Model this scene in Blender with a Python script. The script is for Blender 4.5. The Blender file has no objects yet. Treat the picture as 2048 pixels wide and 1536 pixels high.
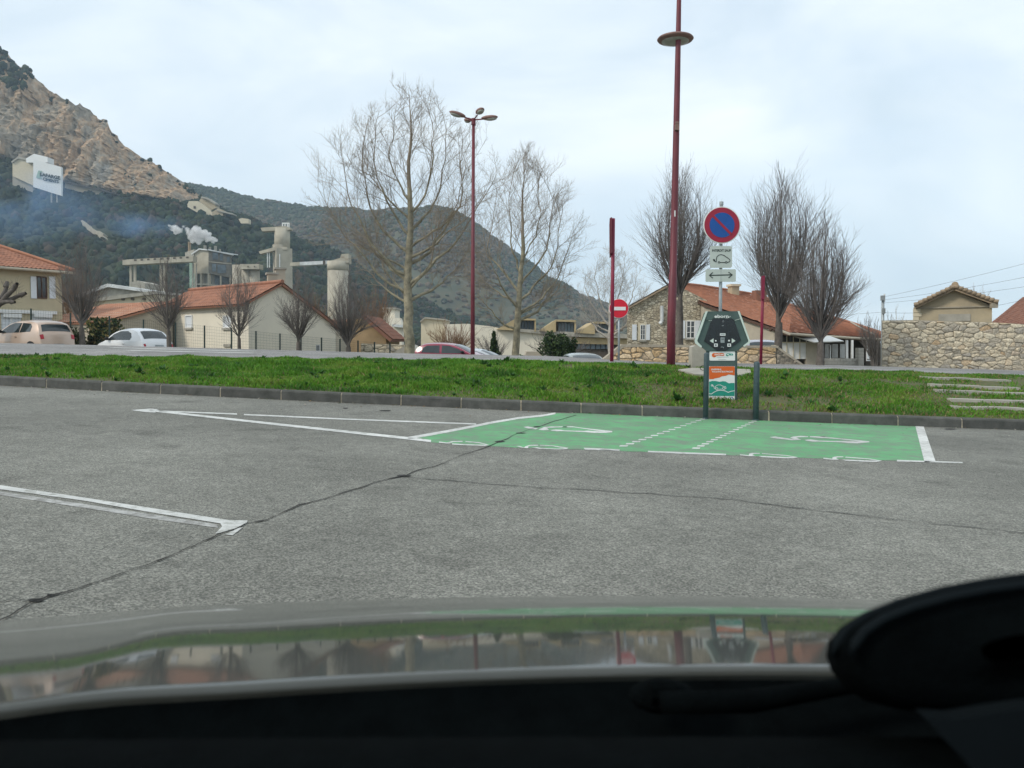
import bpy, bmesh, math, random
import numpy as np
from mathutils import Vector, Matrix, noise
from mathutils.geometry import tessellate_polygon

random.seed(7); rng = np.random.default_rng(7)
sc = bpy.context.scene
COL = sc.collection

# ------------------------------------------------------------------ camera, sky, sun, exposure
FPX, CX, CY = 1600.0, 1024.0, 768.0
PITCH, ROLL, CAMZ = math.atan(85 / 1600), 0.005, 1.13
_F = Vector((0, math.cos(PITCH), -math.sin(PITCH)))
_U0 = Vector((0, math.sin(PITCH), math.cos(PITCH)))
_R0 = Vector((1, 0, 0))
_R = _R0 * math.cos(ROLL) + _U0 * math.sin(ROLL)
_U = _U0 * math.cos(ROLL) - _R0 * math.sin(ROLL)
CAM = Vector((0, 0, CAMZ))
cd = bpy.data.cameras.new('camera')
cam = bpy.data.objects.new('camera', cd); COL.objects.link(cam)
M3 = Matrix((_R, _U, -_F)).transposed()
cam.matrix_world = Matrix.Translation(CAM) @ M3.to_4x4()
cd.sensor_width = 36; cd.lens = 36 * FPX / 2048
cd.clip_start = 0.02; cd.clip_end = 9000
cd.dof.use_dof = True; cd.dof.focus_distance = 22; cd.dof.aperture_fstop = 9
sc.camera = cam

SUN_AZ = Vector((-0.88, -0.47, 0)).normalized(); SUN_EL = math.radians(38)
world = bpy.data.worlds.new('World'); sc.world = world; world.use_nodes = True
nt = world.node_tree; nt.nodes.clear()
def wn(t): return nt.nodes.new(t)
out = wn('ShaderNodeOutputWorld'); mixs = wn('ShaderNodeMixShader')
bg1 = wn('ShaderNodeBackground'); bg2 = wn('ShaderNodeBackground')
sky = wn('ShaderNodeTexSky'); sky.sky_type = 'NISHITA'; sky.sun_disc = False
sky.sun_elevation = SUN_EL; sky.sun_rotation = math.atan2(SUN_AZ.x, SUN_AZ.y)
bg1.inputs[1].default_value = 0.13
tc = wn('ShaderNodeTexCoord'); mp = wn('ShaderNodeMapping'); mp.inputs['Scale'].default_value = (1.0, 1.0, 2.4); mp.inputs['Rotation'].default_value = (0.0, 0.35, 0.3)
nz = wn('ShaderNodeTexNoise'); nz.inputs['Scale'].default_value = 2.6; nz.inputs['Detail'].default_value = 7
nz.inputs['Roughness'].default_value = 0.55; nz.inputs['Distortion'].default_value = 0.5
rp = wn('ShaderNodeValToRGB'); rp.color_ramp.elements[0].position = 0.30; rp.color_ramp.elements[1].position = 0.62
rp.color_ramp.elements[0].color = (0.80, 0.80, 0.80, 1); rp.color_ramp.elements[1].color = (1, 1, 1, 1)
nz2 = wn('ShaderNodeTexNoise'); nz2.inputs['Scale'].default_value = 3.2; nz2.inputs['Detail'].default_value = 8; nz2.inputs['Distortion'].default_value = 0.6
rp2 = wn('ShaderNodeValToRGB'); rp2.color_ramp.elements[0].position = 0.30; rp2.color_ramp.elements[1].position = 0.70
rp2.color_ramp.elements[0].color = (0.50, 0.59, 0.665, 1); rp2.color_ramp.elements[1].color = (0.745, 0.795, 0.82, 1)
L = nt.links.new
L(tc.outputs['Generated'], mp.inputs[0]); L(mp.outputs[0], nz.inputs[0]); L(mp.outputs[0], nz2.inputs[0])
L(nz.outputs[0], rp.inputs[0]); L(nz2.outputs[0], rp2.inputs[0]); L(rp2.outputs[0], bg2.inputs[0]); bg2.inputs[1].default_value = 0.98
L(sky.outputs[0], bg1.inputs[0]); L(rp.outputs[0], mixs.inputs[0]); L(bg1.outputs[0], mixs.inputs[1]); L(bg2.outputs[0], mixs.inputs[2])
L(mixs.outputs[0], out.inputs[0])

sl = bpy.data.lights.new('sun', 'SUN'); sl.energy = 1.5; sl.angle = math.radians(11); sl.color = (1.0, 0.93, 0.82)
so = bpy.data.objects.new('sun', sl); COL.objects.link(so)
sdir = SUN_AZ * math.cos(SUN_EL) + Vector((0, 0, math.sin(SUN_EL)))
so.rotation_euler = sdir.to_track_quat('Z', 'Y').to_euler()
sc.view_settings.view_transform = 'Standard'; sc.view_settings.look = 'None'
sc.view_settings.exposure = 0.6; sc.view_settings.gamma = 1.0; sc.view_settings.use_curve_mapping = False
sc.render.engine = 'CYCLES'
cy = sc.cycles
cy.use_denoising = True
cy.max_bounces = 5; cy.diffuse_bounces = 2; cy.glossy_bounces = 3; cy.transmission_bounces = 3; cy.volume_bounces = 2
cy.transparent_max_bounces = 6; cy.caustics_reflective = False; cy.caustics_refractive = False
cy.sample_clamp_indirect = 4

# ------------------------------------------------------------------ pixel helpers
def ray(x, y):
    return _F + _R * ((x - CX) / FPX) + _U * (-(y - CY) / FPX)
def P(x, y, Y):
    d = ray(x, y); return CAM + d * (Y / d.y)
SLOPE = 0.035
def lot_z(X): return -SLOPE * max(-26, min(26, X))
def G(x, y, up=0.0):
    d = ray(x, y); t = -(CAMZ - up) / (d.z + SLOPE * d.x)
    return CAM + d * t
def ppm(Y): return Y / FPX          # metres per photo pixel at depth Y

# ------------------------------------------------------------------ materials
MATS = {}
def new_mat(name):
    m = bpy.data.materials.new(name); m.use_nodes = True; MATS[name] = m
    return m, m.node_tree, m.node_tree.nodes['Principled BSDF']
def mat(name, col, rough=0.7, metal=0.0, spec=0.35, var=0.0, scale=3.0, bump=0.0, bscale=40.0, var2=None, coat=0.0, detail=5, objrand=0.0):
    """procedural principled with noise variation and bump"""
    m, t, b = new_mat(name)
    b.inputs['Roughness'].default_value = rough; b.inputs['Metallic'].default_value = metal
    b.inputs['Specular IOR Level'].default_value = spec; b.inputs['Coat Weight'].default_value = coat
    c = (*col, 1); b.inputs['Base Color'].default_value = c
    tc = t.nodes.new('ShaderNodeTexCoord')
    if var > 0 or var2:
        n = t.nodes.new('ShaderNodeTexNoise'); n.inputs['Scale'].default_value = scale; n.inputs['Detail'].default_value = detail
        n.inputs['Roughness'].default_value = 0.65
        r = t.nodes.new('ShaderNodeValToRGB'); r.color_ramp.elements[0].position = 0.3; r.color_ramp.elements[1].position = 0.7
        lo = var2 if var2 else tuple(max(0, v * (1 - var)) for v in col)
        hi = col if var2 else tuple(min(1, v * (1 + var)) for v in col)
        r.color_ramp.elements[0].color = (*lo, 1); r.color_ramp.elements[1].color = (*hi, 1)
        t.links.new(tc.outputs['Object'], n.inputs[0]); t.links.new(n.outputs[0], r.inputs[0]); last = r.outputs[0]
        if objrand > 0:
            oi = t.nodes.new('ShaderNodeObjectInfo'); h = t.nodes.new('ShaderNodeHueSaturation')
            mr = t.nodes.new('ShaderNodeMapRange'); mr.inputs[3].default_value = 1 - objrand; mr.inputs[4].default_value = 1 + objrand
            t.links.new(oi.outputs['Random'], mr.inputs[0]); t.links.new(mr.outputs[0], h.inputs['Value']); t.links.new(last, h.inputs['Color']); last = h.outputs[0]
        t.links.new(last, b.inputs['Base Color'])
    if bump > 0:
        n2 = t.nodes.new('ShaderNodeTexNoise'); n2.inputs['Scale'].default_value = bscale; n2.inputs['Detail'].default_value = 4
        bp = t.nodes.new('ShaderNodeBump'); bp.inputs['Strength'].default_value = bump; bp.inputs['Distance'].default_value = 0.02
        t.links.new(tc.outputs['Object'], n2.inputs[0]); t.links.new(n2.outputs[0], bp.inputs['Height']); t.links.new(bp.outputs[0], b.inputs['Normal'])
    return m
def asphalt_mat(name, a, b_, c, speck=110.0, patch=0.5):
    m, t, b = new_mat(name); b.inputs['Roughness'].default_value = 0.9; b.inputs['Specular IOR Level'].default_value = 0.2
    N = t.nodes.new; K = t.links.new
    tc = N('ShaderNodeTexCoord')
    v = N('ShaderNodeTexVoronoi'); v.inputs['Scale'].default_value = speck; v.inputs['Randomness'].default_value = 1
    bw = N('ShaderNodeSeparateColor'); r = N('ShaderNodeValToRGB')
    e = r.color_ramp.elements; e[0].position = 0.0; e[0].color = (*a, 1); e[1].position = 1.0; e[1].color = (*c, 1)
    k = e.new(0.55); k.color = (*b_, 1)
    n = N('ShaderNodeTexNoise'); n.inputs['Scale'].default_value = patch; n.inputs['Detail'].default_value = 7; n.inputs['Roughness'].default_value = 0.6
    mr = N('ShaderNodeMapRange'); mr.inputs[1].default_value = 0.3; mr.inputs[2].default_value = 0.7; mr.inputs[3].default_value = 0.74; mr.inputs[4].default_value = 1.14
    n3 = N('ShaderNodeTexNoise'); n3.inputs['Scale'].default_value = 7; n3.inputs['Detail'].default_value = 8; n3.inputs['Roughness'].default_value = 0.75
    mr3 = N('ShaderNodeMapRange'); mr3.inputs[1].default_value = 0.3; mr3.inputs[2].default_value = 0.7; mr3.inputs[3].default_value = 0.8; mr3.inputs[4].default_value = 1.2
    mu = N('ShaderNodeMath'); mu.operation = 'MULTIPLY'
    h = N('ShaderNodeHueSaturation')
    K(tc.outputs['Object'], v.inputs['Vector']); K(v.outputs['Color'], bw.inputs[0]); K(bw.outputs[0], r.inputs[0])
    K(tc.outputs['Object'], n.inputs[0]); K(n.outputs[0], mr.inputs[0]); K(tc.outputs['Object'], n3.inputs[0]); K(n3.outputs[0], mr3.inputs[0])
    n5 = N('ShaderNodeTexNoise'); n5.inputs['Scale'].default_value = 0.16; n5.inputs['Detail'].default_value = 3; K(tc.outputs['Object'], n5.inputs[0])
    mr5 = N('ShaderNodeMapRange'); mr5.inputs[1].default_value = 0.35; mr5.inputs[2].default_value = 0.65; mr5.inputs[3].default_value = 0.88; mr5.inputs[4].default_value = 1.12; K(n5.outputs[0], mr5.inputs[0])
    n6 = N('ShaderNodeTexNoise'); n6.inputs['Scale'].default_value = 1.7; n6.inputs['Detail'].default_value = 4; K(tc.outputs['Object'], n6.inputs[0])
    mr6 = N('ShaderNodeMapRange'); mr6.inputs[1].default_value = 0.58; mr6.inputs[2].default_value = 0.74; mr6.inputs[3].default_value = 1.0; mr6.inputs[4].default_value = 0.70; K(n6.outputs[0], mr6.inputs[0])
    mu5 = N('ShaderNodeMath'); mu5.operation = 'MULTIPLY'; mu6 = N('ShaderNodeMath'); mu6.operation = 'MULTIPLY'; K(mr.outputs[0], mu5.inputs[0]); K(mr5.outputs[0], mu5.inputs[1]); K(mu5.outputs[0], mu6.inputs[0]); K(mr6.outputs[0], mu6.inputs[1])
    K(mu6.outputs[0], mu.inputs[0]); K(mr3.outputs[0], mu.inputs[1])
    K(r.outputs[0], h.inputs['Color']); K(mu.outputs[0], h.inputs['Value']); K(h.outputs[0], b.inputs['Base Color'])
    bp = N('ShaderNodeBump'); bp.inputs['Strength'].default_value = 0.5; bp.inputs['Distance'].default_value = 0.006
    K(v.outputs['Distance'], bp.inputs['Height']); K(bp.outputs[0], b.inputs['Normal'])
    return m
def paint_mat(name, col, under, wear=0.35, scale=5.0):
    """road paint, scuffed through to the asphalt along noise"""
    m, t, b = new_mat(name); b.inputs['Roughness'].default_value = 0.75; b.inputs['Specular IOR Level'].default_value = 0.25
    N = t.nodes.new; K = t.links.new
    tc = N('ShaderNodeTexCoord'); n = N('ShaderNodeTexNoise'); n.inputs['Scale'].default_value = scale; n.inputs['Detail'].default_value = 9; n.inputs['Roughness'].default_value = 0.75
    r = N('ShaderNodeValToRGB'); r.color_ramp.elements[0].position = wear - 0.06; r.color_ramp.elements[1].position = wear + 0.12
    n2 = N('ShaderNodeTexNoise'); n2.inputs['Scale'].default_value = 1.1; n2.inputs['Detail'].default_value = 6
    r2 = N('ShaderNodeMapRange'); r2.inputs[1].default_value = 0.3; r2.inputs[2].default_value = 0.7; r2.inputs[3].default_value = 0.76; r2.inputs[4].default_value = 1.14
    v = N('ShaderNodeTexVoronoi'); v.inputs['Scale'].default_value = 100
    h = N('ShaderNodeHueSaturation'); h.inputs['Color'].default_value = (*col, 1)
    mx = N('ShaderNodeMix'); mx.data_type = 'RGBA'; mx.inputs[6].default_value = (*under, 1)
    K(tc.outputs['Object'], n.inputs[0]); K(n.outputs[0], r.inputs[0]); K(tc.outputs['Object'], n2.inputs[0]); K(n2.outputs[0], r2.inputs[0]); K(r2.outputs[0], h.inputs['Value'])
    K(r.outputs[0], mx.inputs[0]); K(h.outputs[0], mx.inputs[7]); K(mx.outputs[2], b.inputs['Base Color'])
    bp = N('ShaderNodeBump'); bp.inputs['Strength'].default_value = 0.35; bp.inputs['Distance'].default_value = 0.004
    K(tc.outputs['Object'], v.inputs['Vector']); K(v.outputs['Distance'], bp.inputs['Height']); K(bp.outputs[0], b.inputs['Normal'])
    return m
def attr_mat(name, rough=0.8, trans=0.0, spec=0.2, nscale=0):
    m, t, b = new_mat(name); b.inputs['Roughness'].default_value = rough; b.inputs['Specular IOR Level'].default_value = spec
    a = t.nodes.new('ShaderNodeAttribute'); a.attribute_name = 'Col'
    t.links.new(a.outputs['Color'], b.inputs['Base Color'])
    if trans:
        tr = t.nodes.new('ShaderNodeBsdfTranslucent'); mx = t.nodes.new('ShaderNodeMixShader'); mx.inputs[0].default_value = trans
        t.links.new(a.outputs['Color'], tr.inputs[0]); t.links.new(b.outputs[0], mx.inputs[1]); t.links.new(tr.outputs[0], mx.inputs[2])
        t.links.new(mx.outputs[0], t.nodes['Material Output'].inputs[0])
    return m
def ramp_mat(name, stops, kind='objrand', rough=0.85, scale=4, nvar=0.3, bump=0.4, bscale=18, stretch=(1, 1, 1)):
    """colour picked along a ramp by object random (stones) or by stretched noise (cliff)"""
    m, t, b = new_mat(name); b.inputs['Roughness'].default_value = rough; b.inputs['Specular IOR Level'].default_value = 0.15
    N = t.nodes.new; K = t.links.new
    tc = N('ShaderNodeTexCoord'); mpn = N('ShaderNodeMapping'); mpn.inputs['Scale'].default_value = stretch; K(tc.outputs['Object'], mpn.inputs[0])
    n = N('ShaderNodeTexNoise'); n.inputs['Scale'].default_value = scale; n.inputs['Detail'].default_value = 8; n.inputs['Roughness'].default_value = 0.68
    K(mpn.outputs[0], n.inputs[0])
    r = N('ShaderNodeValToRGB')
    while len(r.color_ramp.elements) < len(stops): r.color_ramp.elements.new(0.5)
    for e, (p, c) in zip(r.color_ramp.elements, stops): e.position = p; e.color = (*c, 1)
    if kind == 'objrand':
        oi = N('ShaderNodeObjectInfo'); K(oi.outputs['Random'], r.inputs[0])
    else:
        mr0 = N('ShaderNodeMapRange'); mr0.inputs[1].default_value = 0.25; mr0.inputs[2].default_value = 0.75; K(n.outputs[0], mr0.inputs[0]); K(mr0.outputs[0], r.inputs[0])
    n2 = N('ShaderNodeTexNoise'); n2.inputs['Scale'].default_value = bscale; n2.inputs['Detail'].default_value = 6; K(mpn.outputs[0], n2.inputs[0])
    mr = N('ShaderNodeMapRange'); mr.inputs[1].default_value = 0.3; mr.inputs[2].default_value = 0.7; mr.inputs[3].default_value = 1 - nvar; mr.inputs[4].default_value = 1 + nvar
    h = N('ShaderNodeHueSaturation'); K(n2.outputs[0], mr.inputs[0]); K(mr.outputs[0], h.inputs['Value']); K(r.outputs[0], h.inputs['Color']); K(h.outputs[0], b.inputs['Base Color'])
    bp = N('ShaderNodeBump'); bp.inputs['Strength'].default_value = bump; bp.inputs['Distance'].default_value = 0.03 if kind == 'objrand' else 2.0
    K(n2.outputs[0], bp.inputs['Height']); K(bp.outputs[0], b.inputs['Normal'])
    return m
def rubble_mat(name):
    m, t, b = new_mat(name); b.inputs['Roughness'].default_value = 0.9; b.inputs['Specular IOR Level'].default_value = 0.15
    N = t.nodes.new; K = t.links.new
    tc = N('ShaderNodeTexCoord'); mpn = N('ShaderNodeMapping'); mpn.inputs['Scale'].default_value = (5.2, 5.2, 8.5); K(tc.outputs['Object'], mpn.inputs[0])
    v = N('ShaderNodeTexVoronoi'); v.inputs['Scale'].default_value = 1.0; K(mpn.outputs[0], v.inputs['Vector'])
    v2 = N('ShaderNodeTexVoronoi'); v2.feature = 'DISTANCE_TO_EDGE'; v2.inputs['Scale'].default_value = 1.0; K(mpn.outputs[0], v2.inputs['Vector'])
    s = N('ShaderNodeSeparateColor'); K(v.outputs['Color'], s.inputs[0])
    r = N('ShaderNodeValToRGB'); e = r.color_ramp.elements; e[0].color = (0.30, 0.26, 0.20, 1); e[1].color = (0.66, 0.59, 0.46, 1); k = e.new(0.5); k.color = (0.50, 0.43, 0.31, 1); K(s.outputs[0], r.inputs[0])
    mr = N('ShaderNodeMapRange'); mr.inputs[1].default_value = 0.0; mr.inputs[2].default_value = 0.09; K(v2.outputs['Distance'], mr.inputs[0])
    mx = N('ShaderNodeMix'); mx.data_type = 'RGBA'; mx.inputs[6].default_value = (0.27, 0.23, 0.17, 1); K(mr.outputs[0], mx.inputs[0]); K(r.outputs[0], mx.inputs[7]); K(mx.outputs[2], b.inputs['Base Color'])
    bp = N('ShaderNodeBump'); bp.inputs['Strength'].default_value = 0.8; bp.inputs['Distance'].default_value = 0.06; K(mr.outputs[0], bp.inputs['Height']); K(bp.outputs[0], b.inputs['Normal'])
    return m

M = {}
M['asphalt'] = asphalt_mat('lot_asphalt', (0.105, 0.107, 0.095), (0.196, 0.196, 0.173), (0.335, 0.328, 0.288), speck=125)
M['road'] = asphalt_mat('road_asphalt', (0.16, 0.155, 0.15), (0.25, 0.245, 0.235), (0.36, 0.35, 0.34), speck=60)
M['green'] = paint_mat('green_paint', (0.125, 0.37, 0.165), (0.165, 0.235, 0.165), wear=0.46)
M['white'] = paint_mat('white_road_paint', (0.60, 0.605, 0.58), (0.25, 0.25, 0.22), wear=0.38, scale=11)
M['ghost'] = paint_mat('worn_white_paint', (0.46, 0.46, 0.44), (0.22, 0.215, 0.20), wear=0.47, scale=14)
M['crack'] = mat('crack_recess_shade', (0.028, 0.028, 0.026), 0.95, var=0.5, scale=9)  # flat dark strips; the recess shade of the cracks is put into the colour
M['kerb'] = mat('kerb_concrete', (0.115, 0.115, 0.105), 0.9, var2=(0.055, 0.058, 0.052), scale=5, bump=0.4, bscale=60, objrand=0.14)
M['mortar'] = mat('kerb_mortar', (0.42, 0.36, 0.27), 0.95, var=0.3, scale=20)
M['soil'] = mat('verge_soil', (0.13, 0.105, 0.055), 0.95, var2=(0.05, 0.085, 0.022), scale=9, bump=0.6, bscale=20)
M['grass'] = attr_mat('grass_blades', 0.6, trans=0.3, spec=0.25)
M['dirt'] = mat('town_ground', (0.20, 0.185, 0.15), 0.95, var2=(0.13, 0.14, 0.085), scale=0.4)
M['concrete'] = mat('concrete', (0.42, 0.395, 0.34), 0.9, var2=(0.28, 0.265, 0.225), scale=2.2, bump=0.2, bscale=25)
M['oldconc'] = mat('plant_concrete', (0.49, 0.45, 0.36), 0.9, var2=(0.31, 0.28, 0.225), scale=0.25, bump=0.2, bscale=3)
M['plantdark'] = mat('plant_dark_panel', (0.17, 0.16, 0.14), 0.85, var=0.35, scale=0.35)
M['plantwin'] = mat('plant_glazing', (0.10, 0.13, 0.15), 0.3, var=0.5, scale=0.5, spec=0.5)
M['teal'] = mat('plant_green_sheet', (0.28, 0.40, 0.34), 0.7, var=0.2, scale=0.4)
M['zinc'] = mat('zinc_sheet', (0.58, 0.59, 0.58), 0.4, metal=0.4, var=0.25, scale=0.6)
M['cream'] = mat('cream_render', (0.62, 0.55, 0.41), 0.9, var2=(0.53, 0.47, 0.35), scale=0.9, bump=0.1)
M['whitewall'] = mat('white_render', (0.74, 0.68, 0.56), 0.9, var2=(0.66, 0.61, 0.51), scale=0.8, bump=0.1)
M['beige'] = mat('beige_render', (0.54, 0.47, 0.32), 0.92, var2=(0.45, 0.39, 0.27), scale=1.2, bump=0.15)
M['stucco'] = mat('old_stucco', (0.47, 0.39, 0.26), 0.93, var2=(0.34, 0.29, 0.21), scale=1.5, bump=0.3)
M['greycream'] = mat('stained_render', (0.50, 0.44, 0.34), 0.93, var2=(0.36, 0.32, 0.26), scale=1.0, bump=0.2)
M['tan'] = mat('tan_cladding', (0.42, 0.33, 0.19), 0.85, var=0.2, scale=0.8)
M['brownwall'] = mat('ochre_wall', (0.36, 0.255, 0.145), 0.9, var=0.2, scale=1.0)
M['tile'] = mat('terracotta_tile', (0.40, 0.185, 0.115), 0.85, var2=(0.23, 0.115, 0.08), scale=2.6, detail=8, bump=0.3, bscale=12)
M['tile_light'] = mat('new_terracotta', (0.45, 0.215, 0.13), 0.85, var2=(0.33, 0.155, 0.10), scale=2.0, detail=8)
M['tile_old'] = mat('weathered_tile', (0.40, 0.30, 0.20), 0.9, var2=(0.20, 0.16, 0.12), scale=3.0, detail=8, bump=0.3, bscale=12)
M['tile_brown'] = mat('brown_tile', (0.27, 0.13, 0.085), 0.9, var2=(0.19, 0.09, 0.065), scale=2.5, detail=8)
M['rubble'] = rubble_mat('rubble_stonework')
M['stone'] = ramp_mat('wall_stone', [(0.0, (0.33, 0.30, 0.255)), (0.25, (0.44, 0.39, 0.305)), (0.6, (0.55, 0.47, 0.345)), (0.87, (0.62, 0.55, 0.42)), (0.96, (0.48, 0.35, 0.22)), (1.0, (0.38, 0.355, 0.31))])
M['stone_warm'] = ramp_mat('warm_wall_stone', [(0.0, (0.48, 0.34, 0.19)), (0.4, (0.60, 0.44, 0.26)), (0.7, (0.64, 0.50, 0.33)), (1.0, (0.40, 0.31, 0.22))])
M['stone_dark'] = ramp_mat('dark_wall_stone', [(0.0, (0.13, 0.12, 0.10)), (0.6, (0.25, 0.22, 0.18)), (1.0, (0.38, 0.33, 0.26))])
M['joint'] = mat('stone_mortar', (0.41, 0.365, 0.285), 0.95, var2=(0.29, 0.255, 0.20), scale=3, bump=0.5, bscale=30)
M['shutter'] = mat('pale_shutter', (0.66, 0.69, 0.72), 0.6, var=0.08, scale=4)
M['whitepaint'] = mat('white_joinery', (0.76, 0.76, 0.74), 0.6, var=0.06, scale=5)
M['glass'] = mat('window_glass', (0.05, 0.06, 0.065), 0.08, spec=0.6, var=0.4, scale=2)
M['darkwood'] = mat('dark_wood', (0.09, 0.05, 0.035), 0.7, var=0.3, scale=6)
M['shade'] = mat('dark_wall_and_shade', (0.09, 0.075, 0.06), 0.9, var=0.3, scale=1.5)
M['redpole'] = mat('burgundy_paint', (0.165, 0.030, 0.042), 0.5, var2=(0.115, 0.022, 0.032), scale=3, spec=0.4, bump=0.05)
M['redpole_b'] = mat('brighter_burgundy_paint', (0.20, 0.014, 0.042), 0.45, var=0.2, scale=3)
M['lamp'] = mat('faded_lamp_shell', (0.22, 0.13, 0.11), 0.55, var=0.3, scale=8)
M['lens'] = mat('lamp_lens', (0.36, 0.37, 0.33), 0.3, var=0.2, scale=8)
M['galv'] = mat('galvanised_steel', (0.33, 0.36, 0.37), 0.5, metal=0.5, var=0.15, scale=6)
M['bollard'] = mat('slate_grey_paint', (0.050, 0.078, 0.088), 0.5, var=0.25, scale=14, bump=0.05)
M['charger'] = mat('dark_green_grey_paint', (0.068, 0.105, 0.098), 0.42, var=0.15, scale=9)
M['trim'] = mat('pale_green_plastic', (0.58, 0.65, 0.60), 0.5, var=0.08, scale=8)
M['black'] = mat('black_glass_panel', (0.008, 0.014, 0.018), 0.16, spec=0.5, var=0.3, scale=5)
M['signwhite'] = mat('sign_grey_white', (0.46, 0.50, 0.47), 0.5, var=0.05, scale=5)
M['signpure'] = mat('sign_white', (0.72, 0.73, 0.72), 0.5, var=0.05, scale=5)
M['signred'] = mat('sign_red', (0.30, 0.018, 0.045), 0.5, var=0.08, scale=6)
M['noentry'] = mat('no_entry_red', (0.58, 0.014, 0.035), 0.5, var=0.08, scale=6)
M['signblue'] = mat('sign_blue', (0.010, 0.075, 0.30), 0.5, var=0.08, scale=6)
M['ink'] = mat('sign_black', (0.020, 0.030, 0.028), 0.6, var=0.1, scale=5)
M['orange'] = mat('poster_orange', (0.66, 0.125, 0.022), 0.5, var=0.05, scale=6)
M['postgreen'] = mat('poster_green', (0.02, 0.27, 0.20), 0.5, var=0.05, scale=6)
M['postwhite'] = mat('poster_white', (0.74, 0.75, 0.74), 0.5, var=0.03, scale=6)
M['bark_plane'] = mat('plane_bark', (0.37, 0.33, 0.23), 0.9, var2=(0.12, 0.11, 0.08), scale=4, bump=0.5, bscale=14)
M['twig_plane'] = mat('plane_twigs', (0.25, 0.21, 0.16), 0.9, var=0.35, scale=2)
M['bark_dark'] = mat('dark_bark', (0.115, 0.10, 0.088), 0.95, var=0.4, scale=6, bump=0.5, bscale=20)
M['twig_dark'] = mat('dark_twigs', (0.150, 0.134, 0.124), 0.95, var=0.35, scale=2)
M['twig_brown'] = mat('brown_twigs', (0.20, 0.115, 0.065), 0.95, var=0.35, scale=2)
M['twig_pale'] = mat('pale_twigs', (0.38, 0.35, 0.31), 0.9, var=0.3, scale=2)
M['leaf'] = attr_mat('leafy_clumps', 0.75, trans=0.15)
M['fencepost'] = mat('green_fence_steel', (0.022, 0.042, 0.038), 0.6, var=0.2, scale=10)
M['wire'] = mat('wire', (0.06, 0.06, 0.065), 0.7)
M['tyre'] = mat('tyre_rubber', (0.015, 0.015, 0.015), 0.85, var=0.2, scale=20)
M['rim'] = mat('wheel_rim', (0.35, 0.35, 0.36), 0.4, metal=0.7, var=0.1, scale=10)
M['carglass'] = mat('car_glass', (0.025, 0.035, 0.038), 0.04, spec=0.7, var=0.3, scale=2)
M['redlens'] = mat('tail_lamp', (0.42, 0.015, 0.03), 0.2, spec=0.6, var=0.1, scale=9)
M['plasticblk'] = mat('black_plastic', (0.012, 0.013, 0.014), 0.6, spec=0.25, var=0.2, scale=30, bump=0.1, bscale=200)
M['dash'] = mat('dashboard_plastic', (0.0018, 0.0027, 0.0030), 0.95, spec=0.02, var=0.3, scale=40, bump=0.15, bscale=300)
M['dashgrey'] = mat('instrument_grey', (0.006, 0.0085, 0.010), 0.85, spec=0.03, var=0.2, scale=6)
def car_paint(name, col, rough=0.22, spec=0.5, metal=0.0, coat=0.6):
    return mat(name, col, rough, metal=metal, spec=spec, coat=coat, var=0.04, scale=2)

# ------------------------------------------------------------------ object helpers
def link(o, parent=None):
    COL.objects.link(o)
    if parent is not None:
        o.parent = parent; o.matrix_parent_inverse = Matrix.Translation(-parent_world(parent))
    return o
def parent_world(p):
    return Vector(p.get('_b', (0, 0, 0)))
def tag(o, label=None, cat=None, group=None, kind=None):
    if label: o['label'] = label
    if cat: o['category'] = cat
    if group: o['group'] = group
    if kind: o['kind'] = kind
    return o
def thing(name, label, cat, base, group=None):
    o = bpy.data.objects.new(name, None); COL.objects.link(o); o.location = base; o.empty_display_size = 0.2
    o['_b'] = tuple(base)
    return tag(o, label, cat, group)
def mesh_obj(name, verts, faces, m, parent=None, smooth=False):
    me = bpy.data.meshes.new(name); me.from_pydata([tuple(v) for v in verts], [], faces); me.update()
    if smooth:
        me.polygons.foreach_set('use_smooth', [True] * len(me.polygons))
    o = bpy.data.objects.new(name, me)
    if m is not None: me.materials.append(M[m] if isinstance(m, str) else m)
    return link(o, parent)
def np_mesh(name, V, Fq, m, parent=None, colors=None, smooth=False):
    """V (n,3) float, Fq (k,3|4) int"""
    me = bpy.data.meshes.new(name); n, k = len(V), len(Fq); w = Fq.shape[1]
    me.vertices.add(n); me.vertices.foreach_set('co', np.ascontiguousarray(V, dtype=np.float32).ravel())
    me.loops.add(k * w); me.loops.foreach_set('vertex_index', np.ascontiguousarray(Fq, dtype=np.int32).ravel())
    me.polygons.add(k); me.polygons.foreach_set('loop_start', np.arange(0, k * w, w, dtype=np.int32))
    if colors is not None:
        a = me.color_attributes.new('Col', 'FLOAT_COLOR', 'POINT')
        c4 = np.ones((n, 4), dtype=np.float32); c4[:, :3] = colors; a.data.foreach_set('color', c4.ravel())
    me.update(calc_edges=True); me.validate()
    if smooth: me.polygons.foreach_set('use_smooth', np.ones(k, dtype=bool))
    me.materials.append(M[m] if isinstance(m, str) else m)
    o = bpy.data.objects.new(name, me); return link(o, parent)
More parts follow.
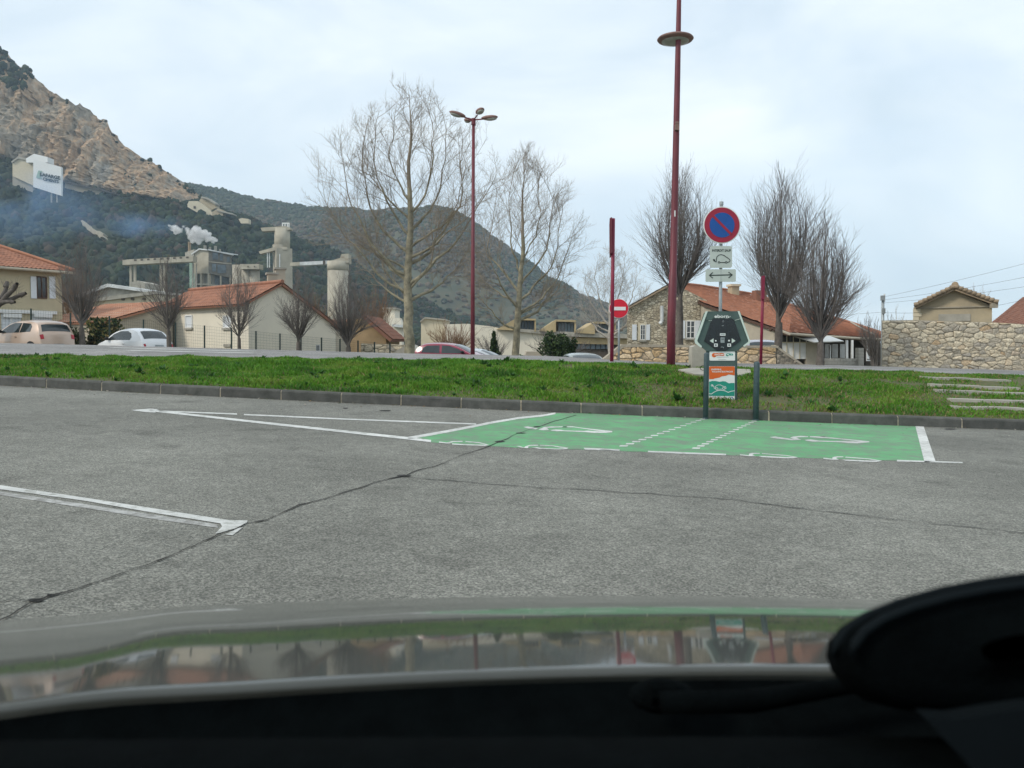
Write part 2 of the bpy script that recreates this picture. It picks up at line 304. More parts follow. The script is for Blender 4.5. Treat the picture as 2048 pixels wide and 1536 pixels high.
class MB:
    def __init__(s): s.v = []; s.f = []
    def add(s, vs, fs):
        b = len(s.v); s.v += [tuple(v) for v in vs]; s.f += [tuple(b + i for i in f) for f in fs]
    def prism(s, poly, vec):
        """poly: list of 3D points (planar outline), extruded by vec"""
        n = len(poly); vec = Vector(vec)
        a = [Vector(p) for p in poly]; bk = [p + vec for p in a]
        tri = tessellate_polygon([a])
        fs = [tuple(t) for t in tri] + [tuple(n + i for i in reversed(t)) for t in tri]
        fs += [(i, (i + 1) % n, n + (i + 1) % n, n + i) for i in range(n)]
        s.add(a + bk, fs)
    def flat(s, poly):
        a = [Vector(p) for p in poly]; s.add(a, [tuple(t) for t in tessellate_polygon([a])])
    def box(s, c, size, rot=0.0):
        hx, hy, hz = size[0] / 2, size[1] / 2, size[2] / 2; cr, sr = math.cos(rot), math.sin(rot)
        vs = []
        for dz in (-hz, hz):
            for dx, dy in ((-hx, -hy), (hx, -hy), (hx, hy), (-hx, hy)):
                vs.append((c[0] + dx * cr - dy * sr, c[1] + dx * sr + dy * cr, c[2] + dz))
        s.add(vs, [(3, 2, 1, 0), (4, 5, 6, 7), (0, 1, 5, 4), (1, 2, 6, 5), (2, 3, 7, 6), (3, 0, 4, 7)])
    def bar(s, a, b, w, h=None):
        """rectangular bar between two points"""
        a = Vector(a); b = Vector(b); d = (b - a).normalized(); h = h or w
        up = Vector((0, 0, 1)) if abs(d.z) < 0.9 else Vector((0, 1, 0))
        sd = d.cross(up).normalized(); u = sd.cross(d).normalized()
        vs = []
        for p in (a, b):
            for i, j in ((-1, -1), (1, -1), (1, 1), (-1, 1)): vs.append(p + sd * (i * w / 2) + u * (j * h / 2))
        s.add(vs, [(3, 2, 1, 0), (4, 5, 6, 7), (0, 1, 5, 4), (1, 2, 6, 5), (2, 3, 7, 6), (3, 0, 4, 7)])
    def tube(s, pts, radii, n=12, cap=True):
        pts = [Vector(p) for p in pts]; b = len(s.v)
        if not hasattr(radii, '__len__'): radii = [radii] * len(pts)
        for i, p in enumerate(pts):
            d = (pts[min(i + 1, len(pts) - 1)] - pts[max(i - 1, 0)]).normalized()
            up = Vector((0, 0, 1)) if abs(d.z) < 0.95 else Vector((0, 1, 0))
            sd = d.cross(up).normalized(); u = sd.cross(d).normalized()
            for k in range(n):
                a = 2 * math.pi * k / n; s.v.append(tuple(p + sd * math.cos(a) * radii[i] + u * math.sin(a) * radii[i]))
        for i in range(len(pts) - 1):
            for k in range(n):
                k2 = (k + 1) % n; s.f.append((b + i * n + k, b + i * n + k2, b + (i + 1) * n + k2, b + (i + 1) * n + k))
        if cap:
            s.f.append(tuple(b + k for k in reversed(range(n)))); e = b + (len(pts) - 1) * n; s.f.append(tuple(e + k for k in range(n)))
    def ellipsoid(s, c, r, nu=16, nv=9, rot=None):
        b = len(s.v); c = Vector(c)
        for j in range(nv + 1):
            t = math.pi * j / nv
            for i in range(nu):
                a = 2 * math.pi * i / nu; p = Vector((r[0] * math.sin(t) * math.cos(a), r[1] * math.sin(t) * math.sin(a), r[2] * math.cos(t)))
                if rot is not None: p = rot @ p
                s.v.append(tuple(c + p))
        for j in range(nv):
            for i in range(nu):
                i2 = (i + 1) % nu; s.f.append((b + j * nu + i, b + (j + 1) * nu + i, b + (j + 1) * nu + i2, b + j * nu + i2))
    def build(s, name, m, parent=None, smooth=False): return mesh_obj(name, s.v, s.f, m, parent, smooth)
def PP(pix, Y): return [P(x, y, Y) for x, y in pix]
def pprism(name, pix, Y, depth, m, parent=None, skew=0.0):
    b = MB(); b.prism(PP(pix, Y), (depth * skew, depth, 0)); return b.build(name, m, parent)
def rect(x0, y0, x1, y1): return [(x0, y0), (x1, y0), (x1, y1), (x0, y1)]
def circ(cx, cy_, r, n=40): return [(cx + r * math.cos(2 * math.pi * i / n), cy_ + r * math.sin(2 * math.pi * i / n)) for i in range(n)]
def stroke_polys(pts, w):
    """2D polyline -> quads with mitred joints as one outline"""
    L_, R_ = [], []
    for i, p in enumerate(pts):
        a = Vector(pts[max(i - 1, 0)]); b = Vector(pts[min(i + 1, len(pts) - 1)]); d = (b - a)
        d = d.normalized() if d.length > 0 else Vector((1, 0)); n = Vector((-d.y, d.x)) * (w[i] if hasattr(w, '__len__') else w) / 2
        L_.append(Vector(p) + n); R_.append(Vector(p) - n)
    return [[L_[i], L_[i + 1], R_[i + 1], R_[i]] for i in range(len(pts) - 1)]
def pstroke(mb, pts, w, Y, th=0.002):
    for q in stroke_polys(pts, w): mb.prism([P(v[0], v[1], Y) for v in q], (0, th, 0))
def text_mesh(s):
    cu = bpy.data.curves.new('t', 'FONT'); cu.body = s; cu.resolution_u = 3
    o = bpy.data.objects.new('t', cu); COL.objects.link(o)
    dg = bpy.context.evaluated_depsgraph_get(); dg.update()
    me = bpy.data.meshes.new_from_object(o.evaluated_get(dg))
    V = np.array([v.co[:] for v in me.vertices]); F = [tuple(p.vertices) for p in me.polygons]
    bpy.data.objects.remove(o); bpy.data.curves.remove(cu); bpy.data.meshes.remove(me)
    V[:, 0] -= V[:, 0].min(); V[:, 1] -= V[:, 1].min(); return V, F
def ptext(name, s, x0, y0, x1, y1, Y, m, parent, bold=0.0, shear=0.0):
    """lettering fitted to the photo box x0..x1, y0(top)..y1(bottom) on the plane at depth Y"""
    V, F = text_mesh(s); w, h = V[:, 0].max(), V[:, 1].max()
    vs = []
    for v in V:
        u = v[0] / w; x = x0 + (x1 - x0) * u; y = y1 - (y1 - y0) * v[1] / h + shear * (x - x0); vs.append(P(x, y, Y))
    b = MB(); b.add(vs, F)
    if bold:
        for dx, dy in ((bold, 0), (0, bold), (-bold, 0), (0, -bold)):
            k = Y / FPX; b.add([Vector(v) + Vector((dx * k, 0.0004 * (1 + dx + 2 * dy), dy * k)) for v in vs], F)
    return b.build(name, m, parent)

# ------------------------------------------------------------------ terrain
kb_px = [(0, 769), (89, 775.7), (200, 782.5), (318, 789), (438, 794.5), (560, 799.6), (681, 804.7), (801, 811), (922, 817), (1042, 822), (1163, 826), (1286, 830.5), (1415, 836), (1541, 841.5), (1668, 847), (1801, 852), (1930, 856.5), (2048, 861)]
kb = [G(x, y) for x, y in kb_px]
kfit = np.polyfit([p.x for p in kb], [p.y for p in kb], 2)
def kY(X):
    Xc = max(-13, min(13, X)); return float(np.polyval(kfit, Xc)) + (X - Xc) * float(np.polyval(np.polyder(kfit), Xc))
YC, YR = 17.6, 25.0
KH = 0.165
def prof(pix, Y):
    q = [P(x, y, Y) for x, y in pix]; return [p.x for p in q], [p.z for p in q]
cX, cZ = prof([(-300, 707), (0, 711), (200, 714), (400, 716), (700, 720), (1000, 722), (1200, 727), (1340, 732), (1500, 738), (1750, 743), (2048, 753), (2400, 766)], YC)
rX, rZ = prof([(-300, 684), (0, 688), (200, 693), (500, 701), (800, 709), (1100, 714.5), (1240, 722), (1340, 727), (1500, 729), (1700, 733.5), (1780, 736), (2048, 743), (2400, 756)], YR)
lX = [-40, -22, -19, -10, -2, 4, 8, 14, 22, 40]; lZ = [0.8, 0.55, 0.2, 0.0, -0.45, -0.75, -0.35, -0.2, -0.1, 0.0]
def sm(t): t = max(0.0, min(1.0, t)); return t * t * (3 - 2 * t)
def terrain(X, Y):
    k = kY(X)
    if Y < k: return lot_z(X)
    if Y <= YC:
        t = (Y - k - 0.15) / (YC - k - 0.15); t = max(0, t)
        z0 = lot_z(X) + KH - 0.01; z1 = float(np.interp(X, cX, cZ))
        s = math.sin(t * math.pi / 2) ** 0.9 if t > 0 else 0
        return z0 + (z1 - z0) * (0.45 * t + 0.55 * s)
    z1 = float(np.interp(X, cX, cZ)); z2 = float(np.interp(X, rX, rZ))
    if Y <= YR: return z1 + (z2 - z1) * (Y - YC) / (YR - YC)
    low = float(np.interp(X, lX, lZ)) if Y < 200 else -1.0
    if Y > 70: low = low + (-1.0 - low) * min(1, (Y - 70) / 100)
    return z2 + (low - z2) * sm((Y - YR - 1.8) / 4.5)
def verge_z(X, Y): return terrain(X, Y) + 0.035 * noise.noise((X * 0.9, Y * 0.9, 3)) * min(1, max(0, Y - kY(X) - 0.2))
def on_verge(x, y):
    d = ray(x, y); Y = 13.4
    while Y < 18.2:
        p = CAM + d * (Y / d.y)
        if p.z <= verge_z(p.x, Y): return p
        Y += 0.01
    return p
def grid_sheet(name, xs, ys, zf, m, kind='structure', smooth=True):
    V = []; nx, ny = len(xs), len(ys)
    for j in range(ny):
        for i in range(nx):
            y = ys[j](xs[i]) if callable(ys[j]) else ys[j]; V.append((xs[i], y, zf(xs[i], y)))
    F = [(j * nx + i, j * nx + i + 1, (j + 1) * nx + i + 1, (j + 1) * nx + i) for j in range(ny - 1) for i in range(nx - 1)]
    o = mesh_obj(name, V, F, m, None, smooth); o['kind'] = kind; return o
# car park
xs = list(np.linspace(-45, 45, 61))
grid_sheet('car_park', xs, [(lambda X, t=t: -14 + (kY(X) + 0.05 + 14) * t) for t in np.linspace(0, 1, 30)], lambda X, Y: lot_z(X), 'asphalt')
# verge
xs = list(np.linspace(-24, 26, 260))
verge = grid_sheet('grass_verge', xs, [(lambda X, t=t: kY(X) + 0.12 + (YC + 0.35 - kY(X) - 0.12) * t) for t in np.linspace(0, 1, 40)], verge_z, 'soil')
# upper road (slightly proud sheet)
xs = list(np.linspace(-45, 45, 120))
grid_sheet('upper_road', xs, list(np.linspace(YC + 0.25, YR + 2.2, 16)), lambda X, Y: terrain(X, Y) + 0.012, 'road')
# town ground to the horizon
gx = sorted(set(list(np.linspace(-60, 60, 61)) + [-4000, -2000, -900, -400, -200, -100, 100, 200, 400, 900, 2000, 4000]))
gy = list(np.linspace(YR + 1.5, 34, 14)) + [38, 44, 52, 62, 75, 90, 110, 150, 200, 300, 600, 1200, 2500, 5000]
grid_sheet('town_ground', gx, gy, lambda X, Y: terrain(X, Y), 'dirt')
grid_sheet('back_ground', [-4000, -45, 45, 4000], [-4000, -14, 12], lambda X, Y: lot_z(X) - 0.15 - (0 if abs(X) < 50 else 1.5), 'dirt')

# kerb stones
kerb = bpy.data.objects.new('kerb', None); COL.objects.link(kerb); tag(kerb, kind='structure')
joints_px = [-148, -29, 89, 200, 318, 438, 560, 681, 801, 922, 1042, 1163, 1286, 1413, 1541, 1668, 1801, 1930, 2062, 2195]
def kerb_at(xp):
    lo, hi = -16.0, 16.0
    for _ in range(50):
        mid = (lo + hi) / 2; Y = kY(mid); px = CX + FPX * mid / (Y * math.cos(PITCH))
        if px < xp: lo = mid
        else: hi = mid
    return lo
kbx = [kerb_at(x) for x in joints_px]
for a, b in zip(kbx[:-1], kbx[1:]):
    g = 0.012; mb = MB(); n = 3; prof_k = [(0, -0.1), (0.012, KH - 0.03), (0.03, KH - 0.006), (0.055, KH), (0.15, KH), (0.15, -0.1)]
    vs = []; jit = random.uniform(-0.006, 0.006)
    for i in range(n + 1):
        X = a + g + (b - a - 2 * g) * i / n
        for dy, dz in prof_k: vs.append((X, kY(X) + dy + jit, lot_z(X) + dz))
    np_ = len(prof_k); fs = [(i * np_ + k, (i + 1) * np_ + k, (i + 1) * np_ + (k + 1) % np_, i * np_ + (k + 1) % np_) for i in range(n) for k in range(np_)]
    fs += [tuple(range(np_)), tuple(n * np_ + k for k in reversed(range(np_)))]
    mb.add(vs, fs); mb.build('kerb_stone', 'kerb', kerb)
    mj = MB(); mj.add([(b + sx, kY(b) + 0.008 + dy, lot_z(b) + dz) for sx in (-g, g) for dy, dz in ((0, -0.05), (0.014, KH - 0.032), (0.055, KH - 0.006), (0.145, KH - 0.006))],
                      [(0, 4, 5, 1), (1, 5, 6, 2), (2, 6, 7, 3)]); mj.build('mortar_joint', 'mortar', kerb)

# ------------------------------------------------------------------ painted markings and cracks
def ground_polys(name, polys, m, up, label=None, cat=None, group=None):
    b = MB()
    for p in polys: b.flat([G(x, y, up) for x, y in p])
    for i, f in enumerate(b.f):
        v = [Vector(b.v[k]) for k in f]
        if (v[1] - v[0]).cross(v[2] - v[0]).z < 0: b.f[i] = tuple(reversed(f))
    o = b.build(name, m); 
    if label: tag(o, label, cat, group)
    else: o['kind'] = 'structure'
    return o
left_curve = [(1111, 826.5), (1086, 831), (1037, 836), (983, 845), (946, 852.7), (892, 863), (816, 876.5)]
front_edge = [(816, 878), (862, 884.5), (985, 892.5), (1035, 895), (1165, 899), (1240, 902), (1300, 904), (1480, 911), (1650, 917), (1850, 922.5)]
ground_polys('green_parking_bay', [left_curve + front_edge + [(1836, 851.5), (1668, 846.5), (1541, 841), (1415, 835.8), (1286, 830.3), (1163, 826.3)]], 'green', 0.002)
wp = []
wp += stroke_polys(left_curve, [3.2, 3.4, 3.8, 4.2, 4.6, 5.0, 5.4])
wp += stroke_polys([(300, 820.5), (560, 849), (816, 876.5), (862, 882)], [3.5, 4.4, 5, 4.5])
wp += stroke_polys([(318, 822), (474, 828)], 2.4) + stroke_polys([(488, 829), (700, 838.5), (952, 848)], 2.6)
wp += [[(262, 820), (300, 817.2), (318, 818.5), (306, 821), (312, 825), (290, 824)]]
wp += [[(1830.6, 851.6), (1847, 851.6), (1871.6, 924), (1849, 924)]]
wp += [[(1794, 919.5), (1925, 924), (1925, 926), (1794, 922.8)], [(1296, 901.5), (1452, 907.5), (1452, 910.5), (1372, 908), (1296, 904.4)], [(1167, 895.4), (1239, 898.4), (1239, 901.6), (1170, 899.2)], [(1200, 897), (1238, 898.4), (1238, 901.6), (1200, 900)]]
for (ax, ay), (bx_, by_), n, w0, w1 in (((1407, 838), (1238, 895.5), 15, 11, 17), ((1510, 842), (1386, 900), 15, 10, 16)):
    for i in range(n):
        t = (i / n) ** 1.12; x = ax + (bx_ - ax) * t; y = ay + (by_ - ay) * t; w = w0 + (w1 - w0) * t; h = 0.78 + 1.0 * t
        wp.append([(x - w * 0.62, y - h * 0.5), (x + w * 0.38, y - h * 0.5), (x + w * 0.25, y + h), (x - w * 0.75, y + h)])
def zp(pts, ox, oy, s): return [(ox + x / s, oy + y / s) for x, y in pts]
z3 = lambda p: zp(p, 1030, 840, 9.31)
z4 = lambda p, dx=0, dy=0: zp([(x + dx, y + dy) for x, y in p], 1480, 860, 6.827)
z5 = lambda p: zp(p, 850, 870, 4.995)
wp += [z3([(150, 128), (240, 120), (430, 155), (390, 174), (220, 152)]), z3([(430, 180), (500, 150), (540, 130), (640, 122), (895, 116), (895, 132), (650, 142), (600, 150), (630, 184), (520, 190)]),
       z3([(955, 120), (1070, 118), (1250, 146), (1810, 206), (1810, 227), (1700, 238), (1450, 238), (1310, 224), (900, 207), (780, 209), (680, 197), (660, 186), (760, 176), (860, 181), (920, 194), (1290, 203), (1360, 198), (1560, 210), (1690, 212), (1560, 202), (1100, 135), (950, 132)]),
       z3([(20, 488), (80, 483), (170, 513), (190, 490), (280, 463), (430, 463), (430, 476), (290, 480), (250, 490), (245, 520), (200, 522), (100, 508)]),
       z3([(310, 510), (420, 508), (480, 523), (800, 533), (930, 530), (700, 484), (470, 474), (470, 463), (690, 473), (1000, 518), (960, 542), (800, 548), (450, 534)]),
       z4([(400, 97), (480, 88), (700, 120), (840, 135), (720, 140), (490, 114)]), z4([(685, 103), (720, 90), (820, 80), (930, 85), (930, 96), (800, 99), (770, 105), (840, 135), (760, 134)]),
       z4([(955, 86), (1050, 86), (1250, 103), (1760, 154), (1770, 166), (1600, 182), (1480, 178), (1380, 166), (1080, 157), (1000, 158), (900, 144), (880, 134), (960, 127), (1050, 139), (1080, 145), (1380, 151), (1450, 149), (1640, 154), (1300, 119), (955, 97)])]
sA = [(0, 330), (120, 345), (125, 322), (170, 312), (270, 313), (270, 323), (190, 326), (170, 335), (210, 357), (130, 357), (0, 346)]
sB = [(255, 354), (350, 356), (640, 370), (740, 369), (620, 351), (300, 327), (300, 316), (640, 344), (800, 372), (720, 386), (540, 382), (300, 370)]
for dx, dy in ((0, 0), (1140, 48)): wp += [z4(sA, dx, dy), z4(sB, dx, dy)]
wp += [z5([(140, 65), (220, 75), (270, 61), (375, 59), (375, 67), (280, 71), (240, 86), (140, 76)]), z5([(270, 84), (400, 93), (560, 96), (610, 97), (540, 81), (405, 69), (405, 61), (540, 71), (640, 98), (600, 108), (400, 101), (270, 94)])]
z1 = lambda p: zp(p, 0, 940, 2.926)
wp += [z1([(-300, 44), (0, 88), (520, 165), (1000, 240), (1330, 292), (1450, 295), (1440, 315), (1380, 340), (1290, 366), (1258, 372), (1300, 330), (1290, 312), (900, 250), (500, 180), (0, 112), (-300, 68)]), z1([(1310, 377), (1400, 338), (1424, 333), (1362, 381)])]
ground_polys('white_road_markings', wp, 'white', 0.004)
ground_polys('worn_road_markings', [z1([(-300, 81), (0, 125), (500, 200), (1270, 318), (1275, 338), (900, 287), (500, 222), (0, 147), (-300, 103)])], 'ghost', 0.0025)
def jag(pts, amp, sub=4):
    o = []
    for a, b in zip(pts[:-1], pts[1:]):
        for i in range(sub): t = i / sub; o.append((a[0] + (b[0] - a[0]) * t, a[1] + (b[1] - a[1]) * t + random.uniform(-amp, amp) * 0.8))
    return o + [pts[-1]]
c1 = [(-40, 1262), (20, 1230), (65, 1203), (99, 1191), (147, 1179), (191, 1165), (219, 1155), (273, 1135), (297, 1128), (328, 1116), (376, 1095), (417, 1078), (441, 1067), (465, 1060), (492, 1046), (533, 1039), (554, 1029), (598, 1010), (649, 996), (710, 978), (771, 958.6), (801, 954), (837, 940), (886, 927), (922, 909), (983, 890.5), (1010, 878), (1031, 869), (1074, 854), (1107, 843.6), (1152, 830)]
c1 = jag(c1, 1.6, 3); w1 = [max(0.45, 2.3 * ((y - 700) / 450)) * random.uniform(0.3, 1.3) for x, y in c1]
c2 = jag([(813, 954), (874, 958.6), (928, 963), (1043, 972), (1180, 980), (1300, 987), (1420, 995), (1500, 1003), (1600, 1016), (1700, 1028), (1800, 1040), (1900, 1050), (2080, 1068)], 1.3, 4)
c3 = jag([(0, 1203), (30, 1196), (65, 1203)], 0.8, 3)
crk = stroke_polys(c1, w1) + stroke_polys(c2, [random.uniform(0.2, 0.9) for _ in c2]) + stroke_polys(c3, [random.uniform(0.5, 1.2) for _ in c3])
for x, y, w, h in ((70, 1200, 20, 5), (100, 1190, 10, 4), (1000, 883, 14, 2.2), (1040, 866, 16, 1.6), (1075, 853, 9, 1.2), (805, 951, 22, 3), (1900, 858, 16, 1.4), (690, 816, 10, 1.2), (770, 821, 14, 1.4), (1130, 853.5, 8, 0.7), (1646, 873, 7, 0.6)):
    crk.append([(x + w * math.cos(a) * random.uniform(0.5, 1), y + h * math.sin(a) * random.uniform(0.5, 1)) for a in np.linspace(0, 2 * math.pi, 9)[:-1]])
ground_polys('asphalt_cracks', crk, 'crack', 0.006)
# road markings on the upper road
b = MB()
for xa, ya, xb, yb, w, Yd in ((215, 693.5, 505, 700.6, 2.4, 23.5), (250, 696.6, 505, 702.5, 1.6, 21.6)):
    A = P(xa, ya, Yd); B_ = P(xb, yb, Yd); A.z = terrain(A.x, Yd) + 0.02; B_.z = terrain(B_.x, Yd) + 0.02
    n = 12
    for i in range(n):
        p = A.lerp(B_, i / n); q = A.lerp(B_, (i + 1) / n); p.z = terrain(p.x, p.y) + 0.02; q.z = terrain(q.x, q.y) + 0.02
        wv = Vector((0, 0.45, 0)); pz = Vector((p.x, p.y + .45, terrain(p.x, p.y + .45) + .02)); qz = Vector((q.x, q.y + .45, terrain(q.x, q.y + .45) + .02)); b.add([p, q, qz, pz], [(0, 1, 2, 3)])
o = b.build('upper_road_markings', 'white'); o['kind'] = 'structure'

# steps set in the bank
steps = bpy.data.objects.new('garden_steps', None); COL.objects.link(steps); tag(steps, kind='structure')
for x0, y0, x1, y1 in ((1843, 758, 2022, 765), (1862, 773.5, 2040, 780), (1874, 785, 2110, 793), (1902, 803.5, 2130, 809), (1908, 818.5, 2140, 825)):
    a = on_verge(x0, y0); b_ = on_verge(x1, y1); mb = MB(); n = 6; up = Vector((0, 0, 0.05))
    top = [a.lerp(b_, i / n) + Vector((0, 0, random.uniform(-.008, .008))) + up for i in range(n + 1)]
    vs = [];
    for p in top: vs += [p + Vector((0, -0.02, -0.045)), p + Vector((0, -0.014, 0)), p + Vector((0, 0.15, 0.006)), p + Vector((0, 0.15, -0.3)), p + Vector((0, -0.02, -0.3))]
    fs = [(i * 5 + k, (i + 1) * 5 + k, (i + 1) * 5 + (k + 1) % 5, i * 5 + (k + 1) % 5) for i in range(n) for k in range(5)] + [(0, 1, 2, 3, 4), (n * 5 + 4, n * 5 + 3, n * 5 + 2, n * 5 + 1, n * 5)]
    mb.add(vs, fs); mb.build('step', 'concrete', steps)

# grass blades
def grass(name, n, xr, seed, hmin, hmax, tufts=False):
    r = np.random.default_rng(seed)
    X = r.uniform(xr[0], xr[1], n); T = r.uniform(0, 1, n) ** 0.9
    kk = np.array([kY(x) for x in np.linspace(-26, 28, 400)]); ky = np.interp(X, np.linspace(-26, 28, 400), kk)
    Y = ky + 0.17 + T * (YC + 0.25 - ky - 0.17)
    gX = np.linspace(xr[0] - .2, xr[1] + .2, 320); gT = np.linspace(0, 1, 56); tab = np.zeros((4, 56, 320))
    for b_, t in enumerate(gT):
        for a_, x in enumerate(gX):
            x = float(x); k = kY(x); y = k + 0.17 + float(t) * (YC + 0.25 - k - 0.17)
            tab[0, b_, a_] = verge_z(x, y); tab[1, b_, a_] = noise.noise((x * 0.55, y * 1.1, 9)) + 0.5 * noise.noise((x * 2.1, y * 3.1, 4)); tab[2, b_, a_] = noise.noise((x * 0.8, y * 1.6, 21)); tab[3, b_, a_] = noise.noise((x * 1.5, y * 1.9, 40)) + 0.6 * noise.noise((x * 4, y * 4, 14))
    fx = (X - gX[0]) / (gX[1] - gX[0]); ix = fx.astype(int); fx -= ix; fy = T * 55 * .9999; iy = fy.astype(int); fy -= iy
    z, dens, tone, big = (tb[iy, ix] * (1 - fx) * (1 - fy) + tb[iy, ix + 1] * fx * (1 - fy) + tb[iy + 1, ix] * (1 - fx) * fy + tb[iy + 1, ix + 1] * fx * fy for tb in tab)
    right = np.clip((X - 5.5) / 2.5, 0, 1); left = np.clip((-7.5 - X) / 4, 0, 1)
    near_ch = np.exp(-((X - 4.2) / 2.0) ** 2) * np.clip(1.2 - T, 0, 1)
    stp = np.clip((X - 6.9 - 0.25 * (17.5 - Y)) / 0.3, 0, 1)
    keep = dens + r.uniform(-.5, .5, n) > -0.58 + 0.20 * right + 0.25 * left + 0.38 * near_ch + 0.35 * stp
    X, Y, z, tone, big, T, right, left, near_ch = (a[keep] for a in (X, Y, z, tone, big, T, right, left, near_ch)); n = len(X)
    lush = np.clip(0.5 + 1.25 * big, 0.05, 1.9) * (1 - 0.4 * right) * (1 - 0.4 * left) * (1 - 0.4 * near_ch)
    h = (hmin + (hmax - hmin) * r.random(n)) * (0.45 + 0.9 * lush) * (1 - .45 * np.clip((T - .8) / .2, 0, 1)); w = 0.006 + 0.007 * r.random(n)
    a = r.uniform(0, 2 * np.pi, n); lean = r.uniform(0.2, 0.95, n) * h; la = r.uniform(0, 2 * np.pi, n)
    base = np.stack([X, Y, z - 0.01], 1); wd = np.stack([np.cos(a) * w, np.sin(a) * w, np.zeros(n)], 1)
    mid = base + np.stack([np.cos(la) * lean * 0.35, np.sin(la) * lean * 0.35, h * 0.6], 1); tip = base + np.stack([np.cos(la) * lean, np.sin(la) * lean, h], 1)
    V = np.stack([base - wd, base + wd, mid + wd * 0.8, mid - wd * 0.8, tip], 1).reshape(-1, 3)
    k = np.arange(n) * 5; F = np.concatenate([np.stack([k, k + 1, k + 2], 1), np.stack([k, k + 2, k + 3], 1), np.stack([k + 3, k + 2, k + 4], 1)])
    g = np.array([0.098, 0.255, 0.020]); y_ = np.array([0.195, 0.27, 0.045]); d = np.array([0.045, 0.125, 0.020]); br = np.array([0.27, 0.21, 0.10])
    tt = np.clip(1.3 * tone - .35 * big + r.normal(0, .25, n), -1, 1)[:, None]
    C = np.where(tt > 0, g + (y_ - g) * tt, g + (d - g) * (-tt))
    dry = (r.random(n) < 0.04 + 0.14 * right + 0.15 * left + 0.28 * near_ch)[:, None]; C = np.where(dry, br * r.uniform(0.6, 1.2, (n, 1)), C)
    C = C * r.uniform(0.75, 1.25, (n, 1)); C = np.repeat(C, 5, 0)
    o = np_mesh(name, V, F, 'grass', None, C); tag(o, 'green grass growing over the bank behind the kerb', 'grass', kind='stuff'); return o
grass('grass', 270000, (-15.5, 14.5), 3, 0.025, 0.098)
# small leafy weeds: broad dark tufts
r = np.random.default_rng(11); Vs = []; Cs = []
for i in range(300):
    x = float(r.uniform(-14, 6.6)); t = float(r.uniform(0, 1)); y = kY(x) + 0.2 + t * (YC - kY(x) - 0.1); z = verge_z(x, y); s = float(r.uniform(0.03, 0.10)) * (1.6 if r.random() < 0.12 else 1)
    for k in range(14):
        a = r.uniform(0, 6.28); el = r.uniform(0.3, 1.2); d = np.array([math.cos(a) * math.cos(el), math.sin(a) * math.cos(el), math.sin(el)]) * s * r.uniform(.6, 1.3); sd = np.array([-math.sin(a), math.cos(a), 0]) * s * 0.28
        b0 = np.array([x, y, z]); Vs += [b0, b0 + d * .6 + sd, b0 + d, b0 + d * .6 - sd]; c = np.array([0.035, 0.10, 0.02]) * r.uniform(.7, 1.5); Cs += [c] * 4
np_mesh('verge_weeds', np.array(Vs), np.arange(len(Vs)).reshape(-1, 4), 'grass', None, np.array(Cs)); tag(bpy.data.objects['verge_weeds'], 'dark leafy weeds scattered through the grass bank', 'weeds', kind='stuff')

r = np.random.default_rng(77); Vs = []; Cs = []
for i in range(900):
    x = float(r.uniform(-14, 13)); d_ = abs(r.normal(0, .10)) if r.random() < .8 else r.uniform(0, 2.0); y = kY(x) - .01 - d_; z = lot_z(x) + .008; sz = r.uniform(.006, .022) * (1.8 if r.random() < .08 else 1); a = r.uniform(0, 6.28); u = np.array([math.cos(a), math.sin(a), r.uniform(-.3, .5)]) * sz; v = np.array([-math.sin(a), math.cos(a), r.uniform(-.3, .3)]) * sz * .55; c0 = np.array([x, y, z + abs(u[2]) * .6])
    Vs += [c0 - u, c0 - v, c0 + u, c0 + v]; c = np.array([[.20, .13, .06], [.10, .08, .05], [.36, .33, .28], [.07, .10, .03]][r.integers(4)]) * r.uniform(.7, 1.3); Cs += [c] * 4
np_mesh('kerb_litter', np.array(Vs), np.arange(len(Vs)).reshape(-1, 4), 'leaf_litter' if 'leaf_litter' in M else 'grass', None, np.array(Cs)); tag(bpy.data.objects['kerb_litter'], 'dead leaves and grit gathered along the foot of the kerb', 'litter', kind='stuff')

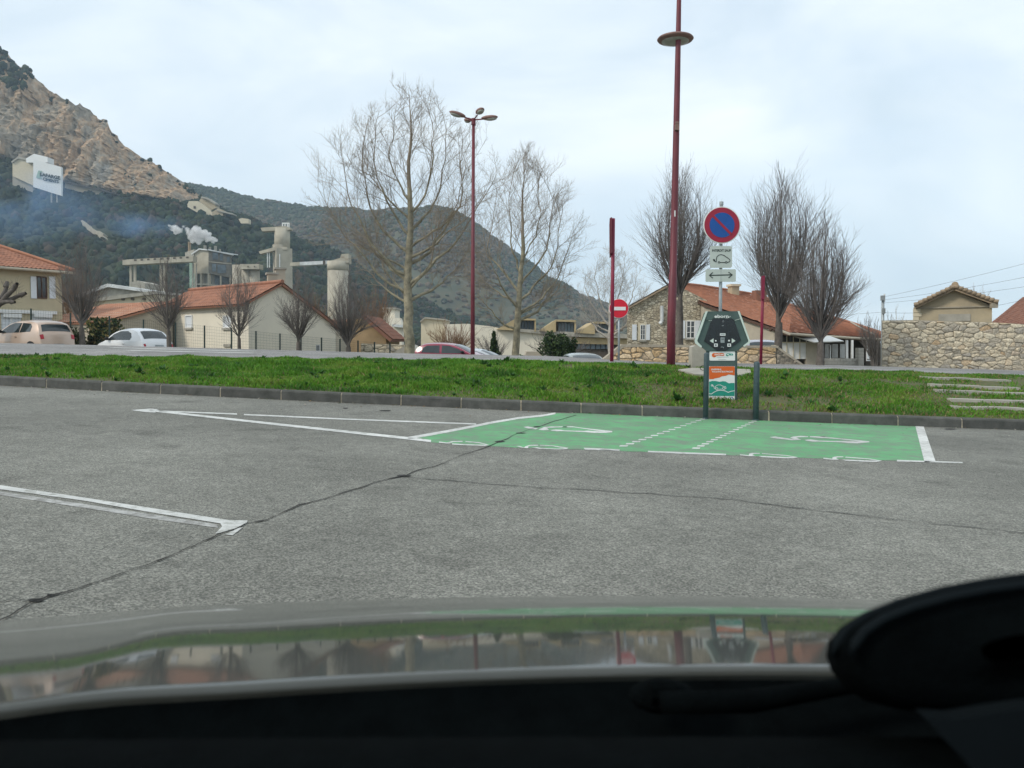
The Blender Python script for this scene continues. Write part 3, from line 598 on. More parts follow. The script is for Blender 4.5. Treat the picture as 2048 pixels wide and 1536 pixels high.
# ------------------------------------------------------------------ hills
def fbm(x, y, z, o=5, lac=2.0, g=0.5):
    s = 0; a = 1
    for i in range(o): s += a * noise.noise((x, y, z)); x *= lac; y *= lac; z *= lac; a *= g
    return s
def hill(name, ridge_px, foot_px, Yb, Yf, Yr, Ybk, nx, nv, xlim, m_slope, m_cliff, rough, cliff_rough, seed):
    rp = [P(x, y, Yr) for x, y in ridge_px]; rx = [p.x for p in rp]; rz = [p.z for p in rp]
    if foot_px: fp = [P(x, y, Yf) for x, y in foot_px]; fx = [p.x for p in fp]; fz = [p.z for p in fp]
    X = np.linspace(xlim[0], xlim[1], nx); tf = (Yf - Yb) / (Yr - Yb)
    V = []; iscl = []
    vs = list(np.linspace(0, 1, nv)) ; nb = 8; kf = 0.56
    def zat(x, zr_, zf_, v):
        return v
    rows = nv + nb
    for j in range(rows):
        for i in range(nx):
            x = X[i]; zr = float(np.interp(x, rx, rz)); zr += fbm(x * 0.02, seed, 0, 4) * rough * 0.5 + abs(fbm(x * 0.09, seed + 3, 0, 4)) * rough * 0.55 + (round(fbm(x * 0.045, seed + 9, 0, 3) * 3.5) / 3.5 * 7.0 + noise.noise((x * .5, 3, 7)) * 1.6 if foot_px and x < -150 else 0)
            if j < nv:
                v = vs[j]
                if foot_px:
                    zf = float(np.interp(x, fx, fz)); 
                    zf = min(zf, zr - 1)
                    if v < kf: t = v / kf; Y = Yb + (Yf - Yb) * t; z = -2 + (zf + 2) * (0.75 * t + 0.25 * t * t)
                    else: t = (v - kf) / (1 - kf); Y = Yf + (Yr - Yf) * (t ** 1.3); z = zf + (zr - zf) * t
                    cl = sm((v - kf) / 0.05) * sm((zr - zf - 6) / 12.0)
                else:
                    t = v; Y = Yb + (Yr - Yb) * t; z = -2 + (zr + 2) * (0.35 * t + 0.65 * math.sin(t * math.pi / 2)); cl = 0
                edge = min(1, j / 4)
                q = fbm(x * 0.025, z * 0.02, seed, 5) * rough * 2.2 * (1 - cl)
                q2 = (fbm(x * 0.03, z * 0.012, seed + 7, 3, 2.1, 0.6) * 0.9 - abs(fbm(x * 0.11, z * 0.022, seed + 2, 5, 2.2, 0.68)) * 1.25 - abs(fbm(x * 0.05 + z * .02, z * 0.12, seed + 4, 4, 2.2, 0.6)) * .30) * cliff_rough * cl + cl * random.uniform(-.9, .9)
                Y2 = Y + (q2 * 1.0 if cl > 0 else 0) - (q if cl < 1 else 0) * 0.5 * edge
                if j < nv - 3: z += q * 0.45 * edge
                V.append((x, Y2, z))
            else:
                t = (j - nv + 1) / nb; Y = Yr + (Ybk - Yr) * t; V.append((x, Y, zr - (zr + 3) * min(1.0, t * 3.2) ** .7)); cl = iscl[(nv - 1) * nx + i] if j < nv + 2 else 0
            iscl.append(cl)
    F = [(j * nx + i, j * nx + i + 1, (j + 1) * nx + i + 1, (j + 1) * nx + i) for j in range(rows - 1) for i in range(nx - 1)]
    o = mesh_obj(name, V, F, m_slope, None, True); o['kind'] = 'structure'
    if m_cliff:
        o.data.materials.append(M[m_cliff]); mi = [1 if (iscl[f[0]] + iscl[f[2]]) > 1.0 else 0 for f in F]; o.data.polygons.foreach_set('material_index', mi)
        o.data.polygons.foreach_set('use_smooth', [k == 0 for k in mi])
    return o, np.array(V).reshape(rows, nx, 3), np.array(iscl).reshape(rows, nx)
M['forestfloor'] = mat('forest_floor', (0.040, 0.046, 0.022), 0.95, var2=(0.020, 0.031, 0.017), scale=0.03, detail=9)
M['farscrub'] = mat('far_scrub', (0.105, 0.088, 0.052), 0.95, var2=(0.040, 0.055, 0.028), scale=0.035, detail=10)
M['cliff'] = ramp_mat('limestone_cliff', [(0.0, (0.12, 0.11, 0.095)), (0.22, (0.215, 0.19, 0.155)), (0.42, (0.285, 0.235, 0.175)), (0.58, (0.37, 0.25, 0.155)), (0.70, (0.31, 0.26, 0.20)), (0.85, (0.255, 0.235, 0.205)), (1.0, (0.17, 0.16, 0.145))], kind='noise', scale=0.035, nvar=0.42, bump=1.0, bscale=0.45, stretch=(1.0, 0.5, 0.30))
ridge1 = [(-700, -260), (-300, -60), (-100, 40), (0, 103), (40, 122), (78, 150), (86, 176), (100, 184), (125, 196), (170, 222), (225, 248), (232, 272), (260, 292), (290, 316), (330, 342), (360, 362), (400, 392), (440, 415), (480, 438), (520, 452), (590, 466), (650, 490), (720, 530), (800, 580), (900, 625), (1000, 658), (1100, 675)]
foot1 = [(-700, 150), (-300, 230), (0, 322), (60, 348), (130, 376), (230, 392), (330, 402), (400, 418), (440, 428), (470, 440), (520, 458), (600, 480), (700, 545), (800, 600), (900, 640), (1000, 670), (1100, 684)]
h1, HV1, HC1 = hill('cliff_hill', ridge1, foot1, 330, 600, 650, 950, 330, 120, (-620, 120), 'forestfloor', 'cliff', 4.0, 9.0, 5)
ridge2 = [(-200, 300), (250, 352), (375, 372), (430, 379), (500, 397), (560, 408), (640, 418), (700, 423), (770, 424), (815, 420), (860, 416), (900, 422), (930, 436), (985, 472), (1060, 531), (1120, 573), (1190, 609), (1240, 627), (1300, 645), (1400, 668), (1600, 690)]
h2, HV2, HC2 = hill('wooded_ridge', ridge2, None, 760, 1000, 1300, 1900, 300, 90, (-1000, 470), 'farscrub', None, 5.0, 0, 15)

def ico(sub=1, seed=0, amp=0.28):
    bm = bmesh.new(); bmesh.ops.create_icosphere(bm, subdivisions=sub, radius=1)
    V = np.array([v.co[:] for v in bm.verts]); F = np.array([[v.index for v in f.verts] for f in bm.faces]); bm.free()
    d = np.array([noise.noise((v[0] * 1.7 + seed * 9, v[1] * 1.7, v[2] * 1.7)) for v in V]); V = V * (1 + amp * 2 * d)[:, None]; return V, F
def scatter_blobs(name, pts, sizes, cols, sub, label, seed, tall=1.1):
    r = np.random.default_rng(seed); temps = [ico(sub, s, 0.34) for s in range(6)]
    Vl, Fl, Cl = [], [], []; off = 0
    for p, s, c in zip(pts, sizes, cols):
        V, F = temps[r.integers(6)]; a = r.uniform(0, 6.28); ca, sa = math.cos(a), math.sin(a)
        sx, sy, sz = s * r.uniform(.8, 1.2), s * r.uniform(.8, 1.2), s * tall * r.uniform(.75, 1.25)
        W = np.stack([(V[:, 0] * ca - V[:, 1] * sa) * sx, (V[:, 0] * sa + V[:, 1] * ca) * sy, V[:, 2] * sz + sz * 0.35], 1) + p
        Vl.append(W); Fl.append(F + off); off += len(V)
        Cl.append(np.asarray(c)[None, :] * np.clip(1 + 0.22 * r.normal(0, 1, (len(V), 1)), .5, 1.6))
    o = np_mesh(name, np.concatenate(Vl), np.concatenate(Fl), 'leaf', None, np.concatenate(Cl)); tag(o, label, 'forest', kind='stuff'); return o
def sample_hill(HV, n, vmax, seed, cond):
    r = np.random.default_rng(seed); rows, nx, _ = HV.shape; pts = []
    while len(pts) < n:
        j = r.uniform(0, vmax - 1.01); i = r.uniform(0, nx - 1.01); j0, i0 = int(j), int(i); fj, fi = j - j0, i - i0
        p = HV[j0, i0] * (1 - fj) * (1 - fi) + HV[j0 + 1, i0] * fj * (1 - fi) + HV[j0, i0 + 1] * (1 - fj) * fi + HV[j0 + 1, i0 + 1] * fj * fi
        px = CX + FPX * p[0] / p[1]
        if -60 < px < 1500 and cond(j0, i0, p, r): pts.append(p)
    return np.array(pts)
def cliffcond(j, i, p, r):
    c = HC1[j, i]
    if c > 0.5:
        py = 683 - FPX * (p[2] - CAMZ) / p[1]
        n_ = fbm(p[0] * 0.03, p[2] * 0.045, 33, 3)
        top = HV1[119, i][2] - p[2]
        return (top < 3.5 and r.random() < 0.34) or (p[0] < -376 and top < 21 and r.random() < 0.9) or (n_ > 0.45 and r.random() < 0.05)
    return True
pts = sample_hill(HV1, 9500, 120, 2, cliffcond); r = np.random.default_rng(8)
greens = [np.array(c) for c in ((0.018, 0.034, 0.018), (0.026, 0.041, 0.018), (0.015, 0.028, 0.020), (0.034, 0.043, 0.020), (0.056, 0.043, 0.031))]
cols = []
for p in pts:
    t = fbm(p[0] * 0.012, p[2] * 0.02, 50, 3); k = 4 if r.random() < 0.10 + 0.35 * max(0, t) else r.integers(4); cols.append(greens[k] * r.uniform(.7, 1.3))
scatter_blobs('hillside_forest', pts, r.uniform(1.3, 3.4, len(pts)) * np.where(pts[:, 1] > 596, np.where(pts[:, 0] < -370, .8, .5), 1), cols, 2, 'dark evergreen forest covering the slope below the cliff', 4)
pts = sample_hill(HV2, 17000, 90, 6, lambda j, i, p, r: j > 25 or r.random() < .3)
cols = []
for p in pts:
    t = fbm(p[0] * 0.006, p[2] * 0.012, 70, 4); c = np.array((0.105, 0.080, 0.052)) if t + r.normal(0, .25) > 0.12 else np.array((0.045, 0.058, 0.030)); cols.append(c * r.uniform(.65, 1.3))
scatter_blobs('far_woodland', pts, r.uniform(1.5, 3.8, len(pts)), cols, 1, 'hazy scrub and woodland covering the far rounded ridge', 9, 0.9)

# ------------------------------------------------------------------ building helpers
def roof_tiles(name, e0, e1, r0, r1, m, parent, pitch=0.22, row=0.38, amp=0.032, th=0.09):
    """tiled roof plane: e0-e1 along the eave, r0-r1 along the ridge; canal-tile corrugation with stepped rows"""
    e0, e1, r0, r1 = map(Vector, (e0, e1, r0, r1)); Lu = max((e1 - e0).length, (r1 - r0).length); Lv = ((r0 - e0).length + (r1 - e1).length) / 2
    n = (e1 - e0).cross(r0 - e0)
    if n.length < 1e-6: n = (e1 - e0).cross(r1 - e0)
    n.normalize()
    if n.z < 0: n = -n
    nu = max(8, min(420, int(Lu / pitch) * 4)); nr = max(3, min(40, int(Lv / row)))
    vt = []
    for k in range(nr): vt += [(k / nr, 0.0), ((k + 0.985) / nr, -0.022)]
    vt.append((1.0, -0.022)); V = []
    for t, off in vt:
        a = e0.lerp(r0, t); b_ = e1.lerp(r1, t)
        for i in range(nu + 1):
            u = i / nu; s = math.sin(math.pi * u * nu / 2.0); V.append(a.lerp(b_, u) + n * (amp * (abs(math.cos(u * Lu / pitch * math.pi)) * 2 - 1) + off + random.uniform(-.004, .004)))
    w = nu + 1; F = [(j * w + i, j * w + i + 1, (j + 1) * w + i + 1, (j + 1) * w + i) for j in range(len(vt) - 1) for i in range(nu)]
    b0 = len(V); V += [p - n * (th + amp) for p in (e0, e1, r1, r0)] ; F.append((b0 + 3, b0 + 2, b0 + 1, b0))
    top = [p - n * amp for p in (e0, e1, r1, r0)]; V += top
    F += [(b0 + i, b0 + (i + 1) % 4, b0 + 4 + (i + 1) % 4, b0 + 4 + i) for i in range(4)]
    return mesh_obj(name, V, F, m, parent, False)
def panel(name, corners, n_off, m, parent, th=0.05):
    """thin rectangular board on a wall: 4 corners, pushed outwards by n_off (vector)"""
    b = MB(); n_off = Vector(n_off); b.prism([Vector(c) + n_off for c in corners], -n_off.normalized() * th); return b.build(name, m, parent)
class Wall:
    """a vertical wall plane through A with horizontal unit direction d; u metres along, z height; nrm faces outwards"""
    def __init__(s, A, d): s.A = Vector((A[0], A[1], 0)); s.d = Vector((d[0], d[1], 0)).normalized(); s.n = Vector((s.d.y, -s.d.x, 0))
    def p(s, u, z, o=0.0): return s.A + s.d * u + s.n * o + Vector((0, 0, z))
    def px(s, x, y):
        """photo pixel -> (u, z) on this wall"""
        d = ray(x, y); den = d.dot(s.n); t = (s.A - CAM).dot(s.n) / den; q = CAM + d * t; return (q - s.A).dot(s.d), q.z
    def rect(s, x0, y0, x1, y1):
        ua, za = s.px(x0, (y0 + y1) / 2); ub, _ = s.px(x1, (y0 + y1) / 2); um = (x0 + x1) / 2; _, zt = s.px(um, y0); _, zb = s.px(um, y1); return ua, zb, ub, zt
    def board(s, name, r, m, parent, out=0.03, th=0.04):
        ua, zb, ub, zt = r; b = MB(); b.prism([s.p(ua, zb, out), s.p(ub, zb, out), s.p(ub, zt, out), s.p(ua, zt, out)], -s.n * th); return b.build(name, m, parent)
    def window(s, x0, y0, x1, y1, parent, frame='whitepaint', bars=1, shutters=None, sill=True, cross=1, glass='glass'):
        ua, zb, ub, zt = s.rect(x0, y0, x1, y1); w = ub - ua; h = zt - zb
        f = MB(); t = min(0.07, w * 0.12)
        for a, b_ in (((ua, zb), (ua, zt)), ((ub, zb), (ub, zt)), ((ua, zb), (ub, zb)), ((ua, zt), (ub, zt))): f.bar(s.p(*a, 0.02), s.p(*b_, 0.02), t, t)
        for k in range(bars): u = ua + w * (k + 1) / (bars + 1); f.bar(s.p(u, zb, 0.02), s.p(u, zt, 0.02), t * .9, t * .8)
        for k in range(cross): z = zb + h * (k + 1) / (cross + 1); f.bar(s.p(ua, z, 0.018), s.p(ub, z, 0.018), t * .5, t * .5)
        win = f.build('window', frame, parent)
        s.board('pane', (ua, zb, ub, zt), glass, win, 0.008, 0.01)
        if sill: s.board('sill', (ua - .08, zb - .12, ub + .08, zb - .03), 'concrete', win, 0.09, 0.1)
        if shutters:
            for a, b_ in shutters:
                r_ = s.rect(a, y0 - 1, b_, y1 + 1); sh = s.board('shutter', r_, 'shutter', parent, 0.05, 0.035)
        return win

# ---- house with hipped tile roof, far left
hs = thing('hipped_house', 'beige rendered house with hipped red tile roof and pale shutters behind the parked hatchback', 'house', (P(60, 690, 42).x, 42, 0.4))
A = P(125, 640, 43.0); B_ = P(-160, 640, 37.5); W = Wall(B_, (A - B_)); Lw = (Vector((A.x, A.y, 0)) - Vector((B_.x, B_.y, 0))).length
zt = W.px(125, 541)[1]
b = MB(); bk = -W.n * 7.0; b.prism([W.p(0, -0.5), W.p(Lw, -0.5), W.p(Lw, zt), W.p(0, zt)], bk); b.build('wall', 'beige', hs)
ze = zt - 0.03; ov = 0.45; zr_ = P(78, 499, 46.5).z
e0 = W.p(-2, ze, ov); e1 = W.p(Lw + ov, ze, ov); r0 = W.p(-2, zr_, -3.5); r1 = W.p(Lw - 2.1, zr_, -3.5)
rf = roof_tiles('roof', e0, e1, r0, r1, 'tile', hs)
roof_tiles('roof', W.p(Lw + ov, ze, ov), W.p(Lw + ov, ze, -7.4), r1, r1 + Vector((0, 0.01, 0)), 'tile', hs)
b = MB(); b.tube([W.p(-2, zr_ + 0.05, -3.5), W.p(Lw - 2.1, zr_ + 0.05, -3.5), W.p(Lw + ov, ze + 0.06, ov)], 0.09, 8); b.build('ridge_tiles', 'tile_light', hs)
b = MB(); b.tube([W.p(-2, ze - 0.1, ov + 0.03), W.p(Lw + ov, ze - 0.1, ov + 0.03)], 0.07, 8); b.build('gutter', 'greycream', hs)
W.window(73, 554, 92.5, 596, hs, frame='darkwood', bars=1, cross=0, sill=False, shutters=[(61, 72.5), (98, 110)])
ua, zb, ub, z_ = W.rect(-10, 620.5, 112, 627); W.board('lintel', (ua, zb, ub, z_), 'whitepaint', hs, 0.12, 0.15)
for x0, x1 in ((3, 42), (65, 103)):
    o_ = W.board('garage_door', W.rect(x0, 628, x1, 690), 'shutter', hs, 0.03, 0.05)
    W.board('shutter_box', W.rect(x0 + 1, 627.5, x1 - 1, 635), 'whitepaint', o_, 0.16, 0.12)
W.board('door_post', W.rect(20, 632, 24, 680), 'whitepaint', hs, 0.08, 0.06)

# ---- low house with orange roof between the two
lh = thing('orange_roofed_house', 'low pale rendered house with a bright orange lean-to roof behind the white hatchback', 'house', (P(270, 690, 41).x, 41, 0.2))
A = P(203, 650, 40.0); B_ = P(345, 650, 43.2); W = Wall(A, B_ - A); exv = -Vector((W.n.x, W.n.y, 0)) * 7.0
gp = [W.p(*W.px(x, y)) for x, y in ((203, 642), (345, 604), (345, 720), (203, 720))]
b = MB(); b.prism(gp, exv); b.build('wall', 'greycream', lh)
u0, z0 = W.px(198, 643.5); u1, z1_ = W.px(352, 602); oo = W.n * 0.2
roof_tiles('roof', W.p(u0, z0) + oo, W.p(u0, z0) + exv, W.p(u1, z1_) + oo, W.p(u1, z1_) + exv, 'tile_light', lh, th=0.10)

# ---- white gabled house
wh = thing('gabled_white_house', 'white rendered house with a red tile roof and two chimneys behind the wire fence', 'house', (P(497, 697, 38).x, 38, 0.1))
C0 = P(497, 640, 38); C1 = P(374, 640, 42.5)
WL = Wall(C1, C0 - C1); d1 = WL.d; WG = Wall(C0, (-d1.y, d1.x)); 
if WG.d.y < 0: WG.d = -WG.d; WG.n = Vector((WG.d.y, -WG.d.x, 0))
LL = (Vector((C0.x, C0.y, 0)) - Vector((C1.x, C1.y, 0))).length
back = 3.2
ue, zeL = WG.px(497.5, 602); ua_, za_ = WG.px(561, 566.5); ur_, zer = WG.px(671, 651)
gpoly = [WG.p(0, -0.6), WG.p(ur_, -0.6), WG.p(ur_, zer), WG.p(ua_, za_ - .05), WG.p(0, zeL)]
b = MB(); b.prism(gpoly, -d1 * (LL + back)); b.build('wall', 'whitewall', wh)
o_ = 0.18; ex = d1 * o_; bkv = -d1 * (LL + back + .2); outv = WL.n * 0.35
slope_l = (za_ - zeL) / max(ua_, .1); slope_r = (za_ - zer) / (ur_ - ua_)
ridge_f = WG.p(ua_, za_ + .04) + ex
roof_tiles('roof', WG.p(-0.35, zeL - slope_l * 0.35 + .04) + ex, WG.p(-0.35, zeL - slope_l * 0.35 + .04) + bkv, ridge_f, WG.p(ua_, za_ + .04) + bkv, 'tile', wh)
roof_tiles('roof', WG.p(ur_ + .2, zer - slope_r * .2 + .04) + ex, WG.p(ur_ + .2, zer - slope_r * .2 + .04) + bkv, ridge_f, WG.p(ua_, za_ + .04) + bkv, 'tile', wh)
b = MB(); b.tube([ridge_f + Vector((0, 0, .04)), WG.p(ua_, za_ + .08) + bkv], 0.1, 8); b.build('ridge_tiles', 'tile', wh)
b = MB(); b.bar(WG.p(-0.1, zeL - .1) + ex, WG.p(-0.1, zeL - .1) + bkv, 0.16, 0.1); b.build('eaves_board', 'darkwood', wh)
for (x0, y0, x1, y1, Yc) in ((533, 547, 551, 580, 40.2), (549, 537, 567, 572, 42.0)):
    a = P(x0, y1, Yc); c = P(x1, y0, Yc); b = MB(); b.box(((a.x + c.x) / 2, Yc + .2, (a.z + c.z) / 2 - .2), (c.x - a.x, .5, c.z - a.z + .4), 0.4); ch = b.build('chimney', 'greycream', wh)
    b = MB(); b.box(((a.x + c.x) / 2, Yc + .2, c.z), (c.x - a.x + .14, .6, .1), 0.4); b.build('chimney_cap', 'concrete', ch)
WL.window(372, 631, 385, 655, wh, bars=0, cross=0, glass='shutter'); WL.window(448, 632, 462, 655, wh, bars=0, cross=0, glass='shutter')
WG.window(632, 690, 639, 702, wh, bars=1, cross=0, sill=False)
WL.board('vent_grille', WL.rect(449, 688, 462, 694), 'concrete', wh, 0.06, 0.06)
# small outbuilding right of it
ob = thing('rendered_outbuilding', 'small grey rendered outbuilding with an orange tile roof against the white gabled house', 'outbuilding', (P(655, 703, 42).x, 42, -0.2))
W = Wall(P(640, 680, 42.5), (1, 0.0)); b = MB(); b.prism([W.p(*W.px(x, y)) for x, y in ((640, 651), (668, 651), (668, 720), (640, 720))], (0.1, 3, 0)); b.build('wall', 'greycream', ob)
roof_tiles('roof', W.p(*W.px(636, 652), .3), W.p(*W.px(672, 652), .3), W.p(*W.px(640, 636), -2.5) , W.p(*W.px(690, 636), -2.5), 'tile_light', ob)

# ---- ochre barn right of the fence
br = thing('ochre_barn', 'ochre walled barn end with a dark overhanging roof edge left of the big plane tree', 'barn', (P(745, 705, 50).x, 50, -0.4))
W = Wall(P(700, 690, 50), (1, 0.0)); b = MB(); b.prism([W.p(*W.px(x, y)) for x, y in ((690, 640), (735, 636), (772, 668), (772, 715), (690, 715))], (0, 6, 0)); b.build('wall', 'brownwall', br)
roof_tiles('roof', W.p(*W.px(787, 678), .5), W.p(*W.px(787, 678), -6), W.p(*W.px(730, 630), .5), W.p(*W.px(730, 630), -6), 'tile_brown', br, th=0.2)

# ---- far sheds between the houses and the cement works
fs_ = thing('vented_shed', 'long grey shed wall with three round vents rising above the orange roof', 'shed', (P(260, 650, 90).x, 90, -0.5))
W = Wall(P(200, 600, 90), (1, 0.08)); b = MB(); b.prism([W.p(*W.px(x, y)) for x, y in ((180, 598), (245, 592), (312, 587), (322, 600), (322, 660), (180, 660))], (0, 12, 0)); b.build('wall', 'cream', fs_)
b = MB(); b.prism([W.p(*W.px(x, y), 0.4) for x, y in ((168, 600), (312, 582), (318, 588), (168, 607))], (0, 12.6, 0.2)); b.build('roof_edge', 'concrete', fs_)
for x in (247, 266, 289):
    b = MB(); u, z = W.px(x, 598); b.tube([W.p(u, z, 0.25), W.p(u, z, -0.2)], 0.17, 10); b.build('round_vent', 'shade', fs_)
gs = thing('grey_roofed_shed', 'broad shed with a pale grey roof below the cement works conveyor', 'shed', (P(200, 650, 110).x, 110, -0.5))
b = MB(); b.prism([P(x, y, 110) for x, y in ((128, 600), (215, 570), (330, 588), (330, 640), (128, 640))], (0, 20, 0)); b.build('wall', 'concrete', gs)
b = MB(); b.prism([P(x, y, 109.4) for x, y in ((124, 600), (215, 567), (334, 586), (334, 590), (215, 574), (124, 606))], (0, 21, 0)); b.build('roof', 'zinc', gs)
b = MB(); b.prism([P(x, y, 108.8) for x, y in ((128, 592), (186, 598), (252, 606), (252, 610), (200, 606), (128, 604))], (0, .4, 0)); b.build('strip_window', 'plantwin', gs)
sh_ = thing('white_shed', 'small pale hut under the conveyor at the forest edge', 'shed', (P(275, 590, 180).x, 180, 5))
b = MB(); b.prism([P(x, y, 180) for x, y in ((260, 565), (275, 561), (290, 566), (290, 640), (260, 640))], (0, 8, 0)); b.build('wall', 'concrete', sh_)

# ---- cement works
YP = 300
def pbox(name, x0, y0, x1, y1, Y, depth, m, parent): return pprism(name, rect(x0, y0, x1, y1), Y, depth, m, parent)
cw = thing('cement_works_block', 'square concrete cement works building on open legs with smoking stacks on its roof', 'factory', (P(420, 690, YP).x, YP, -1))
Wl = Wall(P(387, 560, YP + 8), (1, -0.35)); cornerX = 417
ul, zl = Wl.px(387, 500); uc, zc = Wl.px(417, 500); K0 = Wl.p(uc, 0)
Wr = Wall(K0, (1, 0.45)); ur2, _ = Wr.px(463, 540)
def wallpoly(Wx, pix, name, m, parent, out=0.0, th=3.0):
    b = MB(); b.prism([Wx.p(*Wx.px(x, y), out) for x, y in pix], -Wx.n * th); return b.build(name, m, parent)
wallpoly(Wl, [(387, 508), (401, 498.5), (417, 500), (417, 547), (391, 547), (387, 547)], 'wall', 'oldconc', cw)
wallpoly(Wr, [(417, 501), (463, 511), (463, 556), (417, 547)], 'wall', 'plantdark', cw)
wallpoly(Wr, [(417.5, 523), (463, 527), (463, 528.5), (417.5, 524.5)], 'floor_band', 'oldconc', cw, .3, .3)
for x0, x1, y0, y1 in ((425, 436, 505, 519), (440, 446, 507, 521), (424, 432, 528, 543), (435, 452, 530, 546), (454, 460, 514, 524)):
    wallpoly(Wr, rect(x0, y0, x1, y1), 'window', 'plantwin', cw, .25, .2)
wallpoly(Wl, [(385, 507.5), (401, 497), (417, 499.2), (417, 501.4), (401, 499.6), (386, 510)], 'roof', 'zinc', cw, .8, 18)
wallpoly(Wr, [(416, 498.6), (467, 509.6), (467, 511.4), (416, 501)], 'roof', 'zinc', cw, 1.0, 14)
wallpoly(Wl, [(373, 514), (387, 506), (387, 660), (374, 660)], 'stair_tower', 'teal', cw, -1.5, 6)
wallpoly(Wl, [(372, 505.5), (390, 499), (390, 512), (373, 518)], 'stair_tower_cap', 'concrete', cw, 0.6, 6)
for x in (389, 400, 415): wallpoly(Wl, rect(x, 547, x + 3, 660), 'leg', 'oldconc', cw, 0, 1.2)
for x in (440, 459): wallpoly(Wr, rect(x, 550, x + 3, 660), 'leg', 'oldconc', cw, 0, 1.2)
wallpoly(Wl, rect(387, 567, 417, 570), 'floor_band', 'oldconc', cw, .1, 2); wallpoly(Wr, [(417, 568), (463, 573), (463, 576), (417, 571)], 'floor_band', 'oldconc', cw, .1, 2)
wallpoly(Wl, rect(387, 547, 416, 660), 'inner_wall', 'concrete', cw, -3, 1); wallpoly(Wr, rect(418, 547, 463, 660), 'inner_wall', 'plantwin', cw, -3, 1)
for x, y0, y1, w in ((379, 484, 504, 6), (410, 491, 501, 6), (420, 494, 504, 5), (431, 492, 505, 6), (440, 498, 508, 4)):
    a = P(x, y1 + 4, YP + 10); c = P(x, y0, YP + 10); b = MB(); b.tube([a, c], w * ppm(YP) / 2, 10); b.build('stack', 'concrete' if x != 379 else 'tile_old', cw)
b = MB()
for x0, x1 in ((385, 388), (392, 395)): b.bar(P(x0, 660, YP + 4), P(x0 + (386 - 385), 527, YP + 4), .35); 
b.bar(P(381, 660, YP + 4), P(387, 527, YP + 4), .4); b.bar(P(384, 570, YP + 4), P(393, 566, YP + 4), .3); b.build('pipe_bracing', 'concrete', cw)
sb = thing('silo_block', 'low row of joined concrete silos beside the cement works block', 'silo', (P(490, 690, 305).x, 305, -1))
for i, x in enumerate((466, 484, 500)):
    a = P(x + 9, 680, 305); c = P(x + 9, 530 + i * 1.5, 305); b = MB(); b.tube([a, c], 10 * ppm(305), 18); b.build('cell', 'oldconc', sb, True)
pbox('top_band', 480, 528, 518, 538, 301, 5, 'oldconc', sb)
for x in (496, 509): b = MB(); b.tube([P(x, 533, 300.6), P(x, 533, 302)], 1.2 * ppm(300), 8); b.build('vent', 'shade', sb)
cv = thing('conveyor_bridge', 'long inclined concrete conveyor gallery on tall trestles left of the cement works block', 'conveyor', (P(300, 660, 300).x, 300, -1))
b = MB(); b.prism([P(x, y, 300) for x, y in ((245, 520), (262, 518.5), (386, 512), (386, 523), (262, 529), (245, 530))], (0, 4, 0)); b.build('gallery', 'oldconc', cv)
for x in (262, 270, 322, 329):
    y0 = 528 - (x - 262) * .05; b = MB(); b.bar(P(x, 660, 302), P(x, y0, 302), .8); b.build('trestle', 'oldconc', cv)
for i in range(9):
    x = 268 + i * 13; b = MB(); b.prism([P(x + dx, 517 - (x - 262) * .052 + dy, 299.9) for dx, dy in ((0, 2), (5, 1.8), (5, 5), (0, 5.2))], (0, .3, 0)); b.build('opening', 'shade', cv)
st = thing('silo_tower', 'tall concrete silo tower with a round upper drum and two jutting galleries', 'silo', (P(566, 660, 310).x, 310, -1))
a = P(567, 700, 310); b = MB(); b.box((a.x, 310, (P(567, 498, 310).z - 1) / 2), (31 * ppm(310), 6, P(567, 498, 310).z + 1), 0.5); b.build('shaft', 'oldconc', st)
b = MB(); b.tube([P(564.5, 500, 310), P(564.5, 457, 310)], 15 * ppm(310), 28); b.build('drum', 'oldconc', st, True)
b = MB(); b.prism([P(x, y, 308) for x, y in ((521, 455.5), (570, 452), (580, 455), (580, 459), (552, 461), (524, 462.5))], (0, 4, 0)); b.build('gallery', 'oldconc', st)
b = MB(); b.prism([P(x, y, 307) for x, y in ((517, 503), (551, 493.5), (574, 494), (574, 499), (551, 500.5), (520, 508))], (0, 3, 0)); b.build('gallery', 'oldconc', st)
for x in (535, 539): b = MB(); b.bar(P(x, 535, 308), P(x, 505, 308), .35); b.build('gallery_leg', 'zinc', st)
b = MB()
for x in (565, 570, 575, 578): b.bar(P(x, 458, 309), P(x, 446.5, 309), .3)
b.bar(P(564, 446.5, 309), P(579, 446.5, 309), .4); b.build('railing', 'whitepaint', st)
b = MB(); b.tube([P(559.5, 536, 306), P(559.5, 508, 306)], 1.1 * ppm(306), 8); b.build('downpipe', 'zinc', st)
b = MB(); b.tube([P(562, 496, 310), P(562, 490, 310)], 16 * ppm(310), 24); b.build('collar', 'oldconc', st)
rs = thing('round_silo', 'wide round concrete silo linked to the tower by a shiny metal gallery', 'silo', (P(676, 690, 280).x, 280, -1))
b = MB(); b.tube([P(676, 720, 280), P(676, 541, 280)], 20.5 * ppm(280), 32); b.tube([P(676, 541, 280), P(676, 523, 280)], 21.2 * ppm(280), 32); b.build('drum', 'oldconc', rs, True)
pprism('head_house', [(657, 523), (680, 516), (683, 508), (697, 507), (697, 526), (657, 526)], 278, 5, 'oldconc', rs)
b = MB(); b.prism([P(x, y, 282) for x, y in ((580, 525), (657, 521), (657, 528), (580, 532))], (0, 3, 0)); b.build('metal_gallery', 'zinc', rs)
b = MB(); b.prism([P(x, y, 281.7) for x, y in ((646, 521.5), (650, 521.3), (650, 529), (646, 529.2))], (0, .3, 0)); b.build('joint', 'shade', rs)
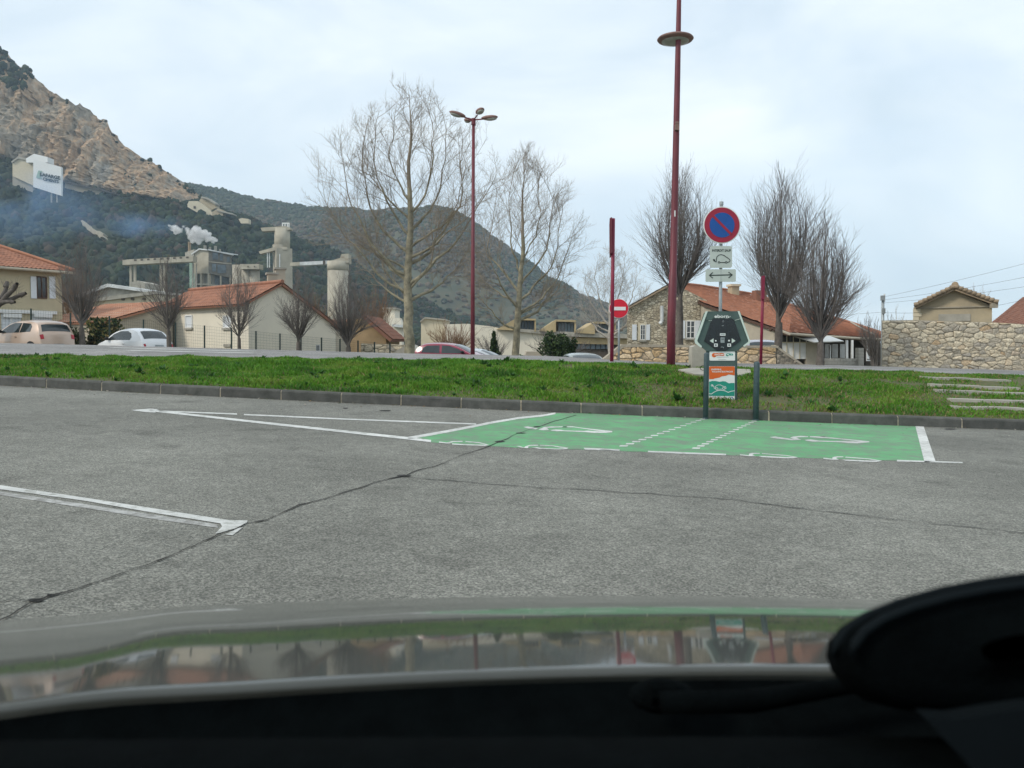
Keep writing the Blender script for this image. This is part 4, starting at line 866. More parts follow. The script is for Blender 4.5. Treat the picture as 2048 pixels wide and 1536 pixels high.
b = MB(); b.prism([P(x, y, 281.7) for x, y in ((580, 525), (599, 523.8), (599, 531), (580, 532))], (0, .3, 0)); b.build('shaded_end', 'oldconc', rs)
# hillside buildings
hb = thing('sign_building', 'pale hillside works building with a big white company sign board on its end wall', 'building', (P(70, 392, 560).x, 560, P(70, 392, 560).z))
pprism('wall', [(25, 322), (36, 316), (68, 322), (68, 372), (25, 352)], 570, 12, 'cream', hb)
pprism('roof', [(22, 323), (36, 313), (69, 321), (69, 324), (36, 317), (24, 326)], 569, 14, 'concrete', hb)
pprism('penthouse', [(52, 317), (68, 307.5), (95, 314), (95, 325), (52, 325)], 566, 8, 'whitepaint', hb)
bd = pprism('sign_board', [(66.5, 318.5), (122.5, 334), (122.5, 391.5), (66.5, 374)], 556, 2, 'signpure', hb)
pprism('lower_wall', [(25, 345), (66, 356), (66, 385), (25, 370)], 572, 6, 'concrete', hb)
for x in (103, 114): b = MB(); b.bar(P(x, 405, 558), P(x, 384, 558), .8); b.build('prop', 'concrete', hb)
ptext('lettering', 'LAFARGE', 80.5, 345.0, 119.5, 351.5, 555.4, 'ink', bd, bold=0.6, shear=0.20)
ptext('lettering', 'CIMENTS', 86, 355.0, 117, 360.5, 555.4, 'ink', bd, bold=0.5, shear=0.19)
pprism('emblem', [(76.5, 341), (84, 342), (80, 353), (84, 357.5), (72, 355.5)], 555.5, .2, 'teal', bd)
hr = thing('ruined_works', 'group of pale stone quarry buildings at the right end of the cliff', 'building', (P(410, 425, 590).x, 590, P(410, 425, 590).z))
pprism('wall', [(375, 408), (378, 402), (395, 402), (408, 410), (424, 424), (424, 432), (400, 428), (375, 414)], 585, 8, 'cream', hr)
pprism('wall', [(398, 402), (404, 394), (413, 397), (430, 408), (432, 416), (420, 421), (408, 409)], 590, 8, 'stucco', hr)
pprism('wall', [(424, 424), (436, 417), (446, 420), (446, 431), (424, 432)], 583, 6, 'stucco', hr)
pprism('roof', [(433, 419), (466, 427), (466, 429.5), (433, 422)], 582, 8, 'concrete', hr)
pprism('roof', [(402, 393), (414, 395), (431, 406), (430, 409), (413, 398), (402, 396)], 588, 9, 'concrete', hr)
pprism('window', rect(387, 412, 391, 417), 584.6, .4, 'shade', hr)
hq = thing('hillside_hut', 'tiny pale hut on the wooded slope right of the quarry buildings', 'hut', (P(488, 446, 560).x, 560, P(488, 446, 560).z))
pprism('wall', [(477, 438), (484, 436), (497, 438), (497, 447), (482, 447)], 560, 5, 'cream', hq)
hl = thing('cliff_foot_ruin', 'long low ruined wall along the foot of the cliff right of the sign building', 'ruin', (P(175, 385, 585).x, 585, P(175, 385, 585).z))
pprism('wall', [(130, 366), (155, 370), (203, 379), (203, 390), (170, 386), (130, 376)], 588, 4, 'stucco', hl)
pprism('roof', [(126, 361), (160, 369), (232, 386), (232, 388), (160, 372), (126, 364)], 586, 6, 'shade', hl)
sc_ = thing('scree_chute', 'pale rubble chute running down through the hillside forest', 'chute', (P(185, 465, 520).x, 520, P(185, 465, 520).z))
b = MB(); b.prism([P(x, y, 470) for x, y in ((161, 441), (165, 440), (168, 445), (174, 447), (178, 453), (185, 456), (190, 461), (200, 462), (207, 467), (205, 470), (208, 475), (203, 473), (199, 476), (194, 469), (186, 468), (181, 463), (174, 459), (171, 453), (165, 451), (164, 446))], (0, 5, -1)); b.build('rubble', 'greycream', sc_)
# pylon on the far ridge
py_ = thing('lattice_pylon', 'thin lattice pylon standing on the crest of the far ridge', 'pylon', (P(877, 420, 1310).x, 1310, P(877, 420, 1310).z))
b = MB()
for s in (-1, 1): b.bar(P(877 + 3.5 * s, 424, 1310), P(877, 395, 1310), .5)
b.bar(P(869, 402, 1310), P(885, 402, 1310), .5); b.bar(P(874.5, 412, 1310), P(879.5, 418, 1310), .35); b.bar(P(879.5, 412, 1310), P(874.5, 418, 1310), .35); b.build('lattice', 'galv', py_)

# ---- distant white works and workshop with sawtooth roof
dw = thing('white_tower_works', 'distant white works building with a square tower beyond the ochre barn', 'factory', (P(780, 690, 170).x, 170, -1))
pprism('tower', rect(766, 617, 789, 700), 170, 8, 'whitewall', dw); pprism('tower_window', rect(774, 620, 776.5, 627), 169.8, .3, 'shade', dw)
pprism('tower_cap', rect(765, 615, 791, 618), 169.5, 9, 'concrete', dw)
pprism('hall', [(768, 637), (800, 636), (804, 650), (804, 700), (768, 700)], 168, 3, 'whitewall', dw)
pprism('hall', [(738, 636), (761, 638), (761, 700), (738, 700)], 175, 10, 'concrete', dw); pprism('canopy', [(784, 648), (812, 650), (812, 656), (784, 653)], 166, 4, 'zinc', dw)
cr = thing('cream_annex', 'small cream annex half hidden by brown shrubs behind the red car', 'building', (P(865, 700, 80).x, 80, -0.8))
pprism('wall', [(842, 642), (850, 636), (890, 640), (890, 720), (842, 720)], 80, 6, 'cream', cr)
pprism('roof_edge', [(840, 642), (850, 634), (892, 638.5), (892, 641), (850, 637), (840, 645)], 79.7, 6.5, 'concrete', cr)
sw = thing('sawtooth_workshop', 'long cream workshop with three tan sawtooth roof lights behind the second plane tree', 'factory', (P(1050, 700, 75).x, 75, -0.8))
pprism('wall', [(890, 648.5), (935, 647.5), (985, 653), (1010, 659), (1143, 666), (1143, 720), (890, 720)], 75, 10, 'whitewall', sw)
pprism('roof_band', [(1010, 656), (1143, 664), (1262, 668), (1262, 677), (1143, 673), (1010, 661)], 74.6, 12, 'concrete', sw)
pprism('fascia', [(1143, 674), (1262, 677), (1262, 690), (1143, 687)], 75, 2, 'tan', sw)
pprism('lower_wall', rect(1143, 686, 1262, 725), 75.4, 2, 'shade', sw)
for i in range(7): pprism('window', rect(1152 + i * 10, 688, 1160.5 + i * 10, 698), 75.2, .2, 'plantwin', sw)
for (x0, xa, xb, yt, yb) in ((993, 1033, 1072, 636, 661), (1078, 1112, 1152, 639, 664), (1155, 1190, 1232, 643, 668)):
    tt = pprism('roof_light', [(x0, yb - 2), (xa, yt), (xa, yb)], 74.4, 9, 'tan', sw)
    pprism('head', [(xa, yt), (xb, yt + 1.5), (xb, yt + 5), (xa, yt + 4)], 74.4, 9, 'tan', tt)
    pprism('side_frame', [(xb - 3, yt + 4), (xb, yt + 4), (xb, yb + 2), (xb - 3, yb + 2)], 74.5, 1, 'tan', tt)
    n = 5; wv = (xb - 4 - xa - 4) / n
    for k in range(n): pprism('pane', rect(xa + 4 + k * wv + .5, yt + 5.5, xa + 4 + (k + 1) * wv - .5, yb), 75, .2, 'plantwin', tt)
    pprism('back_wall', rect(xa, yt + 3, xb, yb), 75.6, .3, 'greycream', tt)

# ------------------------------------------------------------------ stone walls
def clip(poly, px, py, nx, ny):
    o = []; n = len(poly)
    for i in range(n):
        a, b_ = poly[i], poly[(i + 1) % n]; da = (a[0] - px) * nx + (a[1] - py) * ny; db = (b_[0] - px) * nx + (b_[1] - py) * ny
        if da <= 0: o.append(a)
        if da * db < 0: t = da / (da - db); o.append((a[0] + (b_[0] - a[0]) * t, a[1] + (b_[1] - a[1]) * t))
    return o
def stones(Wx, poly, sw_, sh_h, parent, mname, seed, joint=0.022, depth=(0.02, 0.07), jitter=0.42):
    """irregular rubble: one mesh object per stone on the wall plane (u, z)"""
    r = random.Random(seed); u0 = min(p[0] for p in poly); u1 = max(p[0] for p in poly); z0 = min(p[1] for p in poly); z1 = max(p[1] for p in poly)
    S = []; row = 0; z = z0
    while z < z1 + sh_h:
        h = sh_h * r.uniform(.7, 1.3); u = u0 - sw_ * r.random()
        while u < u1 + sw_:
            w = sw_ * r.uniform(.4, 1.75); S.append((u + w / 2 + r.uniform(-jitter, jitter) * sw_ * .5, z + h / 2 + r.uniform(-jitter, jitter) * h)); u += w
        z += h
    asp = sw_ / sh_h * .85; cnt = 0
    S = [s_ for s_ in S if r.random() > 0.13]; S += [(r.uniform(u0, u1), r.uniform(z0, z1)) for _ in range(int(len(S) * 0.16))]
    for i, s in enumerate(S):
        c = list(poly)
        for j, q in enumerate(S):
            if i == j: continue
            dx, dz = q[0] - s[0], q[1] - s[1]
            if abs(dx) > sw_ * 3 or abs(dz) > sh_h * 3.5: continue
            nx, nz = dx / asp ** 2, dz; c = clip(c, (s[0] + q[0]) / 2, (s[1] + q[1]) / 2, nx, nz)
            if len(c) < 3: break
        if len(c) < 3: continue
        cu = sum(p[0] for p in c) / len(c); cz = sum(p[1] for p in c) / len(c)
        area = abs(sum(c[k][0] * c[(k + 1) % len(c)][1] - c[(k + 1) % len(c)][0] * c[k][1] for k in range(len(c)))) / 2
        if area < 0.15 * sw_ * sh_h: continue
        # round the corners: midpoint cut
        rc = []
        for k in range(len(c)):
            a, b_ = c[k], c[(k + 1) % len(c)]; rc += [(a[0] + (b_[0] - a[0]) * .22, a[1] + (b_[1] - a[1]) * .22), (a[0] + (b_[0] - a[0]) * .78, a[1] + (b_[1] - a[1]) * .78)]
        def shr(p, d):
            L_ = math.hypot(p[0] - cu, p[1] - cz); k = max(0.2, (L_ - d) / L_) if L_ > 0 else 1; return (cu + (p[0] - cu) * k, cz + (p[1] - cz) * k)
        d = r.uniform(*depth); n = len(rc); rings = []
        o_ = [shr(p, joint) for p in rc]; i_ = [shr(p, joint + 0.02 + 0.02 * r.random()) for p in rc]
        tu, tz = r.uniform(-.08, .08), r.uniform(-.12, .12)
        V = [Wx.p(p[0], p[1], -0.02) for p in o_] + [Wx.p(p[0], p[1], d * .7 + r.uniform(-.006, .006)) for p in o_] + [Wx.p(p[0], p[1], d + (p[0] - cu) * tu + (p[1] - cz) * tz + r.uniform(-.008, .008)) for p in i_]
        V.append(Wx.p(cu, cz, d + r.uniform(0, .02)))
        F = [(k, (k + 1) % n, n + (k + 1) % n, n + k) for k in range(n)] + [(n + k, n + (k + 1) % n, 2 * n + (k + 1) % n, 2 * n + k) for k in range(n)] + [(2 * n + k, 2 * n + (k + 1) % n, 3 * n) for k in range(n)]
        mesh_obj('stone', V, F, mname, parent, False); cnt += 1
    return cnt
# big rubble wall on the right
A = P(1764, 737, 27.5); W = Wall(A, (1, -0.10)); bw = thing('rubble_wall', 'tall rubble stone boundary wall of mixed grey and cream stones in front of the gabled hut', 'wall', (A.x, A.y, A.z))
pix = [(1764, 737), (1764, 641), (1830, 640), (1990, 645), (2110, 652), (2110, 748)]
poly = [W.px(x, y) for x, y in pix]
b = MB(); b.prism([W.p(u, z, 0.0) for u, z in [(poly[0][0], -0.6)] + poly[1:5] + [(poly[5][0], -0.6)]], (0.23, 0.5, 0)); b.build('mortar_core', 'joint', bw)
n1 = stones(W, [poly[0], poly[5], poly[4], poly[3], poly[1]], 0.26, 0.14, bw, 'stone', 5, joint=0.008, depth=(.01, .06))
# low wall beside the car park entrance
A = P(1205, 723, 26.2); W = Wall(A, (1, -0.02)); lw = thing('low_stone_wall', 'low wall of warm tan field stones running behind the charging point', 'wall', (A.x, A.y, A.z))
pix = [(1203, 723), (1246, 691), (1552, 694), (1552, 731)]; poly = [W.px(x, y) for x, y in pix]
b = MB(); b.prism([W.p(u, z, 0.0) for u, z in [(poly[0][0], -0.5), poly[0], poly[1], poly[2], (poly[3][0], -0.5)]], -W.n * 0.45); b.build('mortar_core', 'joint', lw)
n2 = stones(W, [poly[0], poly[3], poly[2], poly[1]], 0.38, 0.185, lw, 'stone_warm', 9, joint=0.014)
b = MB()
cap = [W.px(1200, 723), W.px(1244, 688.5), W.px(1556, 691.5), W.px(1556, 696), W.px(1248, 694), W.px(1206, 727)]
b.prism([W.p(u, z, 0.06) for u, z in cap], -W.n * 0.55); b.build('coping', 'joint', lw)
rw = thing('sloping_wall_end', 'dark rubble ramp end sloping down from the low tan wall to the pavement', 'wall', (P(1552, 731, 26.1).x, 26.1, P(1552, 731, 26.1).z))
W2 = Wall(P(1553, 731, 26.1), (1, -0.02)); pix = [(1553, 732), (1553, 694.5), (1608, 733)]; poly = [W2.px(x, y) for x, y in pix]
b = MB(); b.prism([W2.p(u, z, 0.0) for u, z in [(poly[0][0], -0.4), poly[1], poly[2], (poly[2][0], -0.4)]], -W2.n * 0.4); b.build('mortar_core', 'joint', rw)
stones(W2, [poly[0], poly[2], poly[1]], 0.16, 0.12, rw, 'stone_dark', 4, joint=0.012, depth=(.01, .04))
b = MB(); b.bar(W2.p(*W2.px(1550, 692), -.2), W2.p(*W2.px(1609, 733), -.2), .5, .07); b.build('coping', 'joint', rw)
# garden wall behind fence end (light stones) and small gable by the trunk
gw = thing('garden_wall', 'short rubble garden wall under the ochre barn behind the fence', 'wall', (P(755, 706, 44).x, 44, -0.4))
W = Wall(P(722, 700, 44), (1, 0)); poly = [W.px(x, y) for x, y in ((722, 718), (812, 718), (812, 690), (722, 687))]
b = MB(); b.prism([W.p(u, z) for u, z in poly], -W.n * .4); b.build('mortar_core', 'joint', gw); stones(W, poly, .5, .26, gw, 'stone', 14)
gb2 = thing('grey_gable', 'pale grey gable roof end peeping over the road right of the plane trunk', 'roof', (P(810, 710, 40).x, 40, -0.3))
pprism('gable', [(782, 708), (812, 690), (850, 709), (850, 720), (782, 720)], 40, 4, 'concrete', gb2)
gb3 = thing('pale_gable_end', 'small pale gable end peeping over the road below the second plane tree', 'roof', (P(1070, 714, 40).x, 40, -0.5))
pprism('gable', [(1050, 713), (1053, 703), (1075, 703), (1089, 716), (1089, 722), (1050, 722)], 40, 3, 'greycream', gb3)

# ------------------------------------------------------------------ stone cottage
ct = thing('stone_cottage', 'long stone cottage with white shuttered windows and a sweeping red tile roof', 'house', (P(1400, 722, 47).x, 47, -0.2))
W = Wall(P(1254, 690, 47), (1, 0.0))
b = MB(); b.prism([W.p(*W.px(x, y)) for x, y in ((1254, 615), (1313, 580), (1345, 566), (1420, 604), (1420, 740), (1254, 740))], (0.95, 5.5, 0)); b.build('stone_wall', 'rubble', ct)
W.window(1281, 650, 1290, 679, ct, bars=1, cross=2, shutters=[(1264, 1273), (1292, 1299.5)])
W.window(1373, 642, 1389, 676, ct, bars=1, cross=2, shutters=[(1361, 1370), (1390, 1401)])
W.board('window_surround', W.rect(1276, 646, 1293, 682), 'cream', ct, 0.006, .03); W.board('window_surround', W.rect(1370, 639, 1391, 679), 'cream', ct, 0.006, .03)
b = MB(); u, z = W.px(1322.5, 612); u2, z2 = W.px(1322.5, 644); b.tube([W.p(u, z, .15), W.p(u2, z2, .15)], .11, 8); b.tube([W.p(u2, z2, .15), W.p(u2 - .12, z2 - .12, .15)], .13, 8); b.build('flue_pipe', 'zinc', ct)
roof_tiles('roof', W.p(*W.px(1250, 616), .25), W.p(*W.px(1250, 616), -5.6) + Vector((.95, 0, 0)), W.p(*W.px(1345, 563.5), .25), W.p(*W.px(1345, 563.5), -5.6) + Vector((.95, 0, 0)), 'tile_old', ct)
# sweeping right roof: plane through three points
Aq = P(1345, 564, 52.5); Bq = P(1408, 606, 46.2); Cq = P(1762, 674, 45.0); nq = (Bq - Aq).cross(Cq - Aq).normalized()
def onplane(x, y):
    d = ray(x, y); t = (Aq - CAM).dot(nq) / d.dot(nq); return CAM + d * t
rl = [onplane(x, y) for x, y in ((1345, 572), (1408, 606), (1556, 657), (1578, 665), (1700, 673), (1766, 676))]
ru = [onplane(x, y) for x, y in ((1345, 566), (1400, 572), (1500, 588), (1585, 612), (1700, 646), (1766, 668))]
ROWS = 26; V = []; NU = 150
nn = nq if nq.z > 0 else -nq
def polyat(pl, t):
    s = t * (len(pl) - 1); i = min(int(s), len(pl) - 2); return pl[i].lerp(pl[i + 1], s - i)
vt = []
for k in range(ROWS): vt += [(k / ROWS, 0.03), ((k + .97) / ROWS, -0.03)]
for t, off in vt:
    for i in range(NU + 1): u = i / NU; V.append(polyat(rl, u).lerp(polyat(ru, u), t) + nn * (off + 0.025 * math.sin(i * math.pi) + random.uniform(-.025, .025)))
w = NU + 1; F = [(j * w + i, j * w + i + 1, (j + 1) * w + i + 1, (j + 1) * w + i) for j in range(len(vt) - 1) for i in range(NU)]
mesh_obj('roof', V, F, 'tile', ct)
b = MB(); b.prism([p - nn * .06 for p in rl] + [p - nn * .06 for p in reversed(ru)], -nn * .14); b.build('roof_deck', 'darkwood', ct)
b = MB(); b.tube([p + nn * .05 for p in ru], .08, 6); b.build('ridge_tiles', 'tile', ct)
b = MB(); q0, q1, q2 = onplane(1700, 646), onplane(1715, 655), onplane(1748, 672); b.tube([q0 + nn * .08, q1 + nn * .08, q2 + nn * .08], .045, 6); b.build('flashing', 'concrete', ct)
Yw = rl[1].y + 0.5
b = MB(); b.prism([rl[1] + Vector((0, .3, -.1)), rl[2] + Vector((0, .3, -.1)), Vector((rl[2].x, rl[2].y + .3, -.8)), Vector((rl[1].x, rl[1].y + .3, -.8))], (0, .4, 0)); b.build('wing_wall', 'greycream', ct)
b = MB(); b.bar(P(1545, 656, rl[2].y), P(1540, 661, rl[2].y + .2), .12); b.build('rafter_end', 'darkwood', ct)
# porch under the eave
pY = (rl[2].y + rl[5].y) / 2
b = MB(); b.prism([Vector((rl[2].x, rl[2].y + 1.8, -.6)), Vector((rl[5].x, rl[5].y + 1.8, -.6)), Vector((rl[5].x, rl[5].y + 1.8, rl[5].z - .05)), Vector((rl[2].x, rl[2].y + 1.8, rl[2].z - .05))], (0, .3, 0)); b.build('porch_wall', 'shade', ct)  # shade of the porch recess put into the wall's dark colour
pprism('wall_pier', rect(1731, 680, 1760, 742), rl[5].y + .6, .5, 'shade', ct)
b = MB(); b.tube([rl[k] + Vector((0, -.1, -.08)) for k in (2, 3, 4, 5)], .07, 8); b.build('gutter', 'greycream', ct)
for x0, x1, y0, y1 in ((1692, 1696.5, 680, 717), (1703, 1707, 680, 717), (1660, 1662, 690, 717), (1734, 1743, 682, 722)): pprism('post', rect(x0, y0, x1, y1), pY - .2, .12, 'whitepaint', ct)
pprism('door_shutter', rect(1734, 683, 1743, 722), pY - .3, .05, 'shutter', ct)
for y in (688, 718): pprism('hinge_strap', rect(1734, y, 1743, y + 1.2), pY - .33, .03, 'ink', ct)
ln = pprism('veranda_panel', rect(1564, 684, 1613, 718), pY - .8, .08, 'whitepaint', ct)
for x in (1574, 1587, 1600, 1613): pprism('mullion', rect(x - .7, 672, x + .7, 718), pY - .86, .05, 'cream', ln)
pprism('veranda_rail', rect(1563, 684, 1614, 686), pY - .88, .06, 'cream', ct)
for i in range(3): pprism('pane', rect(1564 + i * 13 + 1, 672 + i * 1.5, 1576 + i * 13, 684), pY - .7, .03, 'glass', ct)
b = MB(); b.prism([P(1578, 669, pY - .6), P(1660, 672, pY - 1.0), P(1688, 682, pY - 2.0), P(1630, 684, pY - 2.0)], (0, .02, -.05)); b.build('glass_canopy', 'zinc', ct)
pprism('veranda_pier', rect(1613, 684, 1634, 730), pY - .9, .4, 'greycream', ct)
for x0, x1 in ((1650, 1660), (1664, 1676), (1680, 1690)): pprism('net_curtain', rect(x0, 688, x1, 716), pY + .8, .03, 'zinc', ct)
a = P(1459, 584, 52); c = P(1475, 571, 52); b = MB(); b.box(((a.x + c.x) / 2, 52, (a.z + c.z) / 2 - .4), (c.x - a.x, .6, c.z - a.z + .8), 0.2); chm = b.build('chimney', 'stucco', ct); b = MB(); b.box(((a.x + c.x) / 2, 52, c.z), (c.x - a.x + .16, .76, .14), 0.2); b.build('chimney_cap', 'cream', chm)
a = P(1507, 596, 51); c = P(1530, 578, 51); b = MB(); b.box(((a.x + c.x) / 2, 51, (a.z + c.z) / 2 - .4), (c.x - a.x, .6, c.z - a.z + .6), 0.2); b.build('chimney', 'tile_brown', ct)
# concrete block wall and pier
bk = thing('block_wall', 'low grey concrete block wall with a square pier in front of the cottage porch', 'wall', (P(1690, 735, 27).x, 27, P(1690, 735, 27).z))
for r_ in range(3):
    for i in range(7):
        x0 = 1644 + i * 12.3 + (r_ % 2) * 6; x1 = min(x0 + 12, 1728); 
        if x1 - x0 > 2: pprism('block', rect(x0, 717 + r_ * 6, x1, 722.6 + r_ * 6), 27 + random.uniform(-.01, .01), .2, 'concrete', bk)
for i in range(6): pprism('pier_block', rect(1717, 696 + i * 6.4, 1728, 702 + i * 6.4), 26.9 + random.uniform(-.01, .01), .25, 'concrete', bk)
pprism('mortar', rect(1644, 717.5, 1727, 742), 27.04, .14, 'joint', bk)

# ---- hut and red roof behind the rubble wall
ht = thing('gabled_hut', 'small ochre stucco hut with a tiled gable rising behind the rubble wall', 'hut', (P(1910, 740, 31).x, 31, 0))
W = Wall(P(1828, 640, 31), (1, -0.52))
b = MB(); b.prism([W.p(*W.px(x, y)) for x, y in ((1827, 615), (1909, 581), (1984, 612), (1984, 760), (1827, 760))], -W.n * 4); b.build('wall', 'stucco', ht)
b = MB(); b.bar(W.p(*W.px(1836, 616.5), .03), W.p(*W.px(1982, 612.5), .03), .05, .05); b.build('string_course', 'joint', ht)
W.board('blocked_window', W.rect(1877, 628, 1941, 642), 'concrete', ht, .03, .05)
for r_, (x0, x1) in enumerate(((1826, 1841), (1826, 1843), (1826, 1838))): W.board('quoin', W.rect(x0, 618 + r_ * 8, x1, 625 + r_ * 8), 'cream', ht, .035, .06)
rl_ = W.p(*W.px(1828, 612), .3); rr_ = W.p(*W.px(1995, 606), .3); ra_ = W.p(*W.px(1908, 574), .3); bkd = -W.n * 4.6
roof_tiles('roof', rl_, rl_ + bkd, ra_, ra_ + bkd, 'tile_old', ht); roof_tiles('roof', rr_, rr_ + bkd, ra_, ra_ + bkd, 'tile_old', ht)
for s0, s1, n in ((rl_, ra_, 9), (rr_, ra_, 10)):
    for i in range(n):
        a = s0.lerp(s1, i / n); c = s0.lerp(s1, (i + 1.12) / n); b = MB(); b.tube([a + Vector((0, -.02, .03)), c + Vector((0, -.02, .0))], [.085, .068], 8); b.build('verge_tile', 'tile_old', ht, True)
b = MB(); b.tube([ra_ + Vector((0, -.05, .06)), ra_ + bkd + Vector((0, 0, .06))], .12, 10); b.build('ridge_tile', 'tile_old', ht)
b = MB(); b.bar(rr_ + Vector((.02, .1, -.1)), rr_ + Vector((-.2, .1, -.1)), .16, .18); b.build('eaves_block', 'joint', ht)
rr2 = thing('brown_roofed_house', 'house with a plain brown tile roof sloping up behind the end of the rubble wall', 'house', (P(2060, 740, 40).x, 40, 0))
b = MB(); b.prism([P(x, y, 41) for x, y in ((1990, 646), (2200, 660), (2200, 760), (1990, 760))], (0, 6, 0)); b.build('wall', 'greycream', rr2)
roof_tiles('roof', P(1981, 647, 40), P(2260, 660, 38), P(2046, 594, 44.5), P(2300, 585, 42), 'tile_brown', rr2, pitch=.3, row=.3)

# ------------------------------------------------------------------ bare trees
class Tubes:
    def __init__(s, n=4): s.V = []; s.F = []; s.n = n; s.o = 0
    def add(s, pts, r0, r1, n=None):
        n = n or s.n; k = len(pts); pts = np.asarray(pts, dtype=float)
        d = np.gradient(pts, axis=0); d /= np.linalg.norm(d, axis=1)[:, None] + 1e-9
        ref = np.where(np.abs(d[:, 2:3]) < 0.9, np.array([[0, 0, 1.0]]), np.array([[0, 1.0, 0]]))
        sd = np.cross(d, ref); sd /= np.linalg.norm(sd, axis=1)[:, None] + 1e-9; u = np.cross(sd, d)
        rad = np.linspace(0, 1, k)[:, None]; rad = (r0 + (r1 - r0) * rad); a = np.arange(n) * 2 * np.pi / n
        V = pts[:, None, :] + (sd[:, None, :] * np.cos(a)[None, :, None] + u[:, None, :] * np.sin(a)[None, :, None]) * rad[:, None, :]
        s.V.append(V.reshape(-1, 3)); i = np.arange(k - 1)[:, None] * n; j = np.arange(n)[None, :]; j2 = (j + 1) % n
        F = np.stack([i + j, i + j2, i + n + j2, i + n + j], -1).reshape(-1, 4) + s.o; s.F.append(F); s.o += k * n
    def build(s, name, m, parent, smooth=True): return np_mesh(name, np.concatenate(s.V), np.concatenate(s.F), m, parent, None, smooth)
def unit(v): return v / (np.linalg.norm(v) + 1e-9)
def curve(p0, d0, p1, n, r, wob, up=0.0):
    """wobbly branch from p0 leaving along d0 and ending at p1"""
    L_ = np.linalg.norm(p1 - p0); t = np.linspace(0, 1, n)[:, None]; c = p0 + d0 * L_ * 0.5
    pts = (1 - t) ** 2 * p0 + 2 * (1 - t) * t * c + t * t * p1
    w = r.normal(0, wob * L_, (n, 3)); w[0] = 0; w = np.cumsum(w, 0) * 0.5; w -= w[-1:] * t * 0.7; return pts + w
def spray(T, pts, r, nsub, length, ang, rad, up, depth, twn, lmul=0.5, start=0.25):
    k = len(pts); 
    for q in range(nsub):
        t = start + (1 - start) * (q + r.random()) / nsub; f = t * (k - 1); i = min(int(f), k - 2); p = pts[i] + (pts[i + 1] - pts[i]) * (f - i); d = unit(pts[i + 1] - pts[i])
        rnd = unit(r.normal(0, 1, 3)); side = unit(rnd - d * rnd.dot(d)); dd = unit(d * math.cos(ang) + side * math.sin(ang) + np.array([0, 0, up])); Ln = length * (1.15 - 0.6 * t) * r.uniform(.6, 1.3)
        e = p + unit(dd + np.array([0, 0, up * 0.8])) * Ln; sp = curve(p, dd, e, 5 if depth > 0 else 4, r, 0.02); T.add(sp, rad * (1.1 - .5 * t), rad * 0.3, 4 if depth > 1 else 3)
        if depth > 0: spray(T, sp, r, twn, Ln * lmul, ang * 0.95, rad * 0.5, up, depth - 1, twn, lmul, 0.2)
def fastigiate(name, label, base, H, hw, split, rt, seed, mains=26, bark='bark_dark', twig='twig_dark', sub=9, twn=7, group=None, lean=0.0, flat=1.0):
    """vase-shaped tree: a short trunk that breaks into many steep limbs filling an egg-shaped crown"""
    r = np.random.default_rng(seed); b = np.array(base); tr = thing(name, label, 'tree', base, group)
    T = Tubes(8); tp = b + np.array([lean * split, 0, split]); T.add(curve(b - np.array([0, 0, .3]), np.array([0, 0, 1.]), tp, 6, r, 0.012), rt * 1.15, rt * .8, 9)
    top = b + np.array([lean * H, 0, H]); T.add(curve(tp - np.array([0, 0, .1]), np.array([0, 0, 1.]), tp + (top - tp) * .55, 8, r, 0.012), rt * .62, rt * .18, 6); T.build('trunk', bark, tr)
    C = Tubes(3); lead = curve(tp + (top - tp) * .35, np.array([0, 0, 1.]), top, 10, r, 0.012); C.add(lead, rt * .3, .006, 4); spray(C, lead, r, int(sub * 2), H * .20, 0.5, .012, .35, 1, twn, .5, .05)
    for i in range(mains):
        a = 2.399 * i + r.normal(0, .25); hfrac = r.uniform(0.22, 0.97) ** 0.8; h = split + (H - split) * hfrac
        s = (h - split) / (H - split); env = hw * (math.sin(math.pi * min(1, s * 0.9 + 0.10) ** 0.95) ** 0.7) * r.uniform(.45, 1.0) * (1 + .16 * math.sin(a + seed) + .12 * math.sin(2 * a + seed * 1.7))
        tgt = b + np.array([math.cos(a) * env + lean * h, math.sin(a) * env * flat, h]); st = tp + np.array([0, 0, (H - split) * r.uniform(0, .16)]); 
        d0 = unit(np.array([math.cos(a) * .62, math.sin(a) * .62, 1.0 - .55 * (1 - s)])); pts = curve(st, d0, tgt, 9, r, 0.007); Ln = np.linalg.norm(tgt - st)
        C.add(pts, rt * r.uniform(.18, .33), .005, 5); spray(C, pts, r, sub, min(H * .26, Ln * .5), 0.60, .0085, .16, 1, twn, .58, .10)
    C.build('crown', twig, tr); return tr
